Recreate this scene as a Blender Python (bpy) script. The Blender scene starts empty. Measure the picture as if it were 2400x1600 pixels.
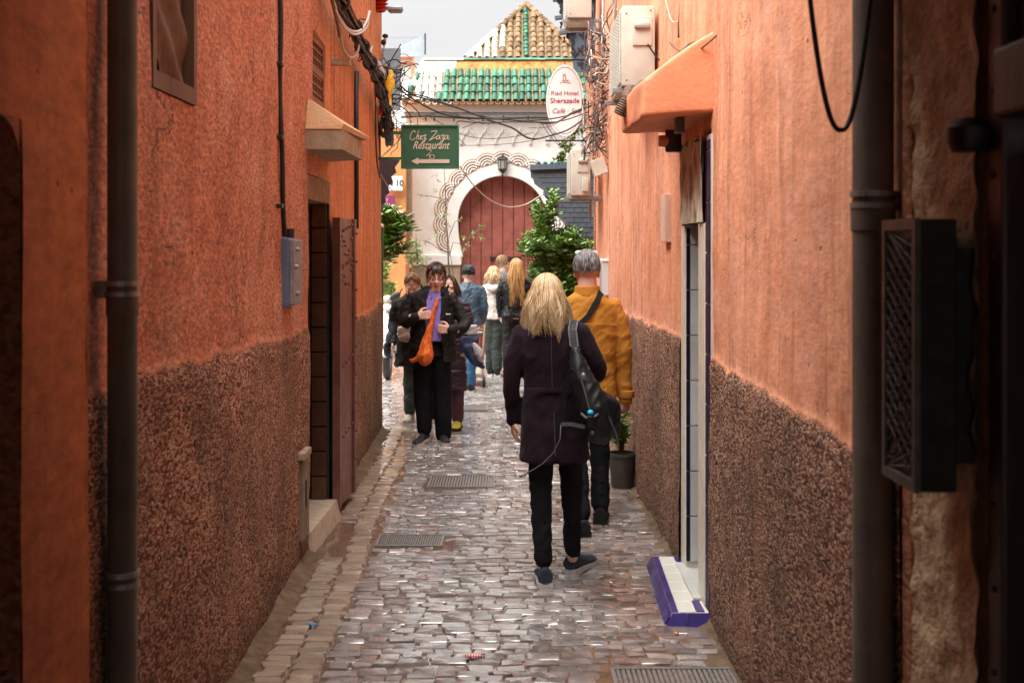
import bpy, bmesh, math, random
import numpy as np
from mathutils import Vector, Matrix, Euler, noise
R = math.radians
random.seed(7)
C = bpy.context.scene.collection
sc = bpy.context.scene
# ------------------------------------------------------------------ camera, sky, sun, exposure
cam_d = bpy.data.cameras.new('camera'); cam = bpy.data.objects.new('camera', cam_d); C.objects.link(cam)
cam.location = (0, 0, 1.8); cam.rotation_euler = (R(90), 0, 0)
cam_d.sensor_width = 36; cam_d.lens = 43.5; cam_d.shift_y = -220/2400
cam_d.clip_start = 0.1; cam_d.clip_end = 400
cam_d.dof.use_dof = True; cam_d.dof.focus_distance = 9.0; cam_d.dof.aperture_fstop = 4.5
sc.camera = cam
SUN_EL, SUN_AZ = 64, -126          # azimuth from +Y towards +X
w = bpy.data.worlds.new('World'); sc.world = w; w.use_nodes = True
nt = w.node_tree; nt.nodes.clear()
out = nt.nodes.new('ShaderNodeOutputWorld'); bg = nt.nodes.new('ShaderNodeBackground')
sky = nt.nodes.new('ShaderNodeTexSky'); sky.sky_type = 'NISHITA'; sky.sun_disc = False
sky.sun_elevation = R(SUN_EL); sky.sun_rotation = R(SUN_AZ); sky.air_density = 1.0; sky.dust_density = 4.0
mx = nt.nodes.new('ShaderNodeMix'); mx.data_type = 'RGBA'; mx.inputs[0].default_value = 0.93   # overcast veil
mx.inputs[7].default_value = (0.80, 0.797, 0.805, 1)
hs = nt.nodes.new('ShaderNodeHueSaturation'); hs.inputs['Saturation'].default_value = 0.15; hs.inputs['Value'].default_value = 0.12
nt.links.new(sky.outputs[0], hs.inputs['Color']); nt.links.new(hs.outputs[0], mx.inputs[6])
wn = nt.nodes.new('ShaderNodeTexNoise'); wn.inputs['Scale'].default_value = 2.2; wn.inputs['Detail'].default_value = 5
wt = nt.nodes.new('ShaderNodeTexCoord'); wm = nt.nodes.new('ShaderNodeMapping'); wm.inputs['Scale'].default_value = (1, 1, 3)
nt.links.new(wt.outputs['Generated'], wm.inputs[0]); nt.links.new(wm.outputs[0], wn.inputs['Vector'])
wr = nt.nodes.new('ShaderNodeValToRGB'); wr.color_ramp.elements[0].position = .3; wr.color_ramp.elements[0].color = (.90, .905, .92, 1); wr.color_ramp.elements[1].position = .72; wr.color_ramp.elements[1].color = (1.06, 1.055, 1.05, 1)
nt.links.new(wn.outputs['Fac'], wr.inputs[0]); wx = nt.nodes.new('ShaderNodeMix'); wx.data_type = 'RGBA'; wx.blend_type = 'MULTIPLY'; wx.inputs[0].default_value = 1
nt.links.new(mx.outputs[2], wx.inputs[6]); nt.links.new(wr.outputs[0], wx.inputs[7])
nt.links.new(wx.outputs[2], bg.inputs[0]); bg.inputs[1].default_value = 0.140
nt.links.new(bg.outputs[0], out.inputs[0])
sd = bpy.data.lights.new('sun', 'SUN'); sd.energy = 1.5; sd.angle = R(70); sd.color = (1, .97, .92)
so = bpy.data.objects.new('sun', sd); C.objects.link(so)
sv = Vector((math.sin(R(SUN_AZ))*math.cos(R(SUN_EL)), math.cos(R(SUN_AZ))*math.cos(R(SUN_EL)), math.sin(R(SUN_EL))))
so.rotation_euler = sv.to_track_quat('Z', 'Y').to_euler(); so.location = (0, 9, 20)
sc.view_settings.view_transform = 'Standard'; sc.view_settings.look = 'None'
sc.view_settings.gamma = 1; sc.view_settings.use_curve_mapping = False
sc.view_settings.exposure = 3.05
sc.cycles.max_bounces = 10; sc.cycles.diffuse_bounces = 7; sc.cycles.glossy_bounces = 4
sc.cycles.sample_clamp_indirect = 6; sc.cycles.use_denoising = True
try: sc.cycles.caustics_reflective = False
except Exception: pass

# ------------------------------------------------------------------ helpers
F = 2900.0
def P(px, py, D):                      # point seen at photo pixel (2400 x 1600) at distance D along the alley
    return Vector(((px-1200)*D/F, D, 1.8+(580-py)*D/F))
def tag(o, label=None, cat=None, group=None, kind=None):
    if label: o['label'] = label
    if cat: o['category'] = cat
    if group: o['group'] = group
    if kind: o['kind'] = kind
    return o
def thing(name, label, cat, loc, group=None):
    o = bpy.data.objects.new(name, None); C.objects.link(o); o.location = loc; o.empty_display_size = .1
    return tag(o, label, cat, group)
def link(name, me, parent=None, loc=(0, 0, 0)):
    o = bpy.data.objects.new(name, me); C.objects.link(o); o.location = loc
    if parent: o.parent = parent
    return o
def wloc(o):
    v = Vector((0, 0, 0))
    while o is not None:
        v += Vector(o.location); o = o.parent
    return v
class MB:
    def __init__(s): s.v = []; s.f = []; s.m = []
    def add(s, vs, fs, mi=0):
        b = len(s.v); s.v += [tuple(v) for v in vs]; s.f += [tuple(b+i for i in f) for f in fs]; s.m += [mi]*len(fs); return s
    def box(s, x0, x1, y0, y1, z0, z1, mi=0, M=None):
        vs = [Vector((x, y, z)) for z in (z0, z1) for y in (y0, y1) for x in (x0, x1)]
        if M is not None: vs = [M @ v for v in vs]
        return s.add(vs, [(0, 2, 3, 1), (4, 5, 7, 6), (0, 1, 5, 4), (2, 6, 7, 3), (0, 4, 6, 2), (1, 3, 7, 5)], mi)
    def bbox(s, x0, x1, y0, y1, z0, z1, b=.004, mi=0, M=None):     # bevelled box
        bm = bmesh.new(); bmesh.ops.create_cube(bm, size=1)
        for v in bm.verts: v.co = Vector(((x0+x1)/2+v.co.x*(x1-x0), (y0+y1)/2+v.co.y*(y1-y0), (z0+z1)/2+v.co.z*(z1-z0)))
        bmesh.ops.bevel(bm, geom=bm.edges[:], offset=b, segments=2, affect='EDGES', profile=.6)
        s.bm(bm, mi, M); return s
    def bm(s, bm, mi=0, M=None):
        bm.verts.index_update()
        s.add([(M @ v.co if M is not None else v.co) for v in bm.verts], [[v.index for v in f.verts] for f in bm.faces], mi); bm.free(); return s
    def prism(s, pts, y0, y1, mi=0):         # polygon of (x,z) extruded along y
        n = len(pts)
        s.add([(x, y0, z) for x, z in pts]+[(x, y1, z) for x, z in pts],
              [tuple(range(n)), tuple(range(2*n-1, n-1, -1))]+[(i, n+i, n+(i+1) % n, (i+1) % n) for i in range(n)], mi); return s
    def tube(s, pts, r, n=6, mi=0, cap=True):
        pts = [Vector(p) for p in pts]; rs = r if isinstance(r, (list, tuple)) else [r]*len(pts)
        vs = []; fs = []; u = None
        for i, p in enumerate(pts):
            t = (pts[min(i+1, len(pts)-1)]-pts[max(i-1, 0)])
            if t.length < 1e-9: t = Vector((0, 0, 1))
            t.normalize()
            if u is None:
                a = Vector((0, 0, 1)) if abs(t.z) < .9 else Vector((1, 0, 0)); u = t.cross(a).normalized()
            else:
                u = (u-t*u.dot(t))
                if u.length < 1e-6: u = t.orthogonal()
                u.normalize()
            w_ = t.cross(u)
            for k in range(n):
                a = 2*math.pi*k/n; vs.append(p+(u*math.cos(a)+w_*math.sin(a))*rs[i])
        for i in range(len(pts)-1):
            for k in range(n):
                a = i*n+k; b = i*n+(k+1) % n; fs.append((a, b, b+n, a+n))
        if cap: fs.append(tuple(range(n-1, -1, -1))); fs.append(tuple(range(len(vs)-n, len(vs))))
        return s.add(vs, fs, mi)
    def lathe(s, prof, c, n=20, mi=0, axis='Z'):
        vs = []; fs = []
        for r_, h in prof:
            for k in range(n):
                a = 2*math.pi*k/n; q = (r_*math.cos(a), r_*math.sin(a), h)
                if axis == 'X': q = (q[2], q[0], q[1])
                if axis == 'Y': q = (q[0], q[2], q[1])
                vs.append(Vector(c)+Vector(q))
        for i in range(len(prof)-1):
            for k in range(n):
                a = i*n+k; b = i*n+(k+1) % n; fs.append((a, b, b+n, a+n))
        fs.append(tuple(range(n-1, -1, -1))); fs.append(tuple(range(len(vs)-n, len(vs))))
        return s.add(vs, fs, mi)
    def ell(s, c, r, n=12, m=8, mi=0, M=None):
        vs = []; fs = []
        for i in range(m+1):
            th = math.pi*i/m
            for k in range(n):
                a = 2*math.pi*k/n
                q = Vector((r[0]*math.sin(th)*math.cos(a), r[1]*math.sin(th)*math.sin(a), r[2]*math.cos(th)))
                if M is not None: q = M @ q
                vs.append(Vector(c)+q)
        for i in range(m):
            for k in range(n):
                a = i*n+k; b = i*n+(k+1) % n; fs.append((a, a+n, b+n, b))
        return s.add(vs, fs, mi)
    def mesh(s, name, mats, off=(0, 0, 0), smooth=False):
        me = bpy.data.meshes.new(name)
        v = np.array([tuple(q) for q in s.v], dtype=float).reshape(-1, 3)-np.array(tuple(off))
        me.from_pydata(v.tolist(), [], s.f)
        for m_ in (mats if isinstance(mats, (list, tuple)) else [mats]): me.materials.append(m_)
        me.polygons.foreach_set('material_index', s.m)
        if smooth is not False: me.polygons.foreach_set('use_smooth', [True]*len(s.f))
        me.validate(); me.update()
        if smooth not in (False, True):
            try: me.set_sharp_from_angle(angle=R(smooth))
            except Exception: pass
        return me
    def build(s, name, mats, parent=None, origin=None, smooth=False):
        if parent is not None: off = wloc(parent); loc = (0, 0, 0)
        else:
            a = np.array([tuple(q) for q in s.v]); off = origin or ((a[:, 0].min()+a[:, 0].max())/2, (a[:, 1].min()+a[:, 1].max())/2, a[:, 2].min()); loc = off
        return link(name, s.mesh(name, mats, off, smooth), parent, loc)

# ------------------------------------------------------------------ materials
def newmat(name):
    m = bpy.data.materials.new(name); m.use_nodes = True; t = m.node_tree; t.nodes.clear()
    o = t.nodes.new('ShaderNodeOutputMaterial'); b = t.nodes.new('ShaderNodeBsdfPrincipled'); t.links.new(b.outputs[0], o.inputs[0])
    return m, t, b
def ND(t, typ, **kw):
    n = t.nodes.new(typ)
    for k, v in kw.items():
        if k.startswith('i_'):
            key = k[2:]; key = int(key) if key.isdigit() else key
            n.inputs[key].default_value = v
        else: setattr(n, k, v)
    return n
def ramp(t, src, stops):
    r = t.nodes.new('ShaderNodeValToRGB'); t.links.new(src, r.inputs[0])
    e = r.color_ramp.elements
    while len(e) < len(stops): e.new(.5)
    for k, (p_, c_) in enumerate(stops):
        e[k].position = p_; e[k].color = (c_ if isinstance(c_, (tuple, list)) else (c_,)*3)[:3]+(1,) if not isinstance(c_, (int, float)) else (c_, c_, c_, 1)
    return r.outputs[0]
def noise_t(t, vec, scale, detail=4, rough=.6, sc3=None):
    if sc3 is not None:
        mp = ND(t, 'ShaderNodeMapping'); mp.inputs['Scale'].default_value = sc3; t.links.new(vec, mp.inputs[0]); vec = mp.outputs[0]
    n = ND(t, 'ShaderNodeTexNoise'); n.inputs['Scale'].default_value = scale; n.inputs['Detail'].default_value = detail; n.inputs['Roughness'].default_value = rough
    t.links.new(vec, n.inputs['Vector']); return n.outputs['Fac']
def mixc(t, f, a, b, mode='MIX'):
    n = ND(t, 'ShaderNodeMix', data_type='RGBA', blend_type=mode)
    for ix, v in ((0, f), (6, a), (7, b)):
        inp = n.inputs[ix]
        if hasattr(v, 'is_linked') or hasattr(v, 'links'): t.links.new(v, inp)
        elif isinstance(v, (int, float)) and ix == 0: inp.default_value = v
        elif isinstance(v, (int, float)): inp.default_value = (v, v, v, 1)
        else: inp.default_value = tuple(v)[:3]+(1,)
    return n.outputs[2]
def math_t(t, op, a, b=0.0, clamp=False):
    n = ND(t, 'ShaderNodeMath', operation=op, use_clamp=clamp)
    for i, v in ((0, a), (1, b)):
        if isinstance(v, (int, float)): n.inputs[i].default_value = v
        else: t.links.new(v, n.inputs[i])
    return n.outputs[0]
def bump(t, b, h, dist, strength=1.0, prev=None):
    n = ND(t, 'ShaderNodeBump'); n.inputs['Distance'].default_value = dist; n.inputs['Strength'].default_value = strength
    t.links.new(h, n.inputs['Height'])
    if prev is not None: t.links.new(prev, n.inputs['Normal'])
    t.links.new(n.outputs[0], b.inputs['Normal']); return n.outputs[0]
_mc = {}
def M(name, col, rough=.6, var=.2, vs=6, bs=0, bd=.002, metal=0, col2=None, coat=0, isl=0, sc3=None, sheen=0, pos=False, spec=.5):
    if name in _mc: return _mc[name]
    m, t, b = newmat(name)
    tc = ND(t, 'ShaderNodeNewGeometry').outputs['Position'] if pos else ND(t, 'ShaderNodeTexCoord').outputs['Object']
    n = noise_t(t, tc, vs, 5, .65, sc3)
    d = tuple(c*(1-var) for c in col); e = tuple(min(1, c*(1+var)) for c in (col2 or col))
    if col2: d = col
    c = ramp(t, n, [(.3, d), (.7, e)])
    if isl:
        ri = ND(t, 'ShaderNodeNewGeometry').outputs['Random Per Island']
        oi = ND(t, 'ShaderNodeObjectInfo').outputs['Random']
        s_ = math_t(t, 'FRACT', math_t(t, 'ADD', ri, oi))
        c = mixc(t, 1.0, c, ramp(t, s_, [(0, 1-isl), (1, 1+isl)]), 'MULTIPLY')
    t.links.new(c, b.inputs['Base Color'])
    r_ = ramp(t, n, [(.3, min(1, rough*1.15)), (.7, rough*.85)]); t.links.new(r_, b.inputs['Roughness'])
    b.inputs['Metallic'].default_value = metal; b.inputs['Coat Weight'].default_value = coat
    b.inputs['Specular IOR Level'].default_value = spec
    b.inputs['Sheen Weight'].default_value = sheen
    if bs: bump(t, b, noise_t(t, tc, bs, 4, .6, sc3), bd)
    _mc[name] = m; return m

def wall_mat(name, base, light, dark, dado_cols, grain=55, gk=.45, gd=.004, streak=.35, pebble=65, pd=.006, patch=None, grime=.5):
    """painted rough plaster above, coarse pebble-dash dado below (vertex attribute 'dado' = height below the dado's edge)"""
    m, t, b = newmat(name)
    pos = ND(t, 'ShaderNodeNewGeometry').outputs['Position']
    sep = ND(t, 'ShaderNodeSeparateXYZ'); t.links.new(pos, sep.inputs[0]); z = sep.outputs[2]
    big = noise_t(t, pos, 1.3, 5, .6); mid = noise_t(t, pos, 5.5, 6, .68); fine = noise_t(t, pos, grain, 4, .7, (.7, .42, 1))
    st = noise_t(t, pos, 1.0, 6, .7, (9, 9, .55))
    c = mixc(t, ramp(t, big, [(.35, 0), (.65, 1)]), base, light)
    c = mixc(t, ramp(t, mid, [(.5, 0), (.75, .75)]), c, dark)
    c = mixc(t, math_t(t, 'MULTIPLY', ramp(t, st, [(.48, 0), (.72, 1)]), streak), c, tuple(x*.42 for x in dark))
    c = mixc(t, math_t(t, 'MULTIPLY', ramp(t, noise_t(t, pos, 1.0, 6, .7, (7, 7, .4)), [(.5, 0), (.75, 1)]), streak*.9), c, tuple(min(1, x*1.35+.05) for x in light))
    if patch:
        c = mixc(t, ramp(t, noise_t(t, pos, 1.7, 7, .72), [(.53, 0), (.60, .75)]), c, patch)
    # hairline cracks
    wp = ND(t, 'ShaderNodeVectorMath', operation='ADD'); t.links.new(pos, wp.inputs[0]); wn = ND(t, 'ShaderNodeTexNoise'); wn.inputs['Scale'].default_value = 4; wn.inputs['Detail'].default_value = 6; t.links.new(pos, wn.inputs['Vector']); t.links.new(wn.outputs['Color'], wp.inputs[1])
    vc = ND(t, 'ShaderNodeTexVoronoi', feature='DISTANCE_TO_EDGE'); vc.inputs['Scale'].default_value = 1.6; t.links.new(wp.outputs[0], vc.inputs['Vector'])
    crack = math_t(t, 'MULTIPLY', ramp(t, vc.outputs['Distance'], [(.004, 1), (.014, 0)]), ramp(t, noise_t(t, pos, 1.9, 3, .5, (1, .6, 1.3)), [(.56, 0), (.62, .6)]))
    c = mixc(t, crack, c, tuple(x*.35 for x in dark))
    # chips and pits
    c = mixc(t, ramp(t, noise_t(t, pos, .75, 6, .68, (1.2, 1.2, .8)), [(.50, 0), (.68, .5)]), c, tuple(x*.62 for x in dark))
    vo = ND(t, 'ShaderNodeTexVoronoi'); vo.inputs['Scale'].default_value = 11; t.links.new(pos, vo.inputs['Vector'])
    chip = math_t(t, 'MULTIPLY', ramp(t, vo.outputs['Distance'], [(.05, 1), (.13, 0)]), ramp(t, noise_t(t, pos, 3.1, 3, .5), [(.56, 0), (.62, 1)]))
    c = mixc(t, chip, c, (.10, .055, .035))
    c = mixc(t, gk, c, ramp(t, fine, [(.34, .45), (.66, 1.5)]), 'MULTIPLY')
    # dado
    at = ND(t, 'ShaderNodeAttribute', attribute_name='dado').outputs['Fac']
    edge = math_t(t, 'ADD', at, math_t(t, 'MULTIPLY', math_t(t, 'SUBTRACT', noise_t(t, pos, 22, 5, .7), .5), .05))
    dm = ramp(t, math_t(t, 'MULTIPLY_ADD' if False else 'ADD', math_t(t, 'MULTIPLY', edge, 40), .5), [(0, 0), (1, 1)])
    mpp = ND(t, 'ShaderNodeMapping'); mpp.inputs['Scale'].default_value = (.8, .40, 1); t.links.new(pos, mpp.inputs[0]); pos2 = mpp.outputs[0]
    v2 = ND(t, 'ShaderNodeTexVoronoi'); v2.inputs['Scale'].default_value = pebble; t.links.new(pos2, v2.inputs['Vector'])
    pn = noise_t(t, pos2, pebble*.5, 5, .8)
    sx = ND(t, 'ShaderNodeSeparateColor'); t.links.new(v2.outputs['Color'], sx.inputs[0])
    sel = math_t(t, 'ADD', math_t(t, 'MULTIPLY', sx.outputs[0], .45), math_t(t, 'MULTIPLY', pn, .62))
    dc = ramp(t, sel, [(.37, dado_cols[0]), (.47, dado_cols[1]), (.555, dado_cols[2]), (.67, dado_cols[3])])
    dc = mixc(t, ramp(t, noise_t(t, pos2, 30, 3, .6), [(.4, 0), (.65, .45)]), dc, (.26, .075, .04))
    dc = mixc(t, ramp(t, noise_t(t, pos, 1.6, 6, .7), [(.42, 0), (.66, .6)]), dc, (.05, .036, .022))
    dc = mixc(t, ramp(t, noise_t(t, pos, 1.1, 6, .7, (1, 1, .5)), [(.52, 0), (.66, .35)]), dc, (.40, .20, .12))
    dc = mixc(t, math_t(t, 'MULTIPLY', ramp(t, math_t(t, 'ADD', z, math_t(t, 'MULTIPLY', mid, .5)), [(.2, 1), (.62, 0)]), grime), dc, (.035, .03, .02))
    c = mixc(t, dm, c, dc)
    # dirt splashed along the dado edge, lighter lip
    lip = ramp(t, math_t(t, 'ABSOLUTE', math_t(t, 'ADD', edge, .015)), [(.003, .3), (.012, 0)])
    c = mixc(t, lip, c, tuple(min(1, x*1.3+.04) for x in light))
    t.links.new(c, b.inputs['Base Color'])
    b.inputs['Roughness'].default_value = .78; b.inputs['Specular IOR Level'].default_value = .3
    h1 = math_t(t, 'ADD', math_t(t, 'MULTIPLY', fine, 1.0), math_t(t, 'MULTIPLY', mid, 2.2))
    h1 = math_t(t, 'SUBTRACT', h1, math_t(t, 'MULTIPLY', math_t(t, 'MAXIMUM', chip, crack), 1.8))
    nb = bump(t, b, math_t(t, 'MULTIPLY', h1, math_t(t, 'SUBTRACT', 1, dm)), gd)
    h2 = math_t(t, 'ADD', math_t(t, 'MULTIPLY', math_t(t, 'SUBTRACT', 1, v2.outputs['Distance']), 1.0), math_t(t, 'MULTIPLY', pn, 1.3))
    bump(t, b, math_t(t, 'MULTIPLY', h2, dm), pd, 1.0, nb)
    return m

def ND_x(t, pos):
    q = ND(t, 'ShaderNodeSeparateXYZ'); t.links.new(pos, q.inputs[0]); return q.outputs[0]
def stone_mat(name, c1, c2, wet=.22, isl=.35, pos=True, grout=False):
    m, t, b = newmat(name)
    pos_ = ND(t, 'ShaderNodeNewGeometry').outputs['Position']
    n = noise_t(t, pos_, 9, 6, .7); n2 = noise_t(t, pos_, 60, 5, .7); big = noise_t(t, pos_, .9, 3, .55)
    c = mixc(t, ramp(t, n, [(.3, 0), (.7, 1)]), c1, c2)
    c = mixc(t, ramp(t, math_t(t, 'ADD', big, math_t(t, 'MULTIPLY', ND_x(t, pos_), .10)), [(.50, 0), (.66, .55)]), c, (.155, .072, .038))       # reddish mud film
    ri = ND(t, 'ShaderNodeNewGeometry').outputs['Random Per Island']; oi = ND(t, 'ShaderNodeObjectInfo').outputs['Random']
    s_ = math_t(t, 'FRACT', math_t(t, 'ADD', ri, oi))
    c = mixc(t, 1.0, c, ramp(t, s_, [(0, 1-isl), (1, 1+isl)]), 'MULTIPLY')
    c = mixc(t, .5, c, ramp(t, n2, [(.3, .6), (.7, 1.3)]), 'MULTIPLY')
    t.links.new(c, b.inputs['Base Color'])
    rr = math_t(t, 'ADD', ramp(t, noise_t(t, pos_, 2.6, 5, .65), [(.35, wet), (.7, wet+.22)]), math_t(t, 'MULTIPLY', n2, .08))
    t.links.new(rr, b.inputs['Roughness']); b.inputs['Specular IOR Level'].default_value = .7
    b.inputs['Coat Weight'].default_value = 1.0; b.inputs['Coat Roughness'].default_value = .10; b.inputs['Coat IOR'].default_value = 1.75
    h = math_t(t, 'ADD', math_t(t, 'MULTIPLY', n, 1.2), math_t(t, 'MULTIPLY', n2, .75))
    bump(t, b, h, .0028)
    return m
# ------------------------------------------------------------------ shared wall lines
def lerp_tab(tab):
    xs = [a for a, _ in tab]; ys = [b for _, b in tab]
    return lambda y: float(np.interp(y, xs, ys))
XL = lerp_tab([(0, -1.17), (5.1, -1.185), (7.3, -1.208), (8.4, -1.232), (12.3, -1.30)])
XR = lerp_tab([(0, .985), (3.2, .985), (5.1, .965), (5.9, .953), (6.9, .948), (9, .933), (13.8, .93)])
def nz(x, y, z): return noise.noise(Vector((x, y, z)))

m_left = wall_mat('plaster_left', (.52, .18, .095), (.60, .255, .15), (.34, .125, .06), [(.025, .010, .006), (.19, .05, .026), (.42, .165, .09), (.62, .42, .28)], grain=62, gk=.95, gd=.007, streak=.2, pebble=125, pd=.005, patch=(.60, .30, .20))
m_left2 = wall_mat('plaster_left_far', (.62, .22, .075), (.66, .27, .11), (.50, .15, .05), [(.07, .035, .02), (.2, .11, .06), (.33, .2, .12), (.5, .34, .2)], grain=40, gd=.003, streak=.85, pebble=110)
m_right = wall_mat('plaster_right', (.70, .28, .15), (.75, .34, .20), (.60, .215, .105), [(.016, .008, .005), (.085, .036, .022), (.25, .105, .062), (.56, .36, .24)], grain=30, gk=.25, gd=.003, streak=.75, pebble=130, patch=(.74, .35, .235))
m_pass = wall_mat('plaster_passage', (.50, .17, .06), (.54, .20, .08), (.35, .11, .045), [(.05, .02, .012), (.2, .08, .05), (.3, .14, .09), (.46, .27, .2)], grain=24, gd=.002, streak=.3)
m_rough = M('rough_pier_plaster', (.42, .28, .16), .8, .25, 14, 26, .02, col2=(.60, .45, .29), pos=True)
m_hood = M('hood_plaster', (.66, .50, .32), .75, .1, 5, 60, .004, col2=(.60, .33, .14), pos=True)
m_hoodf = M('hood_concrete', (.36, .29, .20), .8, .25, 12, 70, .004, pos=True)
m_hoodr = M('orange_hood_plaster', (.70, .26, .13), .7, .12, 5, 40, .003, pos=True)
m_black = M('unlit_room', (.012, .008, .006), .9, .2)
m_white = M('white_render', (.74, .73, .69), .8, .08, 3, 50, .003, pos=True, col2=(.82, .82, .79))
m_stone = M('tan_stone', (.36, .28, .19), .85, .25, 10, 40, .006, pos=True)
m_metalg = M('galvanised_metal', (.32, .33, .33), .45, .25, 20, metal=.6)
m_pipeL = M('grey_pipe_paint', (.13, .135, .12), .5, .25, 6, 40, .001)
m_pipeR = M('brown_pipe_paint', (.15, .12, .10), .5, .3, 6, 40, .001)
m_iron = M('dark_iron', (.035, .032, .03), .5, .3, 20, 60, .001, metal=.4)
m_cable = M('black_cable', (.02, .019, .02), .5, .3, 20)
m_cablew = M('pale_cable', (.50, .44, .38), .5, .2, 20)
m_cableb = M('brown_cable', (.16, .085, .06), .6, .3, 20)

def wall_grid(name, parent, xf, s, y0, y1, z0, z1, mats, dado=None, holes=(), res=.035, amp=.008, proud=.014, seed=0., ret=.12, matf=None):
    ys = {y0, y1}; zs = {z0, z1}
    for h in holes: ys |= {h[0], h[1]}; zs |= {h[2], h[3]}
    def fill(st, a, b):
        st = sorted(q for q in st if a <= q <= b); o = []
        for i in range(len(st)-1):
            n = max(1, int(round((st[i+1]-st[i])/res))); o += [st[i]+(st[i+1]-st[i])*k/n for k in range(n)]
        return o+[st[-1]]
    Y = fill(ys, y0, y1); Z = fill(zs, z0, z1); ny, nz_ = len(Y), len(Z)
    vs = []; dd = []
    for y in Y:
        x = xf(y); dt = dado(y)+.03*nz(y*2.3, seed, 3)+.02*nz(y*9, seed, 1) if dado else -9
        for z in Z:
            d = dt-z
            o = amp*(1.6*nz(y*1.4, z*1.4, seed)+.7*nz(y*5, z*5, seed+7))
            if dado:
                k = min(1, max(0, d/.012)); o += k*(proud+.004*nz(y*11, z*11, seed))
            vs.append((x+s*o, y, z)); dd.append(d if dado else -1)
    fs = []; mi = []
    for i in range(ny-1):
        for j in range(nz_-1):
            cy = (Y[i]+Y[i+1])/2; cz = (Z[j]+Z[j+1])/2
            if any(h[0] < cy < h[1] and h[2] < cz < h[3] for h in holes): continue
            a = i*nz_+j; q = (a, a+nz_, a+nz_+1, a+1)
            fs.append(q if s > 0 else q[::-1]); mi.append(matf(cy, cz) if matf else 0)
    me = bpy.data.meshes.new(name); off = np.array(tuple(wloc(parent)))
    me.from_pydata((np.array(vs)-off).tolist(), [], fs)
    for m_ in (mats if isinstance(mats, (list, tuple)) else [mats]): me.materials.append(m_)
    me.polygons.foreach_set('material_index', mi); me.polygons.foreach_set('use_smooth', [True]*len(fs))
    at = me.attributes.new('dado', 'FLOAT', 'POINT'); at.data.foreach_set('value', dd)
    me.update()
    return link(name, me, parent)

# ------------------------------------------------------------------ ground and paving
m_bed = stone_mat('wet_mortar_bed', (.12, .075, .05), (.22, .14, .095), wet=.12, isl=0)
m_pave = stone_mat('wet_paving_stone', (.21, .19, .185), (.37, .345, .335), wet=.13, isl=.35)
m_brick = stone_mat('pale_border_brick', (.27, .205, .15), (.40, .325, .25), wet=.26, isl=.25)
def mud(x, y):      # how much the mortar and mud swell over the stones (right-hand side of the alley)
    return max(0, min(1, (x-.10+.25*nz(x*1.5, y*.8, 4))*2.2))*(1 if y < 9 else max(0, 1-(y-9)/2))
def bed_z(x, y):
    return -.011+.006*mud(x, y)+.005*nz(x*4, y*4, 0)+.0035*nz(x*13, y*13, 2)*(1+2*mud(x, y))
gb = bpy.data.meshes.new('ground')
gx = np.linspace(-1.45, 1.15, 66); gy = np.arange(2.0, 14.2, .045)
vs = [(x, y, bed_z(x, y)) for y in gy for x in gx]; nx = len(gx)
fs = [(j*nx+i, j*nx+i+1, (j+1)*nx+i+1, (j+1)*nx+i) for j in range(len(gy)-1) for i in range(nx-1)]
gb.from_pydata(vs, [], fs); gb.materials.append(m_bed); gb.polygons.foreach_set('use_smooth', [True]*len(fs))
ground = link('alley_ground', gb); tag(ground, 'wet brown mortar and mud between the paving stones of the alley', kind='structure')
g2 = MB().add([(-150, -60, -.03), (150, -60, -.03), (150, 250, -.03), (-150, 250, -.03)], [(0, 1, 2, 3)]).build('ground', m_bed, origin=(0, 0, -.03))
tag(g2, 'wet brown ground beyond the alley', kind='structure')
pav = bpy.data.objects.new('pavement', None); C.objects.link(pav); tag(pav, 'wet uneven stone paving with a border of pale bricks down the left side', kind='structure')
def stone_geo(w_, d_, h=.012, rnd=random):
    j = lambda a: rnd.uniform(-a, a)
    c = [(-w_/2+j(.012), -d_/2+j(.010)), (w_/2+j(.012), -d_/2+j(.010)), (w_/2+j(.012), d_/2+j(.010)), (-w_/2+j(.012), d_/2+j(.010))]
    # cut corners a little: 8-gon outline
    o = []
    for k in range(4):
        a, b, p = Vector(c[k-1]), Vector(c[(k+1) % 4]), Vector(c[k]); q = rnd.uniform(.03, .10)
        o += [p.lerp(a, q), p.lerp(b, q*.6)]
    cen = sum(o, Vector((0, 0)))/8
    top = [(p-cen)*.94+cen for p in o]
    tz = [j(.0011) for _ in o]
    v = [(p.x, p.y, -.02) for p in o]+[(p.x, p.y, -.003) for p in o]+[(p.x, p.y, .001+z) for p, z in zip(top, tz)]+[(cen.x+j(.01), cen.y, .0022)]
    f = [(k, (k+1) % 8, 8+(k+1) % 8, 8+k) for k in range(8)]+[(8+k, 8+(k+1) % 8, 16+(k+1) % 8, 16+k) for k in range(8)]+[(16+k, 16+(k+1) % 8, 24) for k in range(8)]
    return v, f
variants = []
for k in range(24):
    v, f = stone_geo(.150, .100, rnd=random); mb = MB().add(v, f); variants.append(mb.mesh('paving_stone', m_pave, smooth=35))
bvar = []
for k in range(10):
    st = random.getstate(); v, f = stone_geo(.128, .060); v = [(a*.98, b*.98, c) for a, b, c in v]; bvar.append(MB().add(v, f).mesh('brick', m_brick, smooth=35))
spots = []
y = 4.7; row = 0
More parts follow.
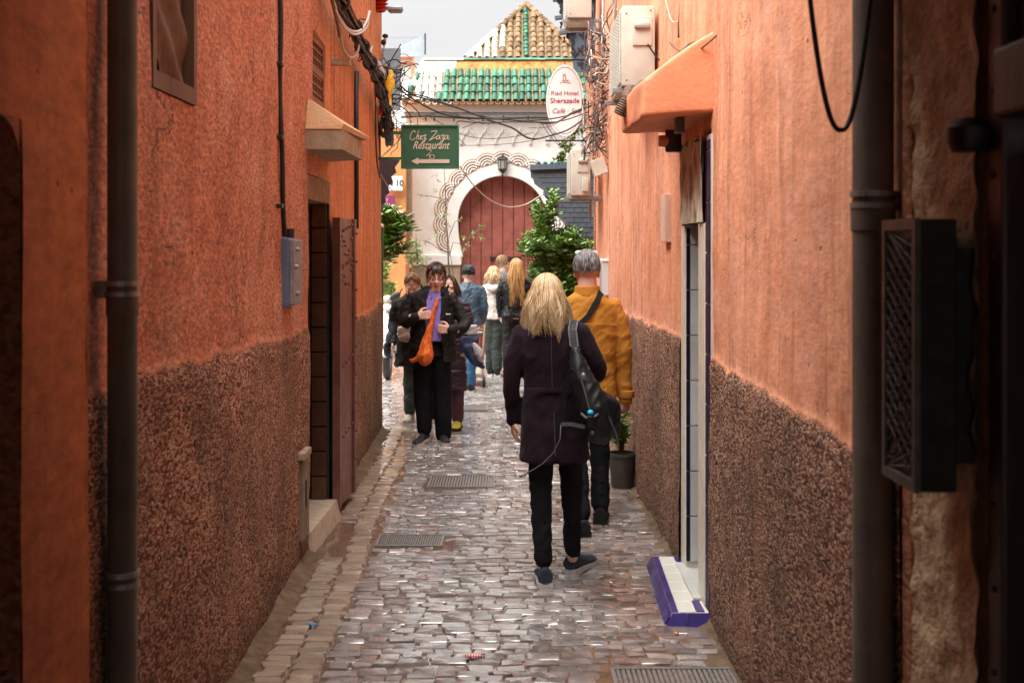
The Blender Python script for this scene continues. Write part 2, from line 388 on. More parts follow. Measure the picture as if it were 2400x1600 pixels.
while y < 21:
    d_ = random.uniform(.060, .085); x0 = XL(y)+.375 if y < 12.2 else -3.2; x1 = XR(y)-.03 if y < 13.7 else 3.0
    x = x0+random.uniform(-.02, .05); sh = random.uniform(0, 6)
    while x < x1:
        w_ = random.uniform(.070, .150); cx = x+w_/2
        yy = y+.030*math.sin(cx*2.6+sh*.25)+.022*math.sin(cx*7+row*.5)+random.uniform(-.010, .010)
        if cx+w_/2 < x1+.03 and not (5.15 < y < 20 and random.random() < .004):
            spots.append((cx, yy+d_/2, w_, d_, 0))
        x += w_+random.uniform(.003, .010)
    y += d_+random.uniform(.004, .010); row += 1
y = 4.7
while y < 12.2:
    d_ = random.uniform(.055, .068)
    for c_ in (0, 1):
        cx = XL(y)+.155+.136*c_+random.uniform(-.012, .012)+.02*math.sin(y*1.3)
        if not (7.2 < y < 8.2 and c_ == 0): spots.append((cx, y+d_/2+c_*.03, random.uniform(.11, .128), d_, 1))
    y += d_+.007
spots.sort(key=lambda q: q[1]+abs(q[0])*.2)
holes_g = [(-.83, -.42, 7.46, 7.78), (-.64, -.13, 9.27, 9.80), (-.55, -.25, 13.6, 14.2), (.42, 1.0, 4.6, 5.32)]    # grates
spots = [q for q in spots if not any(a-.04 < q[0] < b+.04 and c-.03 < q[1] < d+.03 for a, b, c, d in holes_g)]
stuff = MB(); nobj = {0: 0, 1: 0}
for cx, cy, w_, d_, kind in spots:
    rz = random.gauss(0, .05); rx = random.gauss(0, .011); ry = random.gauss(0, .009)
    md = mud(cx, cy); zz = random.gauss(0, .0016)-.001*md+(.002 if kind else 0)
    Mx = Matrix.Translation((cx, cy, zz)) @ Euler((rx, ry, rz)).to_matrix().to_4x4()
    if nobj[kind] < 300:
        base = random.choice(bvar if kind else variants); sx, sy = (w_/.128, d_/.060) if kind else (w_/.150, d_/.100)
        o = link('border_brick' if kind else 'paving_stone', base, pav); o.matrix_local = Mx @ Matrix.Diagonal((sx, sy, 1, 1)); nobj[kind] += 1
    else:
        v, f = stone_geo(w_, d_); stuff.add([Mx @ Vector(q) for q in v], f, kind)
tag(stuff.build('far_paving_stones', [m_pave, m_brick], pav, smooth=35), kind='stuff')
# slanting mortar fillets along both walls
for nm, xf, s, ya, yb in (('mortar_fillet', XL, 1, 3, 12.3), ('mortar_fillet', XR, -1, 3, 13.8)):
    vs = []; fs = []; Y = np.arange(ya, yb, .06)
    for y in Y:
        a = .02+.02*nz(y*3, s, 0)+(.03 if s > 0 else 0)
        for k, (u, h) in enumerate(((-.03, .04), (.012, .03), (a*.6, .014), (a+.05, -.012))):
            vs.append((xf(y)+s*(u+.012*nz(y*12, k, s)), y, h+.012*nz(y*9, k*3, s)))
    for i in range(len(Y)-1):
        for k in range(3):
            q = (i*4+k, i*4+k+1, (i+1)*4+k+1, (i+1)*4+k); fs.append(q if s > 0 else q[::-1])
    MB().add(vs, fs).build(nm, M('dried_mud_fillet', (.085, .060, .038), .9, .3, 9, 40, .006, col2=(.15, .105, .07), pos=True, spec=.1), pav, smooth=True)

def grate(name, label, x0, x1, y0, y1, n, bars='x'):
    g = thing(name, label, 'drain cover', ((x0+x1)/2, (y0+y1)/2, 0), 'iron drain covers set in the paving')
    f = MB()
    for a in ((x0, x1, y0, y0+.018), (x0, x1, y1-.018, y1), (x0, x0+.018, y0+.018, y1-.018), (x1-.018, x1, y0+.018, y1-.018)): f.box(*a, -.02, .005)
    f.build('frame', m_grate, g)
    MB().box(x0+.018, x1-.018, y0+.018, y1-.018, -.03, -.014).build('pan', m_grate, g)
    for k in range(n):
        x = x0+.02+(x1-x0-.04)*(k+.5)/n; wb = (x1-x0-.04)/n*.32
        MB().box(x-wb, x+wb, y0+.019, y1-.019, -.013, .002).build('bar', m_grate, g)
    return g
m_grate = M('wet_cast_iron', (.20, .19, .185), .38, .3, 30, 90, .002, metal=.15)
grate('drain_cover', 'long slotted drain cover by the left doorstep, grey iron', -.83, -.42, 7.46, 7.76, 26)
grate('drain_cover', 'square ribbed drain cover in mid alley, in front of the walking crowd', -.64, -.13, 9.29, 9.78, 22)
grate('drain_cover', 'worn drain cover at the bottom right corner of the view', .42, .98, 4.62, 5.30, 24)
grate('drain_cover', 'small faint drain cover beyond the woman with the orange bag', -.55, -.27, 13.7, 14.1, 12)

# ------------------------------------------------------------------ left house
HL = thing('terracotta_house', 'long terracotta plastered house with brown pebble dado along the left of the alley', 'house', (-1.2, 7.5, 0))
DL = lambda y: float(np.interp(y, [0, 4, 7.2, 8.4, 12.3], [1.42, 1.385, 1.315, 1.19, 1.26]))
wall_grid('wall', HL, XL, 1, 3.36, 12.3, -.03, 4.4, [m_left, m_left2], DL, holes=[(7.32, 8.30, .12, 2.24), (4.03, 4.60, 2.32, 3.5), (7.46, 8.10, 2.70, 3.12)], res=.04, seed=1.3, matf=lambda y, z: 1 if y > 7.9 else 0)
b = MB()      # body behind the facade: end walls, roof, back
b.box(-5, XL(12.3)-.005, 12.0, 12.297, -.03, 4.4); b.box(-5, -1.62, 3.4, 12.0, -.03, 4.39)
b.box(-1.62, -1.215, 3.38, 12.0, 4.2, 4.39)
b.build('side_wall', m_left2, HL)
# window at top left with cloth behind its frame
def reveal(parent, xf, s, h, depth, mat, name='reveal', sides='tbnf'):
    y0, y1, z0, z1 = h; b = MB(); t_ = .03
    xa = lambda y: xf(y)-s*.002; xb = lambda y: xf(y)-s*depth
    def slab(ya, yb, za, zb):
        b.add([(xa(ya), ya, za), (xa(yb), yb, za), (xa(yb), yb, zb), (xa(ya), ya, zb), (xb(ya), ya, za), (xb(yb), yb, za), (xb(yb), yb, zb), (xb(ya), ya, zb)],
              [(0, 1, 2, 3), (7, 6, 5, 4), (0, 4, 5, 1), (1, 5, 6, 2), (2, 6, 7, 3), (3, 7, 4, 0)])
    if 'n' in sides: slab(y0-t_, y0, z0-t_, z1+t_)
    if 'f' in sides: slab(y1, y1+t_, z0-t_, z1+t_)
    if 'b' in sides: slab(y0, y1, z0-t_, z0)
    if 't' in sides: slab(y0, y1, z1, z1+t_)
    return b.build(name, mat, parent)
reveal(HL, XL, 1, (4.03, 4.60, 2.32, 3.5), .10, m_left)
m_wood = M('weathered_brown_wood', (.12, .055, .03), .6, .3, 5, 50, .002, sc3=(1, 1, .3), pos=True)
m_cloth = M('brown_blind_cloth', (.17, .105, .07), .8, .2, 8, 90, .002)
w1 = MB(); X = -1.225
for a in ((4.035, 4.075, 2.325, 3.49), (4.555, 4.595, 2.325, 3.49), (4.075, 4.555, 2.325, 2.385)): w1.box(X, X+.055, a[0], a[1], a[2], a[3])
win = w1.build('window_frame', m_wood, HL)
vs = []; fs = []; NN = 16
for i in range(NN+1):
    for j in range(40):
        y = 4.075+.48*i/NN; z = 2.45+1.04*j/39
        vs.append((X+.02+.014*math.sin(z*30+(y-4.3)*16)+.010*nz(y*6, z*6, 1), y, z-.10*(i/NN)*(1-j/39)))
fs = [(i*40+j, (i+1)*40+j, (i+1)*40+j+1, i*40+j+1) for i in range(NN) for j in range(39)]
cl = MB().add(vs, fs).build('blind_cloth', m_cloth, win, smooth=True)
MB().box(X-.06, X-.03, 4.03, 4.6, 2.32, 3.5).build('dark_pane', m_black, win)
# lattice window above hood
reveal(HL, XL, 1, (7.46, 8.10, 2.70, 3.12), .12, m_hood)
w2 = MB(); X = -1.27
for a in ((7.465, 7.50, 2.705, 3.115), (8.06, 8.095, 2.705, 3.115), (7.5, 8.06, 2.705, 2.74), (7.5, 8.06, 2.89, 2.93), (7.5, 8.06, 3.08, 3.115)): w2.box(X, X+.04, *a)
m_lat = M('brown_lattice_wood', (.22, .10, .055), .7, .3, 20, pos=True)
wf = w2.build('window_frame', m_lat, HL)
for k in range(9): MB().box(X+.008, X+.03, 7.52+.06*k, 7.535+.06*k, 2.74, 3.08).build('lattice_bar', m_lat, wf)
for k in range(6): MB().box(X+.012, X+.034, 7.5, 8.06, 2.765+.055*k, 2.778+.055*k).build('lattice_bar', m_lat, wf)
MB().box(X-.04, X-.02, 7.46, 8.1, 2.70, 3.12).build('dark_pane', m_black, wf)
# hood over the left door
h = MB()
A = dict(nl=(-1.21, 7.25), nf=(-.995, 7.25), ff=(-.985, 8.15), fl=(-1.23, 8.3))
def hoodslab(h, pts, z0, z1, mi=0, ins=0):
    n = len(pts); h.add([(x, y, z0) for x, y in pts]+[(x, y, z1) for x, y in pts], [tuple(range(n)), tuple(range(2*n-1, n-1, -1))]+[(i, (i+1) % n, n+(i+1) % n, n+i) for i in range(n)], mi)
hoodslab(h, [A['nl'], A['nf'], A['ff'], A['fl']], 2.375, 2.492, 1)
p = [(-1.212, 7.245, 2.494), (-1.0, 7.245, 2.494), (-.955, 8.22, 2.51), (-1.235, 8.36, 2.51), (-1.212, 7.30, 2.685), (-1.232, 8.2, 2.70), (-.985, 7.25, 2.525), (-.945, 8.25, 2.53)]
h.add(p, [(0, 1, 6, 4), (4, 6, 7, 5), (1, 2, 7, 6), (0, 3, 2, 1), (3, 5, 7, 2)], 0)
h.build('door_hood', [m_hood, m_hoodf], HL)
# doorway: reveals, brown tiles inside, threshold
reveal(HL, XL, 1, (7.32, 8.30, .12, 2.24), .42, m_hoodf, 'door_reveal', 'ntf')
m_btile = M('brown_glazed_tile', (.085, .038, .018), .3, .35, 5, 40, .001, isl=.3, pos=True)
m_grout = M('dark_grout', (.02, .016, .013), .7, .2)
MB().box(-1.65, -1.22, 8.245, 8.28, .12, 2.235).build('grout_bed', m_grout, HL)
tm = MB().bbox(0, .098, 0, .018, 0, .155, .003).mesh('wall_tile', m_btile)
for c_ in range(4):
    z = .14+(.05 if c_ % 2 else -.02)
    while z < 2.06:
        if z > .1:
            o = link('wall_tile', tm, HL); o.location = Vector((-1.225-.108*(c_+1), 8.226, z))-HL.location
        z += .165
MB().box(-1.60, -1.215, 7.33, 8.24, 2.09, 2.235).build('lintel', M('dusty_lintel', (.24, .16, .10), .9, .3, 9, pos=True), HL)
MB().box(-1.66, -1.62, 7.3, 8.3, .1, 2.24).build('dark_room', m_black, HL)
st = MB(); st.add([(-1.6, 7.30, .125), (-1.185, 7.30, .125), (-1.165, 8.24, .125), (-1.6, 8.24, .125), (-1.6, 7.30, -.02), (-1.155, 7.28, -.02), (-1.135, 8.27, -.02), (-1.6, 8.27, -.02)], [(0, 1, 2, 3), (4, 5, 1, 0), (5, 6, 2, 1), (6, 7, 3, 2), (7, 4, 0, 3)])
st.build('doorstep', M('pale_worn_step', (.50, .42, .33), .5, .2, 14, 60, .003, pos=True), HL)
# open metal door leaf folded back against the wall
m_door = M('brown_red_door_paint', (.115, .042, .030), .42, .35, 7, 40, .002, pos=True, col2=(.17, .07, .052))
L0 = Vector((-1.195, 8.24, 0)); L1 = Vector((-1.165, 8.86, 0)); dr = (L1-L0).normalized(); nr = Vector((dr.y, -dr.x, 0))
Md = Matrix.Translation(L0) @ Matrix(((dr.x, nr.x, 0, 0), (dr.y, nr.y, 0, 0), (0, 0, 1, 0), (0, 0, 0, 1)))
leafd = MB().box(0, .62, 0, .035, .06, 2.0, 0, Md).box(.0, .05, .036, .05, .06, 2.0, 0, Md).box(.55, .62, .036, .052, .06, 2.0, 0, Md).build('door_leaf', m_door, HL)
rv = MB().ell((0, 0, 0), (.011, .009, .011), 8, 5).mesh('rivet', m_door, smooth=True)
zs = [(.5, 5), (.52, 0), (.98, 5), (1.28, 0), (1.66, 5), (1.90, 5)]
for z, n in zs:
    for k in range(n):
        o = link('rivet', rv, leafd); o.location = Md @ Vector((.07+.11*k, .04, z+.015*k))-HL.location
for k in range(18):
    o = link('rivet', rv, leafd); o.location = Md @ Vector((.12+.12*(k % 4)+.03*math.sin(k), .04, 1.56+.06*(k//3)+.02*math.cos(k*2)))-HL.location
for k in range(9):
    o = link('rivet', rv, leafd); o.location = Md @ Vector((.585, .056, .3+.2*k))-HL.location
# small access box at foot of the wall left of the door
ab = thing('utility_hatch', 'narrow wooden utility hatch in the dado beside the left doorway', 'hatch', (-1.19, 7.02, .1))
MB().bbox(-1.21, -1.172, 6.94, 7.14, .15, .60, .006).build('panel', M('old_grey_wood', (.22, .165, .115), .75, .3, 10, 60, .003, pos=True), ab)
MB().box(-1.173, -1.168, 7.02, 7.05, .33, .48).build('slot', m_black, ab)
MB().bbox(-1.215, -1.16, 6.92, 7.17, .605, .65, .01).build('top_ledge', m_hoodf, ab)
# blue meter box, cable up the wall
mbx = thing('meter_box', 'blue grey painted metal meter box high on the left wall', 'meter box', (-1.17, 6.55, 1.5))
m_blue = M('blue_grey_paint', (.12, .17, .25), .45, .2, 12, 60, .001)
MB().bbox(-1.21, -1.158, 6.42, 6.70, 1.49, 1.85, .006).build('case', m_blue, mbx)
MB().bbox(-1.158, -1.132, 6.43, 6.69, 1.50, 1.84, .006).build('cover', M('grey_cover_paint', (.22, .22, .23), .5, .25, 14), mbx)
for z in (1.56, 1.70, 1.79): MB().lathe([(.012, 0), (.012, .018), (.007, .02)], (-1.134, 6.50 if z != 1.70 else 6.46, z), 10, axis='X').build('latch', m_metalg, mbx)
MB().lathe([(.02, 0), (.02, .05)], (-1.18, 6.6, 1.85), 12).build('cable_gland', m_iron, mbx)
pts = []
for k in range(60):
    z = 1.86+2.5*k/59; pts.append((XL(6.3)+.016+.004*math.sin(z*9), 6.28+.18*math.exp(-(z-1.86)*2.2)+.012*math.sin(z*5), z))
cb = thing('wall_cable', 'dark cable clipped up the rough left wall above the blue meter box', 'cable', (-1.19, 6.3, 1.86))
MB().tube(pts, .013, 8).build('sheath', m_cable, cb, smooth=True)
for z in (2.0, 2.35, 2.72, 3.1): MB().bbox(-1.205, -1.165, 6.27, 6.325, z, z+.022, .004).build('clip', m_iron, cb)

def drainpipe(label, x, y, r, z0, z1, mat, bands, square=False):
    d = thing('drainpipe', label, 'drainpipe', (x, y, z0))
    zc = sorted([z0, z1]+[b_ for b_ in bands[:1]])
    for a, c_ in zip(zc[:-1], zc[1:]):
        if square: MB().bbox(x-r, x+r, y-r, y+r, a, c_, .018).build('pipe', mat, d, smooth=40)
        else: MB().lathe([(r, a), (r, c_-.06), (r*1.09, c_-.055), (r*1.09, c_)], (x, y, 0), 28).build('pipe', mat, d, smooth=40)
    for z in bands:
        q = MB()
        for dz in (0, .03):
            if square: q.bbox(x-r-.006, x+r+.006, y-r-.006, y+r+.006, z+dz, z+dz+.014, .003)
            else: q.lathe([(r+.001, z+dz), (r+.007, z+dz), (r+.007, z+dz+.014), (r+.001, z+dz+.014)], (x, y, 0), 28)
        q.box(x-.008, x+.008, y+r*.5, y+r+.012, z-.004, z+.05) if False else None
        q.box(x-r-.03 if x < 0 else x+r, x-r if x < 0 else x+r+.035, y-.012, y+.012, z-.005, z+.045)
        q.build('bracket', m_metalg if not square else m_pipeR, d)
    return d
drainpipe('tall dark grey round drainpipe on the near left wall', -1.118, 3.55, .042, -.01, 4.3, m_pipeL, [1.66, .83])
drainpipe('tall brown squarish drainpipe on the near right wall', .925, 3.17, .052, -.01, 4.3, m_pipeR, [1.90])
# thin conduit further along the left wall
cd = MB().tube([(XL(9.85)+.02, 9.85, 1.95), (XL(9.85)+.02, 9.85, 3.2)], .018, 8).build('conduit', m_iron, smooth=True)
tag(cd, 'thin dark vertical conduit on the far orange wall', 'conduit')
sb = MB().bbox(XL(8.4)-.02, XL(8.4)+.13, 8.42, 8.47, 3.04, 3.09, .006).build('wall_bracket', M('pale_rusty_block', (.36, .30, .21), .8, .3, 20)); tag(sb, 'short stub bracket sticking out of the left wall above the door hood', 'bracket')

# ------------------------------------------------------------------ right house
HR = thing('salmon_house', 'salmon plastered house with dark pebble dado along the right of the alley', 'house', (.96, 8.5, 0))
DR = lambda y: float(np.interp(y, [0, 3.5, 5.9, 7, 10.2, 13.8], [1.22, 1.235, 1.265, 1.295, 1.255, 1.24]))
wall_grid('wall', HR, XR, -1, 3.1, 13.8, -.03, 4.75, m_right, DR, holes=[(5.905, 6.90, .06, 2.37)], res=.04, seed=8.1)
b = MB(); b.box(.935, 5, 13.5, 13.797, -.03, 4.75); b.box(1.5, 5, 3.1, 13.5, -.03, 4.74); b.box(.99, 1.5, 3.12, 13.5, 4.5, 4.74); b.build('side_wall', m_right, HR)
# door surround
m_cream = M('cream_marble', (.60, .55, .44), .35, .15, 10, 30, .004, pos=True, col2=(.68, .64, .56))
m_marble = M('grey_marble_tile', (.50, .51, .48), .3, .12, 6, 0, pos=True, isl=.08)
m_cobalt = M('cobalt_glazed_tile', (.008, .005, .036), .45, .35, 12, 0, isl=.25, spec=.25)
m_violet = M('violet_blue_tile', (.035, .022, .15), .35, .35, 9, 60, .001, isl=.25, coat=.3)
m_grw = M('white_grout', (.60, .56, .50), .7, .15)
ds = thing('door_surround', 'tiled doorway surround of cream stone and cobalt tiles on the right wall', 'door surround', (.95, 6.4, 0))
X0 = .953
MB().box(X0-.008, X0+.03, 5.865, 6.022, .0, 2.34).build('grout_bed', m_grw, ds)
def tiles(col_y0, col_y1, x, z0, z1, step, mat, face='X', name='tile'):
    z = z0; n = 0
    while z < z1-.02:
        t_ = min(step, z1-z)
        MB().bbox(x-.008, x, col_y0, col_y1, z+.004, z+t_-.004, .002).build(name, mat, ds); z += t_
tiles(5.885, 6.010, X0-.006, .06, 2.32, .245, m_cobalt)
MB().bbox(X0-.016, X0+.03, 6.024, 6.23, .0, 1.92, .006).build('near_jamb', m_cream, ds)
# fluted cream panel above the opening (lintel)
vs = []; fs = []; NY = 110; NZ = 10
for i in range(NY+1):
    for j in range(NZ+1):
        y = 6.025+.85*i/NY; z = 1.925+(.42)*j/NZ
        vs.append((X0-.022+.034*nz(y*11, z*2.2, 2)+.022*nz(y*27, z*5, 5), y, z+(.018*math.sin(y*20) if j == NZ else 0)))
fs = [(i*(NZ+1)+j, i*(NZ+1)+j+1, (i+1)*(NZ+1)+j+1, (i+1)*(NZ+1)+j) for i in range(NY) for j in range(NZ)]
MB().add(vs, fs).build('fluted_lintel', M('fluted_cream_stone', (.24, .17, .09), .7, .1, 24, 40, .01, col2=(.72, .66, .52), pos=True, sc3=(1, .9, .22)), ds, smooth=True)
MB().box(X0-.010, X0+.4, 6.235, 6.735, 1.905, 1.922).build('soffit', m_grout, ds)
MB().box(X0+.0, X0+.4, 6.0, 6.9, 2.31, 2.37).build('head_block', m_right, ds)
# far jamb and reveal
MB().bbox(X0-.012, X0+.03, 6.742, 6.89, .0, 1.92, .005).build('far_jamb', m_cream, ds)
MB().box(X0-.006, X0+.5, 6.715, 6.74, .04, 1.92).build('reveal_bed', m_grw, ds)
z = .1
while z < 1.92:
    t_ = min(.245, 1.92-z)
    MB().bbox(X0-.008, X0+.011, 6.702, 6.714, z+.003, z+t_-.003, .002).build('cobalt_tile', m_cobalt, ds)
    MB().bbox(X0+.014, X0+.22, 6.704, 6.714, z+.003, z+t_-.003, .002).build('marble_tile', m_marble, ds)
    MB().bbox(X0+.224, X0+.43, 6.704, 6.714, z+.003, z+t_-.003, .002).build('marble_tile', m_marble, ds)
    z += t_
MB().box(X0+.02, X0+.5, 6.0, 6.225, .06, 1.92).build('near_reveal', m_marble, ds)
MB().bbox(X0+.40, X0+.44, 6.23, 6.70, .15, 1.905, .004).build('door', m_door, ds)
# tiled step
stp = thing('tiled_step', 'white tiled doorstep edged with violet blue tiles on the right', 'doorstep', (.87, 6.4, 0))
MB().add([(.765, 5.93, .052), (.97, 5.93, .052), (.97, 6.99, .052), (.795, 6.99, .052), (.737, 5.91, -.02), (.97, 5.91, -.02), (.97, 7.00, -.02), (.775, 7.00, -.02)], [(0, 1, 2, 3), (5, 4, 7, 6), (4, 5, 1, 0), (5, 6, 2, 1), (6, 7, 3, 2), (7, 4, 0, 3)]).build('base', m_grw, stp)
def quadtile(name, a, b_, c_, d_, mat, th=.005, gap=.03):
    a, b_, c_, d_ = map(Vector, (a, b_, c_, d_)); cen = (a+b_+c_+d_)/4; n = (b_-a).cross(d_-a).normalized()
    k = .985; q = [cen+(v-cen)*k for v in (a, b_, c_, d_)]; i_ = [cen+(v-cen)*(k-.03) for v in (a, b_, c_, d_)]
    vs = [v-n*.001 for v in q]+[v+n*th*.7 for v in q]+[v+n*th for v in i_]
    return MB().add(vs, [(k_, (k_+1) % 4, 4+(k_+1) % 4, 4+k_) for k_ in range(4)]+[(4+k_, 4+(k_+1) % 4, 8+(k_+1) % 4, 8+k_) for k_ in range(4)]+[(8, 9, 10, 11)]).build(name, mat, stp)
m_wt = M('white_glazed_tile', (.70, .69, .64), .18, .06, 6, 20, .001, isl=.04, coat=.3)
N = 6
def ex(f_, z=.052): return Vector((.765+.03*f_, 5.93+1.06*f_, z))
for k in range(N):
    f0, f1 = k/N, (k+1)/N; a = ex(f0); b_ = ex(f1)
    quadtile('edge_tile', a, a+Vector((.033, 0, 0)), b_+Vector((.033, 0, 0)), b_, m_violet)
    quadtile('side_tile', (.722+.035*f0, 5.90+1.12*f0, -.015), a, b_, (.722+.035*f1, 5.90+1.12*f1, -.015), m_violet)
    if not (.12 < (f0+f1)/2 < .9 and False): quadtile('white_tile', a+Vector((.036, 0, 0)), a+Vector((.118, 0, 0)), b_+Vector((.118, 0, 0)), b_+Vector((.036, 0, 0)), m_wt)
quadtile('end_tile', (.727, 5.90, -.015), (.84, 5.90, -.015), (.84, 5.93, .05), (.767, 5.93, .05), m_violet)
quadtile('end_tile', (.84, 5.90, -.015), (.965, 5.90, -.015), (.965, 5.93, .05), (.84, 5.93, .05), m_violet)
quadtile('edge_tile', (.885, 5.935, .053), (.925, 5.935, .053), (.925, 6.12, .053), (.885, 6.12, .053), m_violet)
quadtile('edge_tile', (.915, 6.84, .053), (.95, 6.84, .053), (.945, 6.99, .053), (.91, 6.99, .053), m_violet)
MB().box(.90, 1.25, 6.13, 6.83, .056, .066).build('threshold', m_marble, stp)
# hood over right door
h = MB(); xw = .985
p = [(xw, 5.87, 2.445), (.622, 5.87, 2.42), (.622, 5.87, 2.60), (xw, 5.87, 2.845), (xw, 6.98, 2.445), (.600, 6.75, 2.42), (.600, 6.75, 2.60), (xw, 6.98, 2.845)]
h.add(p, [(0, 3, 2, 1), (4, 5, 6, 7), (1, 2, 6, 5), (0, 1, 5, 4), (3, 7, 6, 2)])
bm = bmesh.new(); vv = [bm.verts.new(q) for q in h.v]; [bm.faces.new([vv[i] for i in f]) for f in h.f]
bmesh.ops.bevel(bm, geom=bm.edges[:], offset=.022, segments=3, affect='EDGES', profile=.6); bmesh.ops.triangulate(bm, faces=bm.faces[:]); bmesh.ops.subdivide_edges(bm, edges=[e for e in bm.edges if e.calc_length() > .08], cuts=5, use_grid_fill=True)
for v in bm.verts: v.co += Vector((.016*nz(v.co.x*6, v.co.y*6, v.co.z*6), .010*nz(v.co.x*6+5, v.co.y*6, v.co.z*6), .010*nz(v.co.x*7, v.co.y*5, 9)))
MB().bm(bm).build('door_hood', m_hoodr, HR, smooth=50)
MB().box(.80, .84, 6.02, 6.10, 2.36, 2.43).build('hood_wire_box', m_iron, HR)

# ------------------------------------------------------------------ dark covered passage in which the picture is taken
CP = thing('covered_passage', 'dark covered passage framing the near end of the alley', 'passage', (0, 1, 0))
wall_grid('left_wall', CP, lambda y: -1.15, 1, -5, 3.355, -.03, 2.9, m_pass, None, holes=[(1.6, 2.90, -.03, 2.10)], res=.09, amp=.006, seed=4)
MB().box(-1.6, -1.152, 3.352, 3.362, -.03, 2.9).build('pier_edge', m_pass, CP)
reveal(CP, lambda y: -1.15, 1, (1.6, 2.90, -.03, 2.10), .3, m_pass, 'arch_reveal', 'nft')
arch = []
for k in range(9): a = math.pi/2*k/8; arch.append((2.90-.12+.12*math.cos(a), 2.10-.12+.12*math.sin(a)))
arch.append((2.90, 2.10))
MB().add([(-1.152, y, z) for y, z in arch]+[(-1.4, y, z) for y, z in arch], [tuple(range(10)), tuple(range(19, 9, -1))]+[(i, 10+i, 11+i, 1+i) for i in range(9)]).build('arch_corner', m_pass, CP)
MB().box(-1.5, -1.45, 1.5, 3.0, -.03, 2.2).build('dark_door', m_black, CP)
MB().box(-3, 3, -3.4, 3.15, 2.72, 4.4).build('ceiling', M('old_ceiling_boards', (.10, .06, .04), .9, .3, 6, pos=True), CP)
# right side: orange strip, rough pier, dark studded door
MB().bbox(.975, 1.3, 3.02, 3.10, -.03, 2.72, .01).build('orange_strip', m_pass, CP)
vs = []; fs = []; NY = 16; NZ = 150
for i in range(NY+1):
    for j in range(NZ+1):
        y = 2.60+.42*i/NY; z = -.03+2.75*j/NZ
        vs.append((.985+.016*nz(y*9, z*9, 3)+.014*nz(y*24, z*17, 8)-(.012 if i in (0, NY) else 0), y, z))
fs = [(i*(NZ+1)+j, i*(NZ+1)+j+1, (i+1)*(NZ+1)+j+1, (i+1)*(NZ+1)+j) for i in range(NY) for j in range(NZ)]
MB().add(vs, fs).build('rough_pier', m_rough, CP, smooth=True)
MB().box(1.0, 1.4, 2.58, 3.02, -.03, 2.72).build('pier_core', m_rough, CP)
m_dark = M('dark_stained_wood', (.045, .018, .012), .5, .4, 5, 40, .002, pos=True, sc3=(1, 1, .2))
pd_ = MB().box(1.12, 1.16, 1.2, 2.5, .05, 2.02).build('passage_door', m_dark, CP)
for a in ((.99, 1.14, 2.5, 2.58, -.03, 2.72), (.97, 1.14, 1.1, 2.5, 2.06, 2.20), (.99, 1.16, 1.1, 1.2, -.03, 2.72), (1.02, 1.16, 1.2, 2.5, 2.21, 2.72)): MB().bbox(*a, .01).build('door_frame', m_dark, CP)
for k in range(5): MB().bbox(1.10, 1.12, 1.22+.256*k, 1.22+.256*k+.25, .06, 2.0, .006).build('board', m_dark, pd_)
MB().box(1.0, 1.1, -5, 1.1, -.03, 2.8).build('right_wall', m_pass, CP)
for k in range(14):
    o = MB().ell((.988, 2.54, .25+.17*k), (.006, .008, .008), 8, 5).build('stud', m_iron, CP, smooth=True)
MB().box(-1.155, -1.145, 3.30, 3.31, 0, .01).build('sill_chip', m_pass, CP)
MB().box(.936, .99, 2.63, 2.80, 1.34, 1.80).build('cabinet_batten', m_iron, CP)
# mesh-fronted cabinet on the pier, round lamp above
cab = thing('mesh_cabinet', 'black metal cabinet with perforated mesh side on the near right pier', 'cabinet', (.91, 2.72, 1.29))
MB().bbox(.856, .935, 2.60, 2.83, 1.285, 1.86, .004).build('case', m_iron, cab)
fr = MB()
for a in ((2.60, 2.83, 1.838, 1.862), (2.60, 2.83, 1.283, 1.305), (2.60, 2.618, 1.305, 1.838), (2.812, 2.83, 1.305, 1.838)): fr.box(.846, .858, *a)
fr.build('frame', M('worn_grey_edge', (.16, .16, .155), .5, .3, 20, metal=.3), cab)
ms = MB()
for k in range(17):
    for s_ in (1, -1):
        z = 1.305+.033*k; ms.tube([(.852, 2.618, z), (.852, 2.812, min(1.838, max(1.305, z+s_*.11)))], .0028, 4)
for k in range(60):
    ms.ell((.850, random.uniform(2.63, 2.80), random.uniform(1.32, 1.66)), (.003, .007, .006), 5, 3)
tag(ms.build('wire_mesh', M('dusty_mesh', (.11, .105, .10), .6, .4, 40), cab), kind='stuff')
lp = thing('passage_lamp', 'round black lamp on the dark right door frame', 'lamp', (.97, 2.60, 2.0))
MB().lathe([(.035, 0), (.045, .02), (.045, .05), (.02, .07)], (.955, 2.585, 2.0), 16).build('body', m_iron, lp, smooth=50)
# hanging cable loop by the right pipe
pts = []
for k in range(41):
    u = k/40; a = math.pi*(u); px = 1968+78*math.cos(math.pi-a); zz = None
    pts.append(P(1895+150*u+6*math.sin(u*6), 305-(abs(2*u-1)**2.6)*(340) if True else 0, 3.02+.06*u))
lo = MB().tube(pts, .0065, 8).build('hanging_cable', m_cable, smooth=True); tag(lo, 'thick black cable hanging in a long loop before the right drainpipe', 'cable')
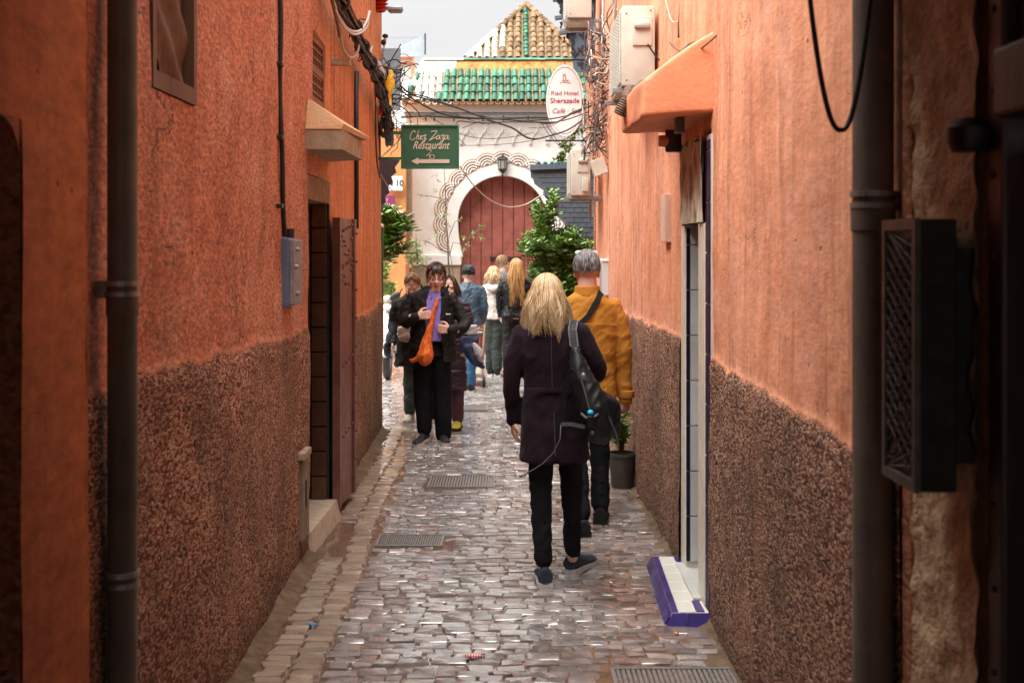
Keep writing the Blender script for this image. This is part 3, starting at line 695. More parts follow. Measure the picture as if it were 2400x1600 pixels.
# ------------------------------------------------------------------ lettering
def letters(name, body, size, loc, mat, parent, shear=0, ext=.002, align='CENTER', bold=0, sp=1.0, sx=1.0):
    cu = bpy.data.curves.new(name, 'FONT'); cu.body = body; cu.size = size; cu.align_x = align; cu.align_y = 'CENTER'
    cu.extrude = ext; cu.shear = shear; cu.offset = bold; cu.space_character = sp; cu.resolution_u = 3
    o = bpy.data.objects.new(name, cu); C.objects.link(o); bpy.context.view_layer.update()
    me = bpy.data.meshes.new_from_object(o.evaluated_get(bpy.context.evaluated_depsgraph_get())); bpy.data.objects.remove(o)
    off = Vector(loc)-wloc(parent)
    me.transform(Matrix.Translation(off) @ Matrix.Rotation(R(90), 4, 'X') @ Matrix.Diagonal((sx, 1, 1, 1)))
    me.materials.clear(); me.materials.append(mat); me.name = name
    return link(name, me, parent)
def strokes(name, lines, S, loc, r, mat, parent, slant=0):
    b = MB()
    for ln in lines:
        pts = [Vector(p) for p in ln]; o = []
        for i in range(len(pts)-1):
            p0, p1, p2, p3 = pts[max(i-1, 0)], pts[i], pts[i+1], pts[min(i+2, len(pts)-1)]
            for k in range(4):
                t = k/4; o.append(.5*((2*p1)+(-p0+p2)*t+(2*p0-5*p1+4*p2-p3)*t*t+(-p0+3*p1-3*p2+p3)*t**3))
        o.append(pts[-1])
        b.tube([Vector((loc[0]+S*(q.x+slant*q.y), loc[1], loc[2]+S*q.y)) for q in o], r, 5)
    return b.build(name, mat, parent)

# ------------------------------------------------------------------ white riad gate building closing the view
YG = 21.0
GB = thing('gate_building', 'white rendered building with red horseshoe door and green tiled eave closing the alley', 'building', (0, YG, 0))
cx0, cz0, Rr = (1178-1200)*YG/F, 1.8+(580-517)*YG/F, 105*YG/F         # centre and radius of the horseshoe arch
m_red = M('oxblood_door_paint', (.20, .048, .034), .6, .25, 5, 60, .002, pos=True, col2=(.29, .085, .06))
zb = 1.8-22*YG/F     # where the horseshoe ends and straight jambs begin
jx = 99*YG/F
angs = []
a_end = math.asin((zb-cz0)/Rr)
def arch_pts(r, n=40, dz=0):
    lo = [(k/10)**1.7 for k in range(10, 0, -1)]; q = (r-.082*t_**2 for t_ in [0]); h = cz0-zb
    left = [(cx0-(r-.085*(k/8)**2), cz0-h*k/8) for k in range(8, 0, -1)]
    top = [(cx0-r*math.cos(math.pi*k/n), cz0+r*math.sin(math.pi*k/n)) for k in range(n+1)]
    return left+top+[(2*cx0-x, z) for x, z in reversed(left)]
ap = arch_pts(Rr)
# wall plane with the opening
wall = MB(); zt = 4.36; xl, xr = -1.80, 3.2
outer = []
for (x, z) in ap:
    d = Vector((x-cx0, z-cz0)); d.normalize(); k = 1e9
    if d.x > 1e-6: k = min(k, (xr-cx0)/d.x)
    if d.x < -1e-6: k = min(k, (xl-cx0)/d.x)
    if d.y > 1e-6: k = min(k, (zt-cz0)/d.y)
    if d.y < -1e-6: k = min(k, (zb-cz0)/d.y)
    outer.append((cx0+d.x*k, cz0+d.y*k))
vs = [(x, YG, z) for x, z in ap]+[(x, YG, z) for x, z in outer]; n = len(ap)
wall.add(vs, [(i, i+1, n+i+1, n+i) for i in range(n-1)])
# corners
wall.add([(xl, YG-.0005, zt), (cx0-.9, YG-.0005, zt), (cx0-.9, YG-.0005, zt-.25), (xl, YG-.0005, zt-1.2)], [(0, 3, 2, 1)])
wall.add([(xr, YG-.0005, zt), (cx0+.9, YG-.0005, zt), (cx0+.9, YG-.0005, zt-.25), (xr, YG-.0005, zt-1.5)], [(0, 1, 2, 3)])
wall.box(xl, cx0-jx, YG-.002, YG+.3, zb-.001, zb+.03); 
wall.box(xl, xr, YG+.3, YG+3.5, .0, zt) if False else None
wall.box(xl, xl+.02, YG, YG+4, 0, zt); wall.box(xl, xr, YG+.36, YG+.4, zb, zt)
wall.build('wall', m_white, GB)
# soffit of the arch
sf = MB(); vs = []
for x, z in ap: vs += [(x, YG-.0, z), (x, YG+.30, z)]
sf.add(vs, [(2*i, 2*i+1, 2*i+3, 2*i+2) for i in range(n-1)])
sf.build('arch_soffit', m_white, GB, smooth=True)
# projecting plain archivolt band
def ring(r0, r1, y0, y1, a0, a1, n_, cx=None, cz=None, mb=None):
    cx = cx0 if cx is None else cx; cz = cz0 if cz is None else cz; mb = mb or MB(); vs = []
    for k in range(n_+1):
        a = a0+(a1-a0)*k/n_; c_, s_ = math.cos(a), math.sin(a)
        vs += [(cx+r0*c_, y0, cz+r0*s_), (cx+r1*c_, y0, cz+r1*s_), (cx+r1*c_, y1, cz+r1*s_), (cx+r0*c_, y1, cz+r0*s_)]
    fs = []
    for k in range(n_):
        for j in range(4): a = 4*k+j; b_ = 4*k+(j+1) % 4; fs.append((a, b_, b_+4, a+4))
    fs += [(0, 3, 2, 1), (4*n_, 4*n_+1, 4*n_+2, 4*n_+3)]
    return mb.add(vs, fs)
m_white2 = M('white_band_render', (.80, .79, .75), .75, .05, 4, 50, .002, pos=True)
ia, oa = arch_pts(Rr), arch_pts(Rr+.19); av = MB(); q_ = []
for (x0_, z0_), (x1_, z1_) in zip(ia, oa): q_ += [(x0_, YG-.05, z0_), (x1_, YG-.05, z1_), (x1_, YG, z1_), (x0_, YG, z0_)]
av.add(q_, [(4*k+j, 4*k+(j+1) % 4, 4*k+4+(j+1) % 4, 4*k+4+j) for k in range(len(ia)-1) for j in range(4)]); av.build('archivolt', m_white2, GB, smooth=30)
# scalloped shells round the arch: concentric ribs
m_peach = M('peach_recess', (.50, .31, .21), .8, .1, 5, pos=True)
r_in = Rr+.192
for k in range(-7, 8):
    a = R(90+k*15.6); c_, s_ = math.cos(a), math.sin(a); yo = .004*(k % 2)
    px_, pz_ = cx0+(r_in+.005)*c_, cz0+(r_in+.005)*s_
    shell = ring(.0, .225, YG-.012-yo, YG-.001, a-math.pi*.44, a+math.pi*.44, 18, px_, pz_).build('shell_ornament', m_peach, GB)
    for q in range(4):
        rr = .045+.045*q
        ring(rr, rr+.021, YG-.045-yo, YG-.011-yo, a-math.pi*.40, a+math.pi*.40, 18, px_, pz_).build('rib', m_white2, shell, smooth=30)
    aa = a+R(7.8)
    for u in range(3):
        MB().ell((cx0+(r_in+.03+.06*u)*math.cos(aa)+.018*(u % 2), YG-.04, cz0+(r_in+.03+.06*u)*math.sin(aa)), (.009, .009, .009), 6, 4).build('pierced_dot', m_iron, shell)
# door leaf planks
dl = MB().box(cx0-jx-.06, cx0+jx+.06, YG+.27, YG+.3, 0, 3.05).build('door', m_red, GB)
pw = 25.6*YG/F
for k in range(-5, 5):
    x0_, x1_ = cx0+k*pw+.006, cx0+(k+1)*pw-.006
    MB().bbox(x0_, x1_, YG+.235, YG+.268, .02, 3.03, .006).build('plank', m_red, dl)
MB().bbox(cx0-.22, cx0+.32, YG+.19, YG+.23, 1.60, 1.645, .006).build('bar', m_iron, dl)
bx = (1135-1200)*YG/F
MB().lathe([(.012, 0), (.018, .3)], (bx, YG+.22, 1.05), 8).build('knocker', m_iron, dl)
# lower stone jamb, ledge, string courses, cornice
MB().bbox(xl-.01, cx0-jx, YG-.10, YG+.3, 0, 1.50, .01).build('stone_plinth', m_stone, GB)
MB().bbox(xl-.03, cx0-jx+.02, YG-.14, YG+.3, 1.50, 1.68, .02).build('plinth_ledge', m_white2, GB)
MB().bbox(cx0+jx, xr, YG-.10, YG+.3, 0, 1.50, .01).build('stone_plinth', m_stone, GB)
MB().bbox(cx0+jx-.02, xr, YG-.14, YG+.3, 1.50, 1.68, .02).build('plinth_ledge', m_white2, GB)
zc = 1.8+(580-268)*YG/F
MB().bbox(xl-.02, xr, YG-.16, YG+.3, zc+.02, zc+.20, .012).build('cornice', m_white2, GB)
MB().bbox(xl-.02, xr, YG-.09, YG+.3, zc-.06, zc+.017, .012).build('cornice', m_white2, GB)
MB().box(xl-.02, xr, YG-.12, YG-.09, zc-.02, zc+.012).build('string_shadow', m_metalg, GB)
# plaster frieze of little ogee arches
fz = 1.8+(580-312)*YG/F
for k in range(-1, 9):
    fx = (1080+40.5*(k)-1200)*YG/F; q = 40.5*YG/F/2
    b = MB()
    for s_ in (-1, 1):
        pts = [(fx+s_*q, fz+.16), (fx+s_*q*.82, fz+.02), (fx+s_*q*.5, fz-.02), (fx+s_*q*.22, fz-.09), (fx+s_*.012, fz-.13)]
        b.tube([(x, YG-.01, z) for x, z in pts], .019, 6)
    b.bbox(fx-.022, fx+.022, YG-.05, YG, fz-.19, fz-.12, .008); b.ell((fx+q*.5, YG-.01, fz+.0), (.02, .02, .02), 8, 5); b.ell((fx-q*.5, YG-.01, fz+.0), (.02, .02, .02), 8, 5)
    b.build('ogee_moulding', m_white2, GB, smooth=40)
# lantern
lx, lz = cx0, 1.8+(580-408)*YG/F
LN = thing('wall_lantern', 'black iron lantern hanging over the red horseshoe door', 'lantern', (lx, YG-.13, lz))
MB().lathe([(.004, -.06), (.02, -.03), (.012, 0), (.07, .06), (.075, .075)], (lx, YG-.13, lz+.0), 6).build('base', m_iron, LN)
MB().lathe([(.06, .08), (.075, .23)], (lx, YG-.13, lz), 6).build('glass', M('old_lamp_glass', (.35, .36, .30), .2, .2, 9), LN)
MB().lathe([(.10, .235), (.075, .26), (.02, .30)], (lx, YG-.13, lz), 6).build('lid', m_iron, LN)
for k in range(6):
    a = 2*math.pi*k/6; MB().tube([(lx+.068*math.cos(a), YG-.13+.068*math.sin(a), lz+.075), (lx+.082*math.cos(a), YG-.13+.082*math.sin(a), lz+.235)], .006, 5).build('bar', m_iron, LN)
MB().tube([(lx, YG-.13, lz+.28), (lx, YG-.06, lz+.34), (lx, YG+.01, lz+.32)], .01, 6).build('arm', m_iron, LN)
# green tiled eave: 24 columns of 4 barrel tiles, the left ones pale, with overexposure painted into their colour
def tile_geo(L, r0, r1, th=.012, n=8):
    vs = []; 
    for y, r_ in ((0, r0), (L, r1)):
        for k in range(n+1):
            a = math.pi*k/n; vs.append((r_*math.cos(a), y, r_*math.sin(a)))
        for k in range(n+1):
            a = math.pi*k/n; vs.append(((r_-th)*math.cos(a), y, (r_-th)*math.sin(a)))
    m_ = n+1; fs = []
    for k in range(n): fs += [(k, k+1, 2*m_+k+1, 2*m_+k), (m_+k, 3*m_+k, 3*m_+k+1, m_+k+1), (k, m_+k, m_+k+1, k+1), (2*m_+k, 2*m_+k+1, 3*m_+k+1, 3*m_+k)]
    return vs, fs
m_green = M('green_glazed_tile', (.006, .065, .038), .42, .5, 6, 60, .002, isl=.5, pos=True, col2=(.03, .14, .085))
m_gpale = M('overexposed_glazed_tile', (.52, .60, .56), .35, .2, 8, 60, .002, isl=.15, pos=True, col2=(.66, .68, .64))  # overexposed glare put into the colour of the left green tiles
m_terr = M('mossy_terracotta_tile', (.13, .07, .035), .9, .35, 7, 50, .005, isl=.4, pos=True, col2=(.23, .145, .075))
m_terr2 = M('overexposed_clay_tile', (.64, .57, .47), .8, .12, 7, 50, .004, isl=.1, pos=True)  # pale clay colour that paints in the overexposed left side
m_ochre = M('ochre_lime_plaster', (.22, .085, .02), .85, .3, 9, 40, .006, pos=True, col2=(.48, .22, .06))
m_bedr = M('eave_mortar', (.34, .20, .11), .85, .3, 9, 40, .004, pos=True)
e0 = Vector((0, YG-.34, 1.8+(580-238)*(YG-.34)/F)); e1 = Vector((0, YG+.30, 1.8+(580-166)*(YG+.3)/F)); sl = (e1-e0); Ls = sl.length; ang = math.atan2(sl.z, sl.y)
v, f = tile_geo(Ls/4+.03, .052, .042)
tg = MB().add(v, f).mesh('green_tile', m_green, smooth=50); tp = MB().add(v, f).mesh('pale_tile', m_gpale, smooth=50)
MB().add([(xl-.05, e0.y+.02, e0.z-.012), (xr, e0.y+.02, e0.z-.012), (xr, e1.y, e1.z-.012), (xl+.12, e1.y, e1.z-.012), (xl-.05, YG, e0.z-.05), (xr, YG, e0.z-.05)], [(0, 1, 2, 3), (0, 4, 5, 1)]).build('roof_bed', m_bedr, GB)
sp_ = 16.4*20.66/F
for k in range(36):
    x = (978-1200)*20.66/F+sp_*k
    for j in range(4):
        p_ = e0+sl*(j/4); xx = x+random.uniform(-.006, .006)
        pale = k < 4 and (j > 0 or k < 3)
        o = link('green_tile' if not pale else 'overexposed_tile', tp if pale else tg, GB)
        lift = .012*(3-j)/3
        o.matrix_local = Matrix.Translation(Vector((xx, p_.y, p_.z+.004+random.uniform(-.003, .003)))-GB.location) @ Matrix.Rotation(ang-.05, 4, 'X') @ Matrix.Rotation(random.uniform(-.04, .04), 4, 'Z')
    # scalloped pan tile ends under the eave
    sc_ = ring(.030, .050, e0.y-.01, e0.y+.06, math.pi, 2*math.pi, 8, x+sp_/2, e0.z-.005); sc_.build('pan_tile', m_bedr if k > 4 else m_terr2, GB, smooth=40)
for j in range(5):   # sloping verge tiles at the left end
    p_ = e0+sl*(j/5); o = link('verge_tile', tg if j in (1, 3) else tp, GB)
    o.matrix_local = Matrix.Translation(Vector((xl+.0+.055*j, p_.y, p_.z+.03))-GB.location) @ Matrix.Rotation(-.25, 4, 'Z') @ Matrix.Rotation(ang, 4, 'X')
zt0, zt1 = e1.z, 1.8+(580-140)*(YG+.42)/F
om = [(xl+.14, zt0-.02), (xr, zt0-.02), (xr, zt1), (xl+.24, zt1)]
xs_ = (1062-1200)*21.3/F
MB().add([(xs_, YG+.30, zt0-.02), (xr, YG+.30, zt0-.02), (xr, YG+.44, zt1), (xs_+.07, YG+.44, zt1), (xr, YG+.8, zt1), (xs_, YG+.8, zt1)], [(0, 1, 2, 3), (3, 2, 4, 5)]).build('ochre_roof_band', m_ochre, GB)
MB().add([(xl+.12, YG+.30, zt0-.02), (xs_, YG+.30, zt0-.02), (xs_+.07, YG+.44, zt1), (xl+.24, YG+.44, zt1), (xs_, YG+.8, zt1), (xl+.24, YG+.8, zt1)], [(0, 1, 2, 3), (3, 2, 4, 5)]).build('overexposed_roof_band', M('overexposed_render', (.72, .68, .60), .8, .06, 4, 40, .004, pos=True), GB)  # left end of the band, its overexposure painted as a pale colour
rt = MB().add(*[q for q in (lambda g: (([(b_, a, c) for a, b_, c in g[0]]), [tuple(reversed(x)) for x in g[1]]))(tile_geo(.15, .042, .038))]).mesh('ridge_tile', m_green, smooth=50)
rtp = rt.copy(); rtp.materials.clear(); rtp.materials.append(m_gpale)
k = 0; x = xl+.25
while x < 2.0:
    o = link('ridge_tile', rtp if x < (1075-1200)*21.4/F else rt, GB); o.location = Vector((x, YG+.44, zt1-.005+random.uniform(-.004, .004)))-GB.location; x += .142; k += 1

# ------------------------------------------------------------------ pyramid roofed pavilion behind
PR = thing('pyramid_roof_pavilion', 'pavilion with a steep mossy terracotta pyramid roof behind the white gate', 'building', (.3, 25.2, 0))
D0 = 24.0; ax, az = (1233-1200)*25.2/F, 1.8+(580-14)*25.2/F; bz = 1.8+(580-140)*D0/F; hw = 1.16; bxc = (1233-1200)*D0/F
MB().box(bxc-hw+.1, bxc+hw-.1, D0+.1, D0+2.3, 0, bz).build('wall', m_white, PR)
apx = Vector((ax, 25.2, az)); c4 = [Vector((bxc-hw, D0, bz)), Vector((bxc+hw, D0, bz)), Vector((bxc+hw, D0+2.4, bz)), Vector((bxc-hw, D0+2.4, bz))]
MB().add(c4+[apx], [(0, 1, 4), (1, 2, 4), (2, 3, 4), (3, 0, 4), (3, 2, 1, 0)]).build('roof_core', M('mossy_mortar', (.17, .11, .06), .9, .3, 9, 40, .006, pos=True, col2=(.24, .18, .10)), PR)
v, f = tile_geo(.20, .060, .050)
tt = MB().add(v, f).mesh('terracotta_tile', m_terr, smooth=50); tw = MB().add(v, f).mesh('overexposed_roof_tile', m_terr2, smooth=50)
tgr = MB().add(*tile_geo(.16, .055, .045)).mesh('green_tile', m_green, smooth=50); rise = (az-bz); dep = 1.2; an = math.atan2(rise, dep); Lf = math.hypot(rise, dep)
for k in range(-7, 8):
    x = bxc+.152*k; L_ = Lf*(1-abs(.152*k)/hw)-(.03 if k else .22); u = 0
    while u < L_-.06:
        t_ = u/Lf; px = 1200+x*F/D0
        g = k == 0; mesh = tgr if g else (tw if px < 1162+ (u*55) and px < 1178 else tt)  # left tiles take the pale colour that stands for overexposure
        o = link(mesh.name, mesh, PR)
        o.matrix_local = Matrix.Translation(Vector((x+random.uniform(-.008, .008), D0+dep*t_-.02, bz+rise*t_+.02+(.03 if g else 0)))-PR.location) @ Matrix.Rotation(an-.06, 4, 'X'); u += .118 if g else .16
for s_ in (-1, 1):    # hip ridges
    a = c4[0] if s_ < 0 else c4[1]; d = apx-a; n_ = 12
    q = d.to_track_quat('Y', 'Z').to_matrix().to_4x4()
    for k in range(n_):
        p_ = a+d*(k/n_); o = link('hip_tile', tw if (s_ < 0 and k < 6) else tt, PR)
        o.matrix_local = Matrix.Translation(p_+Vector((0, -.01, .03))-PR.location) @ q @ Matrix.Diagonal((1.15, .95, 1.15, 1))
MB().ell(tuple(apx+Vector((0, 0, .03))), (.08, .08, .06), 12, 8).build('apex_cap', m_terr, PR, smooth=True)

# ------------------------------------------------------------------ left side of the little square
m_dgrey = M('slate_grey_panel', (.13, .15, .17), .5, .2, 4, 40, .001)
WB = thing('white_house', 'distant white house with orange cornice lines behind the left cables', 'house', (-2.5, 24, 0))
x1_ = (968-1200)*24/F
MB().box(-7, x1_, 24, 27, 0, 1.8+(580-133)*24/F).build('wall', m_white, WB)
for py in (134, 147): MB().box(-7, x1_+.03, 23.94, 23.998, 1.8+(580-py-3)*24/F, 1.8+(580-py)*24/F).build('cornice_line', M('orange_trim', (.6, .2, .08), .7), WB)
MB().box(x1_-.03, x1_+.02, 23.93, 23.999, 3.6, 5.4).build('corner_trim', m_hoodr, WB)
rl = thing('roof_fence', 'ribbed pale metal fence with sloping top on the distant rooftop', 'fence', (-2.2, 26, 5.6))
m_rib = M('pale_blue_sheet', (.36, .42, .46), .4, .2, 5)
for k in range(26):
    px = 903+3.6*k; zt_ = 1.8+(580-(124-43*min(1, max(0, (px-905)/90))))*26/F
    X_ = (px-1200)*26/F; MB().box(X_, X_+.023, 26-.01*(k % 2), 26.02, 1.8+(580-132)*26/F, zt_).build('slat', m_rib, rl)
for k in range(20):
    px = 900+4.9*k; X_ = (px-1200)*26/F; MB().box(X_, X_+.004, 26.3, 26.304, 5.8, 1.8+(580-82)*26/F).build('wire', m_metalg, rl)
MB().box(-2.75, (997-1200)*26/F+.01, 26.3, 26.306, 1.8+(580-83)*26/F, 1.8+(580-82)*26/F).build('top_wire', m_metalg, rl)
MB().box((995-1200)*26/F, (998-1200)*26/F, 25.97, 26.03, 1.8+(580-128)*26/F, 1.8+(580-79)*26/F).build('post', m_iron, rl)
gp = MB().bbox((885-1200)*14.2/F, (938.5-1200)*14.2/F, 14.2, 14.24, 1.8+(580-258)*14.2/F, 1.8+(580-113)*14.2/F, .006).build('sign_panel', m_dgrey); tag(gp, 'plain slate grey panel behind the cable tangle at the left wall end', 'panel')
# orange building with signs
OB = thing('orange_house', 'small orange house carrying three signs, left of the white gate', 'house', (-2.2, 19.5, 0))
m_or = M('orange_render', (.60, .26, .09), .8, .12, 3, 50, .003, pos=True)
D = 19.5; xr_ = (951-1200)*D/F
MB().box(-5, xr_, D, D+1.3, 1.25, 1.8+(580-300)*D/F).build('wall', m_or, OB)
MB().box(-5, xr_, D+.4, D+1.3, 0, 1.25).build('wall', m_or, OB)
ppts = [((917-1200)*D/F-.02, 0), (xr_, 0), (xr_, 1.25), ((925-1200)*D/F, 1.25), ((914-1200)*D/F, .95), ((921-1200)*D/F, .6), ((912-1200)*D/F, .45)]
MB().prism(ppts, D-.02, D+.4).build('sculpted_pier', m_or, OB)
MB().box(xr_, xr_+.06, D-.03, D+.4, .3, 1.7).build('red_trim', M('brick_red_trim', (.35, .10, .05), .8), OB)
MB().box(xr_+.002, xr_+.05, D+.3, D+.5, 1.7, 3.3).build('tan_trim', m_stone, OB)
m_sw = M('sign_white', (.72, .72, .72), .4, .04, 3); m_sb = M('sign_ink', (.04, .045, .07), .5); m_sp = M('sign_plum', (.26, .035, .13), .4, .08, 3)
def plate(name, label, x0p, x1p, y0p, y1p, Dp, mat):
    a = P(x0p, y1p, Dp); b_ = P(x1p, y0p, Dp)
    t_ = thing(name, label, 'sign', ((a.x+b_.x)/2, Dp, a.z)); MB().bbox(a.x, b_.x, Dp-.02, Dp, a.z, b_.z, .004).build('board', mat, t_); return t_, a, b_
t_, a, b_ = plate('number_sign', 'white N 10 sign high on the small orange house', 905, 944, 413, 447, 19.4, m_sw)
letters('lettering', 'N 10', .13, ((a.x+b_.x)/2+.012, 19.377, (a.z+b_.z)/2), m_sb, t_, bold=.002)
t_, a, b_ = plate('plum_sign', 'plum LALLA sign between two white signs', 878, 926, 458, 492, 19.4, m_sp)
letters('lettering', 'LALLA', .068, ((a.x+b_.x)/2+.05, 19.377, (a.z+b_.z)/2-.035), m_sw, t_, bold=.001)
strokes('emblem', [[(0, 0), (.3, .8), (.6, 0), (.9, .8)], [(0, 1), (1, 1)]], .05, (b_.x-.16, 19.376, (a.z+b_.z)/2+.01), .003, m_sw, t_)
t_, a, b_ = plate('riad_sign', 'white Riad sign with black arrow, lowest on the orange house', 880, 945, 493, 517, 19.4, m_sw)
letters('lettering', 'Riad Mona', .073, ((a.x+b_.x)/2+.02, 19.377, (a.z+b_.z)/2+.02), m_sb, t_, shear=.35)
strokes('arrow', [[(0, 0), (5, 0), (5, 1)], [(4.6, .6), (5, 1.05), (5.4, .6)]], .045, (b_.x-.26, 19.376, a.z+.03), .004, m_sb, t_)
# plum-black scalloped awning edge hanging in front of the signs, green frame arms
sa = [(888, 366), (938, 366), (940, 384), (922, 386)]
pts = [(888, 372), (936, 372)]
edge = [(936, 378), (925, 392), (929, 404), (917, 414), (921, 428), (909, 436), (913, 452), (902, 460), (905, 474), (895, 480), (897, 492), (888, 497)]
poly = [P(px, py, 13.4) for px, py in pts+edge]
aw = MB().prism([(p.x, p.z) for p in poly], 13.38, 13.43).build('scalloped_awning', M('plum_black_wood', (.035, .018, .022), .6, .3, 9)); tag(aw, 'dark plum scalloped awning end at the corner of the left wall', 'awning')
pole = thing('green_pole', 'slim green metal pole at the far corner of the left wall', 'pole', (-1.30, 12.36, .9))
m_gm = M('green_metal_paint', (.035, .15, .075), .45, .15, 9)
a = P(895, 806, 12.45); b_ = P(895, 530, 12.45)
MB().lathe([(.016, a.z), (.016, b_.z)], (a.x, 12.45, 0), 12).build('tube', m_gm, pole, smooth=40)
MB().ell((a.x, 12.45, b_.z), (.022, .022, .022), 10, 6).build('knob', m_white2, pole); MB().box(a.x-.04, a.x, 12.30, 12.46, a.z+.1, a.z+.13).build('bracket', m_gm, pole)

# ------------------------------------------------------------------ Chez Zaza sign
D = 12.0; a = P(940, 396, D); b_ = P(1076, 293, D)
CZ = thing('restaurant_sign', 'green Chez Zaza Restaurant sign with white arrow hung over the alley', 'sign', ((a.x+b_.x)/2, D, a.z))
m_sg = M('sign_green', (.028, .115, .06), .42, .12, 4, 60, .0006, col2=(.04, .13, .075))
m_so = M('sign_cream_paint', (.66, .60, .48), .5, .06, 6)
MB().box(a.x+.012, b_.x-.012, D-.012, D+.012, a.z+.012, b_.z-.012).build('panel', m_sg, CZ)
f_ = MB()
for q in ((a.x, b_.x, a.z, a.z+.018), (a.x, b_.x, b_.z-.018, b_.z), (a.x, a.x+.016, a.z+.018, b_.z-.018), (b_.x-.016, b_.x, a.z+.018, b_.z-.018)): f_.bbox(q[0], q[1], D-.026, D+.02, q[2], q[3], .003)
f_.build('frame', m_gm, CZ)
xa_, za_ = a.x+.095, b_.z-.155; yy = D-.0165
sc_ = .0072
CH = [[(7.5, 11), (7.2, 13), (5, 13), (2, 9), (.8, 4), (2.2, 1.2), (5, 1), (7.5, 4)],
      [(12.5, 14), (10.5, 7), (8.8, 1.4)], [(8.8, 2), (11, 6.5), (12.6, 6.6), (11.8, 3), (12.4, 1.6), (14, 2)],
      [(14, 3.6), (17, 5.2), (16.6, 6.6), (14.8, 5.6), (14.4, 2.6), (16, 1.4), (18.5, 3)],
      [(18.6, 6.2), (20.5, 7.4), (22.2, 7), (19.8, 3.6), (21.2, 3), (20.5, -.5), (17.5, -4), (16, -3.4), (18.6, -.6), (23, 2.6)],
      [(29, 11.8), (32, 12.6), (37, 12.6), (32, 6), (26.8, .2), (31, 2.6), (35, 4.2), (38, 6.0)],
      [(40.5, 6.6), (38, 7), (36, 3.6), (36.6, 1.6), (38.8, 3), (41.2, 7), (40.4, 3), (41.2, 1.6), (43, 3)],
      [(43, 6.2), (44.6, 7.4), (46.6, 7), (44, 3.6), (45.6, 3), (45, -.8), (41.6, -5), (40, -4), (43, -1), (47, 2.2)],
      [(51.6, 6.6), (49, 7), (47, 3.6), (47.6, 1.6), (49.8, 3), (52.2, 7), (51.4, 3), (52.2, 1.6), (54.4, 3.4)]]
strokes('script_lettering', CH, sc_, (xa_-.012, yy, za_-.0), .0042, m_so, CZ)
letters('lettering', 'Restaurant', .108, ((a.x+b_.x)/2+.004, D-.0145, (a.z+b_.z)/2+.012), m_so, CZ, shear=.45, bold=.0008, ext=.0015, sx=.74)
strokes('monogram', [[(0, 10), (3, 9.6), (7, 9.8), (3, 4), (-1, 1), (3, 4.2), (4, 1), (3.6, -3), (5, -5), (6.6, -3), (5, -.5), (6, 2.6), (10.5, 2), (10.8, -1), (8, -3)]], .0066, ((a.x+b_.x)/2-.03, yy, a.z+.115), .0026, m_so, CZ)
zz_ = a.z+.073; xl_ = a.x+.10
MB().prism([(xl_, zz_), (xl_+.068, zz_+.036), (xl_+.068, zz_+.018), (xl_+.37, zz_+.018), (xl_+.37, zz_-.018), (xl_+.068, zz_-.018), (xl_+.068, zz_-.036)], D-.016, D-.0125).build('arrow', m_so, CZ)
for z in (b_.z-.08, a.z+.10): MB().box(-1.31, a.x, D-.012, D+.012, z-.012, z+.014).build('mounting_arm', m_gm, CZ)
# ------------------------------------------------------------------ oval hotel sign
D = 13.2; c = P(1324, 236, D); 
OS = thing('oval_sign', 'white oval Riad Hotel Sherazade sign on black iron bars', 'sign', (c.x, D, c.z-.4))
rx, rz = 44*D/F, 84*D/F
b = MB(); n_ = 48
def ovalprism(rx, rz, y0, y1): return MB().prism([(c.x+rx*math.cos(-2*math.pi*k/n_), c.z+rz*math.sin(-2*math.pi*k/n_)) for k in range(n_)], y0, y1)
ovalprism(rx, rz, D-.01, D+.02).build('board', M('sign_ivory', (.74, .73, .72), .4, .04, 4), OS)
m_pk = M('sign_crimson', (.34, .02, .045), .5)
vs = []; 
for k in range(n_):
    a_ = 2*math.pi*k/n_
    for s_ in (.90, .915): vs.append((c.x+rx*s_*math.cos(a_), D-.0125, c.z+rz*(s_+.02)*math.sin(a_)))
MB().add(vs, [(2*k, 2*k+1, (2*k+3) % (2*n_), (2*k+2) % (2*n_)) for k in range(n_)]).build('outline', m_pk, OS)
letters('lettering', 'Riad Hotel', .068, (c.x-.003, D-.012, c.z+.075), m_pk, OS, ext=.001)
letters('lettering', 'Sherazade', .077, (c.x-.002, D-.012, c.z-.005), m_pk, OS, ext=.001, bold=.001)
letters('lettering', 'Café · Spa', .076, (c.x+.01, D-.012, c.z-.115), m_pk, OS, shear=.3, ext=.001)
strokes('emblem', [[(0, 0), (3, 1), (7, .4), (11, .2)], [(3, 1.6), (4, 4), (3, 6), (5, 7.6), (6, 6), (5.4, 4.4), (7.6, 2.6), (8.6, 1)], [(2, 3.6), (5, 2.2), (9.4, 3)], [(3, 7.6), (4.4, 9), (6, 8.2)]], .0105, (c.x-.055, D-.0125, c.z+.185), .0022, m_pk, OS)
for py in (141, 330):
    z = P(0, py, D).z; MB().box(P(1278, py, D).x, .94, D-.008, D+.010, z-.008, z+.008).build('iron_bar', m_iron, OS)
MB().box(c.x-.004, c.x+.004, D-.004, D+.006, c.z+rz, P(0, 141, D).z).build('hanger', m_iron, OS); MB().box(c.x-.004, c.x+.004, D-.004, D+.006, P(0, 330, D).z, c.z-rz).build('hanger', m_iron, OS)
MB().box(.90, .925, D-.03, D+.03, 2.6, 3.8).build('mounting_post', m_dgrey, OS)

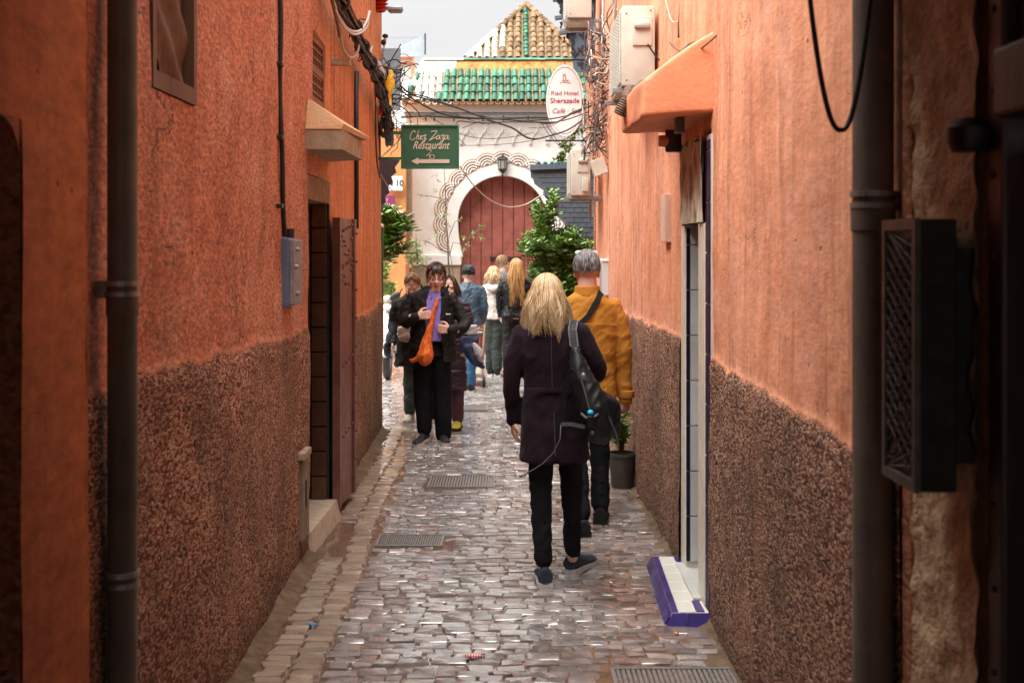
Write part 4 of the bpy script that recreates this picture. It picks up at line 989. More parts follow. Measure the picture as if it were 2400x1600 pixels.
# ------------------------------------------------------------------ carved dark canopy and scalloped awning on the right
D = 15.2; CV = thing('carved_canopy', 'tall slate blue carved wooden canopy above the right wall end', 'canopy', (1.0, D, 3.0))
m_slate = M('slate_blue_paint', (.085, .105, .145), .55, .25, 5, 40, .002, sc3=(6, 1, .5))
m_cut = M('dark_cutout', (.02, .015, .018), .8)
def pp(lst, D): return [(P(x, y, D).x, P(x, y, D).z) for x, y in lst]
MB().prism(pp([(1302, 0), (1400, 0), (1400, 168), (1345, 168), (1338, 105), (1327, 80), (1318, 42), (1312, 12)][::-1], D), D, D+.06).build('panel', m_slate, CV)
MB().prism(pp([(1298, -30), (1400, -30), (1400, 0), (1296, 2)][::-1], D), D-.05, D+.1).build('cornice', m_slate, CV)
MB().prism(pp([(1300, 40), (1350, 34), (1350, 40), (1302, 47)], D), D-.06, D+.06).build('cornice', m_slate, CV)
MB().prism(pp([(1310, 76), (1350, 72), (1350, 78), (1312, 82)], D), D-.06, D+.06).build('cornice', m_slate, CV)
def finial(px, py, s, flip=False, rot=0):
    prof = [(0, 12), (3, 8), (5, 5), (4, 1), (8, 3), (11, 7), (13, 2), (9, -3), (4, -5), (3, -10), (0, -12), (-3, -10), (-4, -5), (-9, -3), (-13, 2), (-11, 7), (-8, 3), (-4, 1), (-5, 5), (-3, 8)]
    if flip: prof = [(0, 12), (4, 9), (5, 5), (3, 1), (1, -4), (4, -8), (2, -12), (-3, -10), (-4, -4), (-1, 2), (-2, 6), (-4, 9)]
    cpt = P(px, py, D); k = D/F*s
    MB().prism([(cpt.x+x*k, cpt.z+y*k) for x, y in prof][::-1], D-.012, D-.001).build('carved_ornament', m_cut, CV)
for px, py, s, fl in ((1314, 24, .9, True), (1315, 62, .9, True), (1341, 66, 1.1, True), (1330, 82, .9, True), (1369, 82, 1.0, False), (1342, 104, 1.1, True), (1366, 117, 1.0, False), (1347, 126, .8, False), (1322, 94, .7, True), (1365, 150, 1.0, False), (1388, 88, .8, True), (1385, 120, .8, True)):
    finial(px, py, s, fl)
MB().box(P(1392, 0, D).x, P(1392, 0, D).x+.06, D-.02, D+.1, 2.4, 5).build('side_post', m_iron, CV)
D = 15.0; AW = thing('scalloped_awning', 'slate grey scalloped awning with turquoise tiled top, right of the red door', 'awning', (.8, D, 1.9))
MB().prism(pp([(1243, 398), (1400, 392), (1400, 561), (1346, 560), (1340, 548), (1326, 540), (1322, 520), (1306, 508), (1303, 490), (1290, 481), (1280, 462), (1272, 457), (1274, 446), (1264, 440), (1252, 430), (1250, 420), (1244, 416)][::-1], D), D, D+.04).build('panel', M('slate_grey_paint', (.085, .10, .125), .5, .2, 6, 40, .002), AW)
for r_ in range(13):       # embossed brick pattern on the panel
    for k in range(8):
        x = 1262+19*k+(9 if r_ % 2 else 0); y = 407+11.6*r_
        if x+16 < 1396 and x > 1250+(y-405)*.64: MB().prism(pp([(x, y), (x+17, y), (x+17, y+9.6), (x, y+9.6)][::-1], D), D-.006, D-.0005).build('raised_block', M('slate_grey_paint', (.085, .10, .125)), AW)
MB().prism(pp([(1243, 387), (1400, 381), (1400, 393), (1243, 399)][::-1], D), D-.05, D+.2).build('fascia', m_slate, AW)
m_turq = M('turquoise_tile', (.10, .38, .33), .4, .25, 12, isl=.2)
v, f = tile_geo(.25, .035, .028); tq = MB().add(v, f).mesh('turquoise_tile', m_turq, smooth=50)
for k in range(9):
    o = link('turquoise_tile', tq, AW); o.location = Vector(P(1262+16*k, 385, D))-AW.location
# orange wall piece beyond the right corner
rb = MB().box(.99, 4, 15.3, 16.5, -.03, 4.8).build('orange_block', m_right, origin=(2, 15.3, 0)); tag(rb, 'orange house block hidden beyond the end of the right wall', 'house')
# ------------------------------------------------------------------ plants
m_leaf = M('glossy_green_leaf', (.055, .125, .02), .38, .3, 3, isl=.5, col2=(.12, .23, .04))
m_leafl = M('young_leaf', (.10, .20, .03), .45, .3, 3, isl=.35, col2=(.17, .27, .05))
m_leafn = M('narrow_pale_leaf', (.13, .19, .06), .5, .3, 3, isl=.35, col2=(.26, .32, .10))
m_bark = M('grey_brown_bark', (.12, .085, .055), .85, .3, 20, 60, .004)
for m_ in (m_leaf, m_leafl, m_leafn):
    b_ = [n_ for n_ in m_.node_tree.nodes if n_.type == 'BSDF_PRINCIPLED'][0]; b_.inputs['Transmission Weight'].default_value = 0; b_.inputs['Subsurface Weight'].default_value = .0
def leaf(mb, p, d, L, W, mi=0, up=None):
    d = d.normalized(); up = up or Vector((random.gauss(0, .5), random.gauss(0, .5), 1)).normalized()
    s = d.cross(up)
    if s.length < 1e-4: s = Vector((1, 0, 0))
    s.normalize(); n = s.cross(d)
    mb.add([p, p+d*L*.35+s*W/2+n*W*.12, p+d*L*.75+s*W*.36+n*W*.05, p+d*L, p+d*L*.75-s*W*.36+n*W*.05, p+d*L*.35-s*W/2+n*W*.12, p+d*L*.5-n*W*.06],
           [(0, 1, 6), (1, 2, 6), (2, 3, 6), (3, 4, 6), (4, 5, 6), (5, 0, 6)], mi)
def bush(root, blobs, n, L, W, mats, bright=.25, stems=True, base=None):
    mb = MB()
    tot = sum(r[0]*r[1]*r[2] for _, r in blobs)
    bt = MB()
    for c_, r_ in blobs:
        m_ = max(4, int(n*(r_[0]*r_[1]*r_[2])/tot/9)); c_ = Vector(c_)
        for _ in range(m_):
            d = Vector((random.gauss(0, 1), random.gauss(0, 1), random.gauss(0, 1))).normalized(); k = random.random()**.42
            p = c_+Vector((d.x*r_[0], d.y*r_[1], d.z*r_[2]))*k
            tw = (d+Vector((0, 0, .6))).normalized(); mi = 1 if random.random() < bright*(.4+1.2*max(0, d.z+.3)) else 0
            if base is not None and random.random() < .25: bt.tube([Vector(base).lerp(c_, .5)+Vector((0, 0, 0)), c_.lerp(p, .6), p+tw*L], [.006, .004, .002], 4)
            for q in range(9):
                a = q*2.4; side = Vector((math.cos(a), math.sin(a), .25)); side = (side+tw*.35).normalized()
                leaf(mb, p+tw*L*.25*(q-4)*.8, side, L*random.uniform(.7, 1.2), W*random.uniform(.8, 1.2), mi)
    mb.build('crown', mats, root)
    if bt.v: bt.build('twig', m_bark, root)
SB = thing('leafy_shrub', 'big dense green leafy shrub in front of the red door, right side', 'shrub', (.68, 14.5, 0))
def W_(px, py, D): return P(px, py, D)
bl = []
for px, py, rx, rz in ((1270, 530, 26, 30), (1262, 500, 16, 22), (1285, 500, 14, 36), (1290, 580, 60, 42), (1330, 600, 50, 46), (1250, 585, 30, 24), (1300, 640, 60, 40), (1350, 650, 44, 40), (1340, 570, 34, 30), (1296, 472, 9, 22), (1235, 560, 14, 12), (1375, 590, 18, 16), (1360, 690, 40, 40), (1300, 700, 50, 40)):
    bl.append((W_(px, py, 14.45+random.uniform(-.2, .2)), (rx*14.5/F, .28, rz*14.5/F)))
bush(SB, bl, 9500, .068, .032, [m_leaf, m_leafl], .3, base=(.68, 14.5, .3))
tr = MB()
for k in range(6): tr.tube([(.66+.03*k-.08, 14.5, 0), (.62+.04*k-.08, 14.5, .5), W_(1285+13*k, 640, 14.5), W_(1275+15*k, 560, 14.5)], [.022, .016, .010, .005], 7)
tr.build('trunk', m_bark, SB, smooth=True)
TP = thing('shrub_planter', 'dark square planter holding the leafy shrub', 'planter', (.68, 14.5, 0)); MB().bbox(.42, .95, 14.25, 14.75, -.02, .40, .02).build('tub', m_dgrey, TP)
# left tree at the corner
LT = thing('corner_tree', 'broad leaved tree branch hanging before the orange house at left', 'tree', (-1.75, 14.2, 0))
bl = [(W_(px, py, 14.2), (rx*14.2/F, .2, rz*14.2/F)) for px, py, rx, rz in ((905, 510, 24, 20), (925, 530, 26, 22), (905, 560, 26, 24), (930, 585, 16, 18), (900, 600, 16, 16), (945, 535, 12, 14))]
bush(LT, bl, 1500, .10, .045, [m_leaf, m_leafl], .35, base=W_(895, 560, 14.2))
MB().tube([(-1.72, 14.2, 0), (-1.66, 14.25, .9), W_(892, 580, 14.2), W_(905, 535, 14.2)], [.035, .03, .022, .012], 8).build('trunk', m_bark, LT, smooth=True)
LG = thing('low_plants', 'bright green undergrowth beside the parked scooter', 'plant', (-2.2, 18.4, 0))
bush(LG, [(W_(905, 690, 18.4), (.14, .2, .22)), (W_(918, 740, 18.4), (.10, .2, .2)), (W_(900, 640, 18.4), (.12, .2, .2))], 900, .07, .02, [m_leafl, m_leaf], .3)
# slender climbing plant with spiky pale leaves before the white wall
SP = thing('slender_plant', 'thin tall stem with sparse spiky pale leaves against the white wall', 'plant', (-.98, 19.6, 0))
D = 19.6
stem = [(1062, 800), (1058, 720), (1052, 640), (1049, 560), (1045, 500), (1043, 430), (1041, 395)]
st2 = [[(1058, 720), (1062, 640), (1056, 600), (1052, 575)], [(1053, 600), (1062, 568), (1080, 572), (1100, 560), (1130, 530)], [(1052, 590), (1030, 585), (1010, 570), (990, 563)], [(1046, 480), (1035, 465), (1010, 460), (985, 458)], [(1055, 650), (1050, 600), (1052, 560)], [(1050, 560), (1066, 520), (1078, 514)]]
b = MB().tube([W_(x, y, D) for x, y in stem], [.022, .018, .014, .011, .009, .007, .005], 7)
for s_ in st2: b.tube([W_(x, y, D-.1) for x, y in s_], .006, 5)
b.build('stem', m_bark, SP, smooth=True)
mb = MB()
def spiky(px, py, n, L, D, spread=1.0):
    c_ = W_(px, py, D)
    for _ in range(n):
        d = Vector((random.gauss(0, 1), random.gauss(0, .6), random.gauss(.1, .8))).normalized(); leaf(mb, c_, d, L*random.uniform(.6, 1.1), L*.13, 0)
for px, py, n in ((1078, 515, 16), (1130, 530, 16), (1107, 550, 26), (1126, 556, 22), (1085, 558, 18), (1095, 575, 18), (1086, 585, 12), (1050, 530, 14), (1040, 500, 12), (1030, 470, 14), (1022, 450, 10), (985, 458, 9), (1000, 462, 8), (1025, 548, 16), (1036, 555, 12), (1050, 505, 10), (1020, 410, 8), (1025, 425, 8), (1015, 560, 10)):
    spiky(px, py, n, .085, D-.1)
mb.build('leaves', m_leafn, SP)
S2 = thing('slender_plant', 'bushy low spiky plant at the foot of the white wall, left', 'plant', (-1.45, 19.3, 0)); mb = MB()
for k in range(34): spiky(975+random.gauss(0, 12), 620-random.random()*75+(10 if k % 3 else 20), 12, .10, 19.3)
for px, py in ((984, 688), (978, 676), (992, 682)): spiky(px, py, 16, .09, 18.2)
mb.build('leaves', m_leafn, S2)
MB().tube([(-1.45, 19.3, 0), W_(985, 680, 19.3), W_(978, 600, 19.3), W_(975, 550, 19.3)], [.02, .014, .01, .004], 6).tube([W_(990, 690, 19.3), W_(1000, 640, 19.3), W_(960, 600, 19.3)], .006, 5).build('stem', m_bark, S2)
S3 = thing('wall_creeper', 'small creeper with pale leaves behind the oval sign', 'plant', (.9, 17, 2.9)); mb = MB()
for k in range(46):
    t_ = random.random(); c_ = W_(1360-52*t_+random.gauss(0, 7), 285+100*t_+random.gauss(0, 8), 17); 
    for q in range(6): leaf(mb, c_, Vector((random.gauss(0, 1), random.gauss(0, .6), random.gauss(0, 1))), .07, .035, random.choice((0, 1)))
mb.build('leaves', [m_leaf, m_leafn], S3); MB().tube([W_(1375, 270, 17), W_(1345, 320, 17), W_(1310, 385, 17)], .008, 5).build('stem', m_bark, S3)
# pot plant on the right
PT = thing('plant_pot', 'dark grey round plastic plant pot on the wet paving by the right wall', 'plant pot', (.828, 9.3, 0))
MB().lathe([(.078, 0), (.082, .008), (.104, .235), (.112, .238), (.113, .262), (.104, .262), (.100, .24), (.095, .22), (0.01, .22)], (.828, 9.3, 0), 28).build('pot', M('dark_grey_plastic', (.05, .05, .045), .45, .25, 12, 40, .001), PT, smooth=40)
MB().lathe([(.0, .232), (.096, .226)], (.828, 9.3, 0), 20).build('soil', M('dark_soil', (.05, .035, .02), .95, .3, 40, 60, .01), PT)
PP = thing('potted_plant', 'sparse leafy plant growing in the dark grey pot', 'plant', (.828, 9.3, .22))
mb = MB(); bt = MB()
for k in range(26):
    a = random.uniform(0, 6.28); l_ = random.uniform(.16, .44); top = Vector((.805+.11*math.cos(a)*random.random(), 9.3+.09*math.sin(a), .24+l_)); bt.tube([(.828, 9.3, .2), Vector((.82, 9.3, .32)).lerp(top, .4), top], .003, 5)
    for q in range(11):
        t_ = q/11; p_ = Vector((.82, 9.3, .27)).lerp(top, .25+.75*t_); leaf(mb, p_, Vector((random.gauss(0, 1), random.gauss(0, 1), .2)), random.uniform(.045, .08), .028, random.choice((0, 0, 1)))
mb.build('leaves', [m_leaf, m_leafl], PP); bt.build('stem', m_bark, PP)
# ------------------------------------------------------------------ air conditioners
m_ac = M('aged_cream_enamel', (.50, .47, .40), .45, .12, 5, 60, .0006, col2=(.58, .55, .48))
m_acg = M('vent_grille_grey', (.22, .22, .21), .5, .2, 20)
def ac_unit(label, x0, x1, y0, y1, z0, z1, side=True, group='air conditioner units on the right wall'):
    """side panel faces the viewer (-Y); fan grille faces the alley (-X)"""
    t = thing('air_conditioner', label, 'air conditioner', ((x0+x1)/2, (y0+y1)/2, z0-.06), group)
    MB().bbox(x0, x1, y0, y1, z0, z1, .018).build('case', m_ac, t, smooth=40)
    cx_, w_ = (x0+x1)/2+.02, (x1-x0); hz = z1-z0
    MB().bbox(cx_-w_*.28, cx_+w_*.30, y0-.014, y0-.001, z0+hz*.50, z0+hz*.86, .006).build('valve_cover', m_ac, t, smooth=40)
    MB().ell((cx_+.005, y0-.012, z0+hz*.76), (w_*.24, .020, hz*.055), 16, 8).build('grip', m_ac, t, smooth=True)
    MB().bbox(cx_-w_*.22, cx_+w_*.24, y0-.034, y0-.012, z0+hz*.71, z0+hz*.745, .004).build('grip_slot', m_acg, t)
    for q in range(4): MB().bbox(cx_-w_*.18, cx_+w_*.20, y0-.037, y0-.034, z0+hz*(.713+.008*q), z0+hz*(.716+.008*q), .0005).build('slot_fin', m_ac, t)
    for (sx, sz) in ((x0+.03, z0+.04), (x1-.03, z1-.03), (x0+.03, z1-.05), (cx_, z0+hz*.53)): MB().ell((sx, y0-.002, sz), (.006, .004, .006), 8, 5).build('screw', m_acg, t)
    g = MB()
    for k in range(22):
        z = z0+.03+(hz-.06)*k/21; g.box(x0-.010, x0-.004, y0+.04, y1-.04, z-.004, z+.004)
    for k in range(9):
        y = y0+.04+(y1-y0-.08)*k/8; g.box(x0-.013, x0-.003, y-.004, y+.004, z0+.03, z1-.03)
    g.build('fan_grille', m_ac, t)
    MB().box(x0-.003, x0-.0005, y0+.05, y1-.05, z0+.04, z1-.04).build('fan_opening', m_iron, t)
    for yy in (y0+.06, y1-.10):
        MB().bbox(x0-.05, x1+.12, yy, yy+.04, z0-.035, z0-.003, .003).box(x1+.02, x1+.05, yy, yy+.04, z0-.22, z0-.036).build('mounting_bar', m_metalg, t)
    return t
ac = ac_unit('largest cream air conditioner, sitting behind the salmon door hood', .70, .915, 7.9, 8.75, 2.83, 3.345)
ac2 = ac_unit('small cream air conditioner low on the far end of the right wall', .60, .80, 12.6, 13.3, 2.33, 2.80)
ac3 = ac_unit('stained cream air conditioner cut off by the top edge, before the carved canopy', .56, .81, 12.55, 13.25, 4.13, 4.62)
MB().bbox(.71, .775, 12.53, 12.585, 2.37, 2.51, .006).build('pipe_cover', m_ac, ac2, smooth=40)
jb = MB().bbox(P(1387, 0, 12).x, P(1420, 0, 12).x, 11.95, 12.1, P(0, 410, 12).z, P(0, 372, 12).z, .006, M=Matrix.Translation((.85, 12, 2.58)) @ Matrix.Rotation(-.35, 4, 'Y') @ Matrix.Translation((-.85, -12, -2.58))).build('junction_box', m_ac); tag(jb, 'tilted cream junction box beside the low small air conditioner', 'junction box')
jt = thing('switch_box', 'upright white plastic cable trunking box beyond the grey haired man', 'switch box', (.905, 12, 1.33)); MB().bbox(.865, .94, 11.9, 12.25, 1.34, 1.67, .006).build('cover', M('white_plastic', (.58, .60, .58), .4, .05, 4), jt); MB().bbox(.862, .945, 11.89, 12.26, 1.665, 1.69, .004).build('lid', m_white2, jt)
for k in range(13): MB().box(.8635, .8655, 11.93, 12.2, 1.36+.023*k, 1.37+.023*k).build('rib', m_acg, jt)
pl = MB().bbox(.91, .955, 7.36, 7.56, 1.83, 2.12, .006).build('wall_plaque', M('pale_peach_plaque', (.62, .42, .33), .6, .15, 8, 40, .002)); tag(pl, 'narrow pale plaque on the right wall beyond the tiled doorway', 'plaque')
# flexible insulated pipes spilling over the hood
fx = thing('pipe_bundle', 'dark corrugated insulated pipes bundled over the front of the salmon hood', 'pipes', (.66, 6.6, 2.5))
m_ins = M('dirty_foam_insulation', (.075, .050, .035), .8, .4, 14, 60, .004, col2=(.13, .09, .06)); m_insg = M('grey_pipe_tape', (.14, .13, .13), .6, .4, 14, 60, .003)
def corr(pts, r, mat, name='corrugated_pipe', parent=None, step=.012):
    o = []; rr = []; pts = [Vector(p) for p in pts]
    for i in range(len(pts)-1):
        n_ = max(2, int((pts[i+1]-pts[i]).length/step*2))
        for k in range(n_): o.append(pts[i].lerp(pts[i+1], k/n_)); rr.append(r*(1 if len(o) % 2 else .80))
    o.append(pts[-1]); rr.append(r)
    return MB().tube(o, rr, 10).build(name, mat, parent)
a0 = P(1458, 258, 6.55); 
for dx, dy_, m_ in ((0, 0, m_ins), (.055, .02, m_insg), (.095, .05, m_ins), (.03, .06, m_ins)):
    corr([a0+Vector((dx*.5-.02, dy_, -.02)), a0+Vector((dx*.5+.02, dy_, .06)), a0+Vector((.05+dx*.8, dy_+.15, .12)), a0+Vector((.12+dx*.6, dy_+.6, .15)), Vector((.80+dx*.4, 7.6, 2.80))], .030, m_, parent=fx)
corr([Vector((.72, 5.95, 2.665)), Vector((.78, 6.0, 2.71)), Vector((.86, 6.02, 2.78)), Vector((.93, 6.3, 2.84))], .010, m_iron, parent=fx)
cup = thing('flue_pipe', 'dark clay pipe hidden under the hood beside the lintel', 'pipe', (.85, 6.5, 2.3)); MB().lathe([(.04, 2.32), (.045, 2.33), (.045, 2.44)], (.88, 6.75, 0), 16).build('tube', m_iron, cup, smooth=40)
MB().lathe([(.03, 0), (.035, .05), (.02, .09)], (.80, 6.75, 2.38), 12, axis='X').build('elbow', m_hoodr, cup, smooth=40)
# vertical conduits on the far right wall
for x_, y_, z0_, z1_, lb in ((XR(12.4)-.02, 12.4, 2.9, 4.6, 'grey conduit rising beside the top right air conditioner'), (XR(10.9)-.02, 10.9, 3.2, 4.7, 'grey conduit just left of the large air conditioner'), (XR(13.6)-.02, 13.6, .9, 3.0, 'thin pipe running down the far end of the right wall')):
    o = MB().tube([(x_, y_, z0_), (x_, y_, z1_)], .011, 8).build('conduit', m_metalg if z0_ > 1 else m_right, smooth=True); tag(o, lb, 'conduit')
# ------------------------------------------------------------------ street lamp, lantern, camera, louvre, coil, bags on the left
SL = thing('street_lamp', 'slim street lamp arm reaching out from the top of the left wall', 'street lamp', (-1.3, 12, 4.08))
D = 12.0
MB().tube([P(866, 18, D), P(915, 20, D)], .018, 8).build('arm', M('pinkish_grey_metal', (.30, .25, .24), .5, .2, 10), SL, smooth=True)
MB().bbox(P(908, 0, D).x, P(944, 0, D).x, D-.06, D+.06, P(0, 27, D).z, P(0, 17, D).z, .012).build('lamp_head', m_metalg, SL)
MB().bbox(P(912, 0, D).x, P(941, 0, D).x, D-.05, D+.05, P(0, 30, D).z, P(0, 27, D).z, .003).build('diffuser', m_acg, SL)
RL = thing('red_lantern', 'red striped hanging lantern at the top end of the left wall', 'lantern', P(890, 28, 11.7)); m_redp = M('red_paper', (.50, .03, .015), .5, .2, 6)
c = P(892, 4, 11.7)
for k in range(6): MB().lathe([(.03+.02*math.sin(.55*k+.3), 0), (.05+.025*math.sin(.55*k+.3), .013), (.03+.02*math.sin(.55*k+.3), .026)], (c.x, 11.7, c.z-.10+.032*k), 14).build('rib', m_redp, RL, smooth=40)
MB().lathe([(.03, 0), (.03, .22)], (c.x, 11.7, c.z-.10), 12).build('core', m_redp, RL)
SC = thing('security_camera', 'small domed security camera on a thin mast above the cable tangle', 'camera', P(897, 130, 12)); D = 12.0
MB().ell(P(903, 85, D), (.030, .04, .022), 12, 8).build('top_dome', m_iron, SC, smooth=True); MB().ell(P(899, 100, D), (.026, .03, .030), 12, 8).build('lens_ball', m_iron, SC, smooth=True)
MB().bbox(P(899, 0, D).x, P(906, 0, D).x, D-.01, D+.01, P(0, 98, D).z, P(0, 86, D).z, .003).build('neck', m_white2, SC); MB().tube([P(899, 106, D), P(893, 140, D)], .005, 5).tube([P(902, 106, D), P(895, 150, D)], .004, 5).build('mast', m_metalg, SC)
LV = thing('louvre_box', 'pale louvred cable box with a red tail among the left wall wiring', 'cable box', P(894, 280, 11.4)); D = 11.4
a = P(886, 250, D); b_ = P(903, 200, D)
MB().bbox(a.x, b_.x, D-.04, D+.04, a.z, b_.z, .005).build('case', m_ac, LV)
for k in range(14): MB().box(a.x+.028, b_.x-.008, D-.047, D-.0405, a.z+.012+.0128*k, a.z+.019+.0128*k).build('louvre', m_iron, LV)
MB().bbox(a.x+.005, a.x+.038, D-.03, D+.03, a.z-.075, a.z-.004, .004).build('red_tail', m_redp, LV)
CO = thing('cable_coil', 'thick coil of black cable hung on the left wall end', 'cable coil', P(898, 325, 11.6)); c = P(898, 298, 11.6)
for k in range(9):
    pts = [Vector((c.x+.008*math.sin(k)+.010*math.cos(a_*6.283/20)*(k % 3)+.02*math.cos(a_*6.283/20), 11.6+.02*k+.02*math.cos(a_*6.283/20), c.z+(.085+.004*math.sin(k*2.1))*math.sin(a_*6.283/20))) for a_ in range(21)]
    MB().tube(pts, .0085, 6, cap=False).build('turn', m_cable, CO, smooth=True)
YB = thing('yellow_bag', 'crumpled yellow plastic bag caught in the cables', 'bag', P(912, 240, 12.0)); m_yel = M('yellow_plastic', (.72, .42, .02), .35, .3, 14, 30, .01, col2=(.80, .58, .05))
mb = MB(); cc = P(913, 205, 12.0)
bm = bmesh.new(); bmesh.ops.create_icosphere(bm, subdivisions=4, radius=1)
for v in bm.verts:
    q = v.co.copy(); v.co = Vector((cc.x+.040*q.x*(1+.45*nz(q.x*2, q.y*2, q.z*2))+.02*q.z, 12.0+.05*q.y, cc.z+.17*q.z+.03*nz(q.x*3, q.z*3, 1)))
MB().bm(bm).build('bag_body', m_yel, YB, smooth=True)
MB().tube([cc+Vector((0, 0, -.1)), cc+Vector((.01, 0, -.26)), cc+Vector((.0, .01, -.30))], [.02, .012, .02], 6).build('bag_tail', m_yel, YB, smooth=True)
YP = MB().bbox(P(888, 0, 12.2).x, P(903, 0, 12.2).x, 12.2, 12.23, P(0, 200, 12.2).z, P(0, 150, 12.2).z, .004).build('yellow_label', m_yel); tag(YP, 'small yellow notice behind the yellow bag on the left wall end', 'notice')
PW = thing('plastic_wrap', 'torn grey plastic wrap over the left cable bundle', 'plastic wrap', P(893, 185, 11.2)); cc = P(893, 165, 11.2)
bm = bmesh.new(); bmesh.ops.create_icosphere(bm, subdivisions=3, radius=1)
for v in bm.verts: q = v.co.copy(); v.co = Vector((cc.x+.03*q.x+.028*(-q.z), 11.2+.05*q.y, cc.z+.085*q.z+.02*nz(q.x*3, q.y*3, q.z*3)))
MB().bm(bm).build('sheet', M('grey_plastic_film', (.42, .42, .44), .25, .3, 9, 40, .004), PW, smooth=True)
# ------------------------------------------------------------------ cables
def sag(a, b, s, n=24, wob=.01, sd=0):
    a, b = Vector(a), Vector(b); o = []
    for k in range(n+1):
        t = k/n; p = a.lerp(b, t); p.z -= s*4*t*(1-t); p.x += wob*nz(t*5, sd, 0); p.z += wob*nz(t*5, sd, 5); o.append(p)
    return o
def cable(label, pts, r, mat=None, n=6, group=None):
    o = MB().tube(pts, r, n).build('cable', mat or m_cable, smooth=True); tag(o, label, 'cable', group); return o
def cpath(pix, D, sub=6):
    pts = [P(x, y, D if not isinstance(D, (list, tuple)) else D[0]+(D[1]-D[0])*i/(len(pix)-1)) for i, (x, y) in enumerate(pix)]; o = []
    for i in range(len(pts)-1):
        p0, p1, p2, p3 = pts[max(i-1, 0)], pts[i], pts[i+1], pts[min(i+2, len(pts)-1)]
        for k in range(sub): t = k/sub; o.append(.5*((2*p1)+(-p0+p2)*t+(2*p0-5*p1+4*p2-p3)*t*t+(-p0+3*p1-3*p2+p3)*t**3))
    return o+[pts[-1]]
D = (12.0, 12.6)
cable('thickest dark cable sweeping from the left bundle down across to the oval sign', cpath([(936, 198), (965, 222), (1010, 235), (1080, 256), (1150, 283), (1200, 300), (1230, 320), (1255, 326), (1290, 318), (1330, 305), (1365, 282)], D), .0085)
cable('dark cable crossing just over the Chez Zaza sign to the right tangle', cpath([(930, 205), (980, 240), (1040, 268), (1100, 276), (1180, 280), (1250, 286), (1300, 288), (1345, 262), (1385, 250)], D), .0085)
cable('black cable sagging from the left tangle and rising to the right tangle', cpath([(925, 235), (955, 222), (990, 225), (1060, 248), (1120, 270), (1200, 282), (1280, 280), (1340, 268), (1390, 245)], D), .0075)
cable('thin black cable pinned along under the white cornice', cpath([(940, 275), (1000, 272), (1100, 277), (1180, 277), (1290, 276), (1370, 284)], (20.7, 20.7)), .022)
cable('loose black cable with a low belly in front of the white arch wall', cpath([(1070, 290), (1078, 284), (1120, 288), (1200, 286), (1270, 287), (1320, 283), (1380, 262)], D), .006)
cable('thin grey wire drooping across the red horseshoe door', cpath([(1078, 390), (1090, 408), (1115, 440), (1150, 470), (1190, 485), (1230, 480), (1262, 462), (1275, 455)], (12.1, 14.5)), .0065, m_cablew)
for k, (pa, D_) in enumerate((([(1073, 312), (1110, 322), (1160, 325), (1220, 318), (1250, 310)], D), ([(1078, 341), (1150, 340), (1220, 334), (1262, 326)], D), ([(1000, 270), (1050, 300), (1090, 340)], D), ([(990, 280), (1040, 262), (1130, 290), (1180, 286)], D), ([(1270, 290), (1290, 320), (1320, 350)], (12.6, 13)), ([(1278, 288), (1300, 322), (1330, 356)], (12.6, 13)), ([(1085, 300), (1130, 284), (1160, 286)], D), ([(1240, 300), (1290, 296), (1350, 262), (1400, 232)], D))):
    cable(['thin wire looping below the big cables', 'lowest nearly level wire above the arch', 'thin wire slanting behind the green sign', 'thin wire rippling right of the green sign', 'straight wire dropping to the slate awning, left one', 'straight wire dropping to the slate awning, right one', 'short bowed wire by the ogee frieze', 'thin wire climbing over the oval sign'][k], cpath(pa, D_), .0035, [m_cable, m_cableb, m_cable][k % 3])
# hooks on the pinned cable
for k, px in enumerate((998, 1018, 1064, 1132, 1180, 1238)):
    tag(MB().box(P(px, 0, 20.65).x-.012, P(px, 0, 20.65).x+.012, 20.6, 20.7, P(0, 284, 20.65).z, P(0, 272, 20.65).z).build('cable_hook', m_iron), 'small dark hook holding the pinned cable under the white cornice', 'hook', 'hooks holding the cable under the cornice')
# long bundle running along the top of the left wall
BU = thing('cable_bundle', 'thick dark bundle of many cables strung along the top of the left wall', 'cable bundle', (-1.15, 9, 3.3))
ax_ = [(7.2, -1.12, 3.52), (7.9, -1.12, 3.42), (8.6, -1.10, 3.34), (9.4, -1.12, 3.28), (10.3, -1.12, 3.22), (11.2, -1.16, 3.12), (12.0, -1.20, 2.98), (12.3, -1.22, 2.84)]
def bund(t):
    ys = [a[0] for a in ax_]; y = ys[0]+(ys[-1]-ys[0])*t
    return Vector((float(np.interp(y, ys, [a[1] for a in ax_])), y, float(np.interp(y, ys, [a[2] for a in ax_]))))
rs = random.Random(3); st = MB()
for k in range(26):
    ph = rs.uniform(0, 6.28); rr = rs.uniform(.01, .055); pts = []
    for i in range(46):
        t = i/45; a = ph+t*rs.choice((3, 3.2, 2.8))*1.2; p = bund(t); p += Vector((rr*math.cos(a)*.8, 0, rr*math.sin(a)))+Vector((.012*nz(t*14, k, 0), 0, .016*nz(t*14, k, 3))); pts.append(p)
    st.tube(pts, rs.choice((.006, .008, .010)), 5, mi=rs.choice((0, 0, 0, 1)))
for k in range(46):      # snags and stubs
    t = rs.random(); p = bund(t); d = Vector((rs.gauss(.3, 1), rs.gauss(0, 1), rs.gauss(0, 1))).normalized()*rs.uniform(.05, .12); st.tube([p, p+d*.6+Vector((0, 0, .02)), p+d], .005, 5, mi=rs.choice((0, 0, 1)))
tag(st.build('strands', [m_cable, m_cableb], BU, smooth=True), kind='stuff')
for k in range(9): t = .06+.11*k; p = bund(t); MB().lathe([(.058, 0), (.062, .012), (.058, .024)], p, 12, axis='Y').build('tie', m_iron, BU)
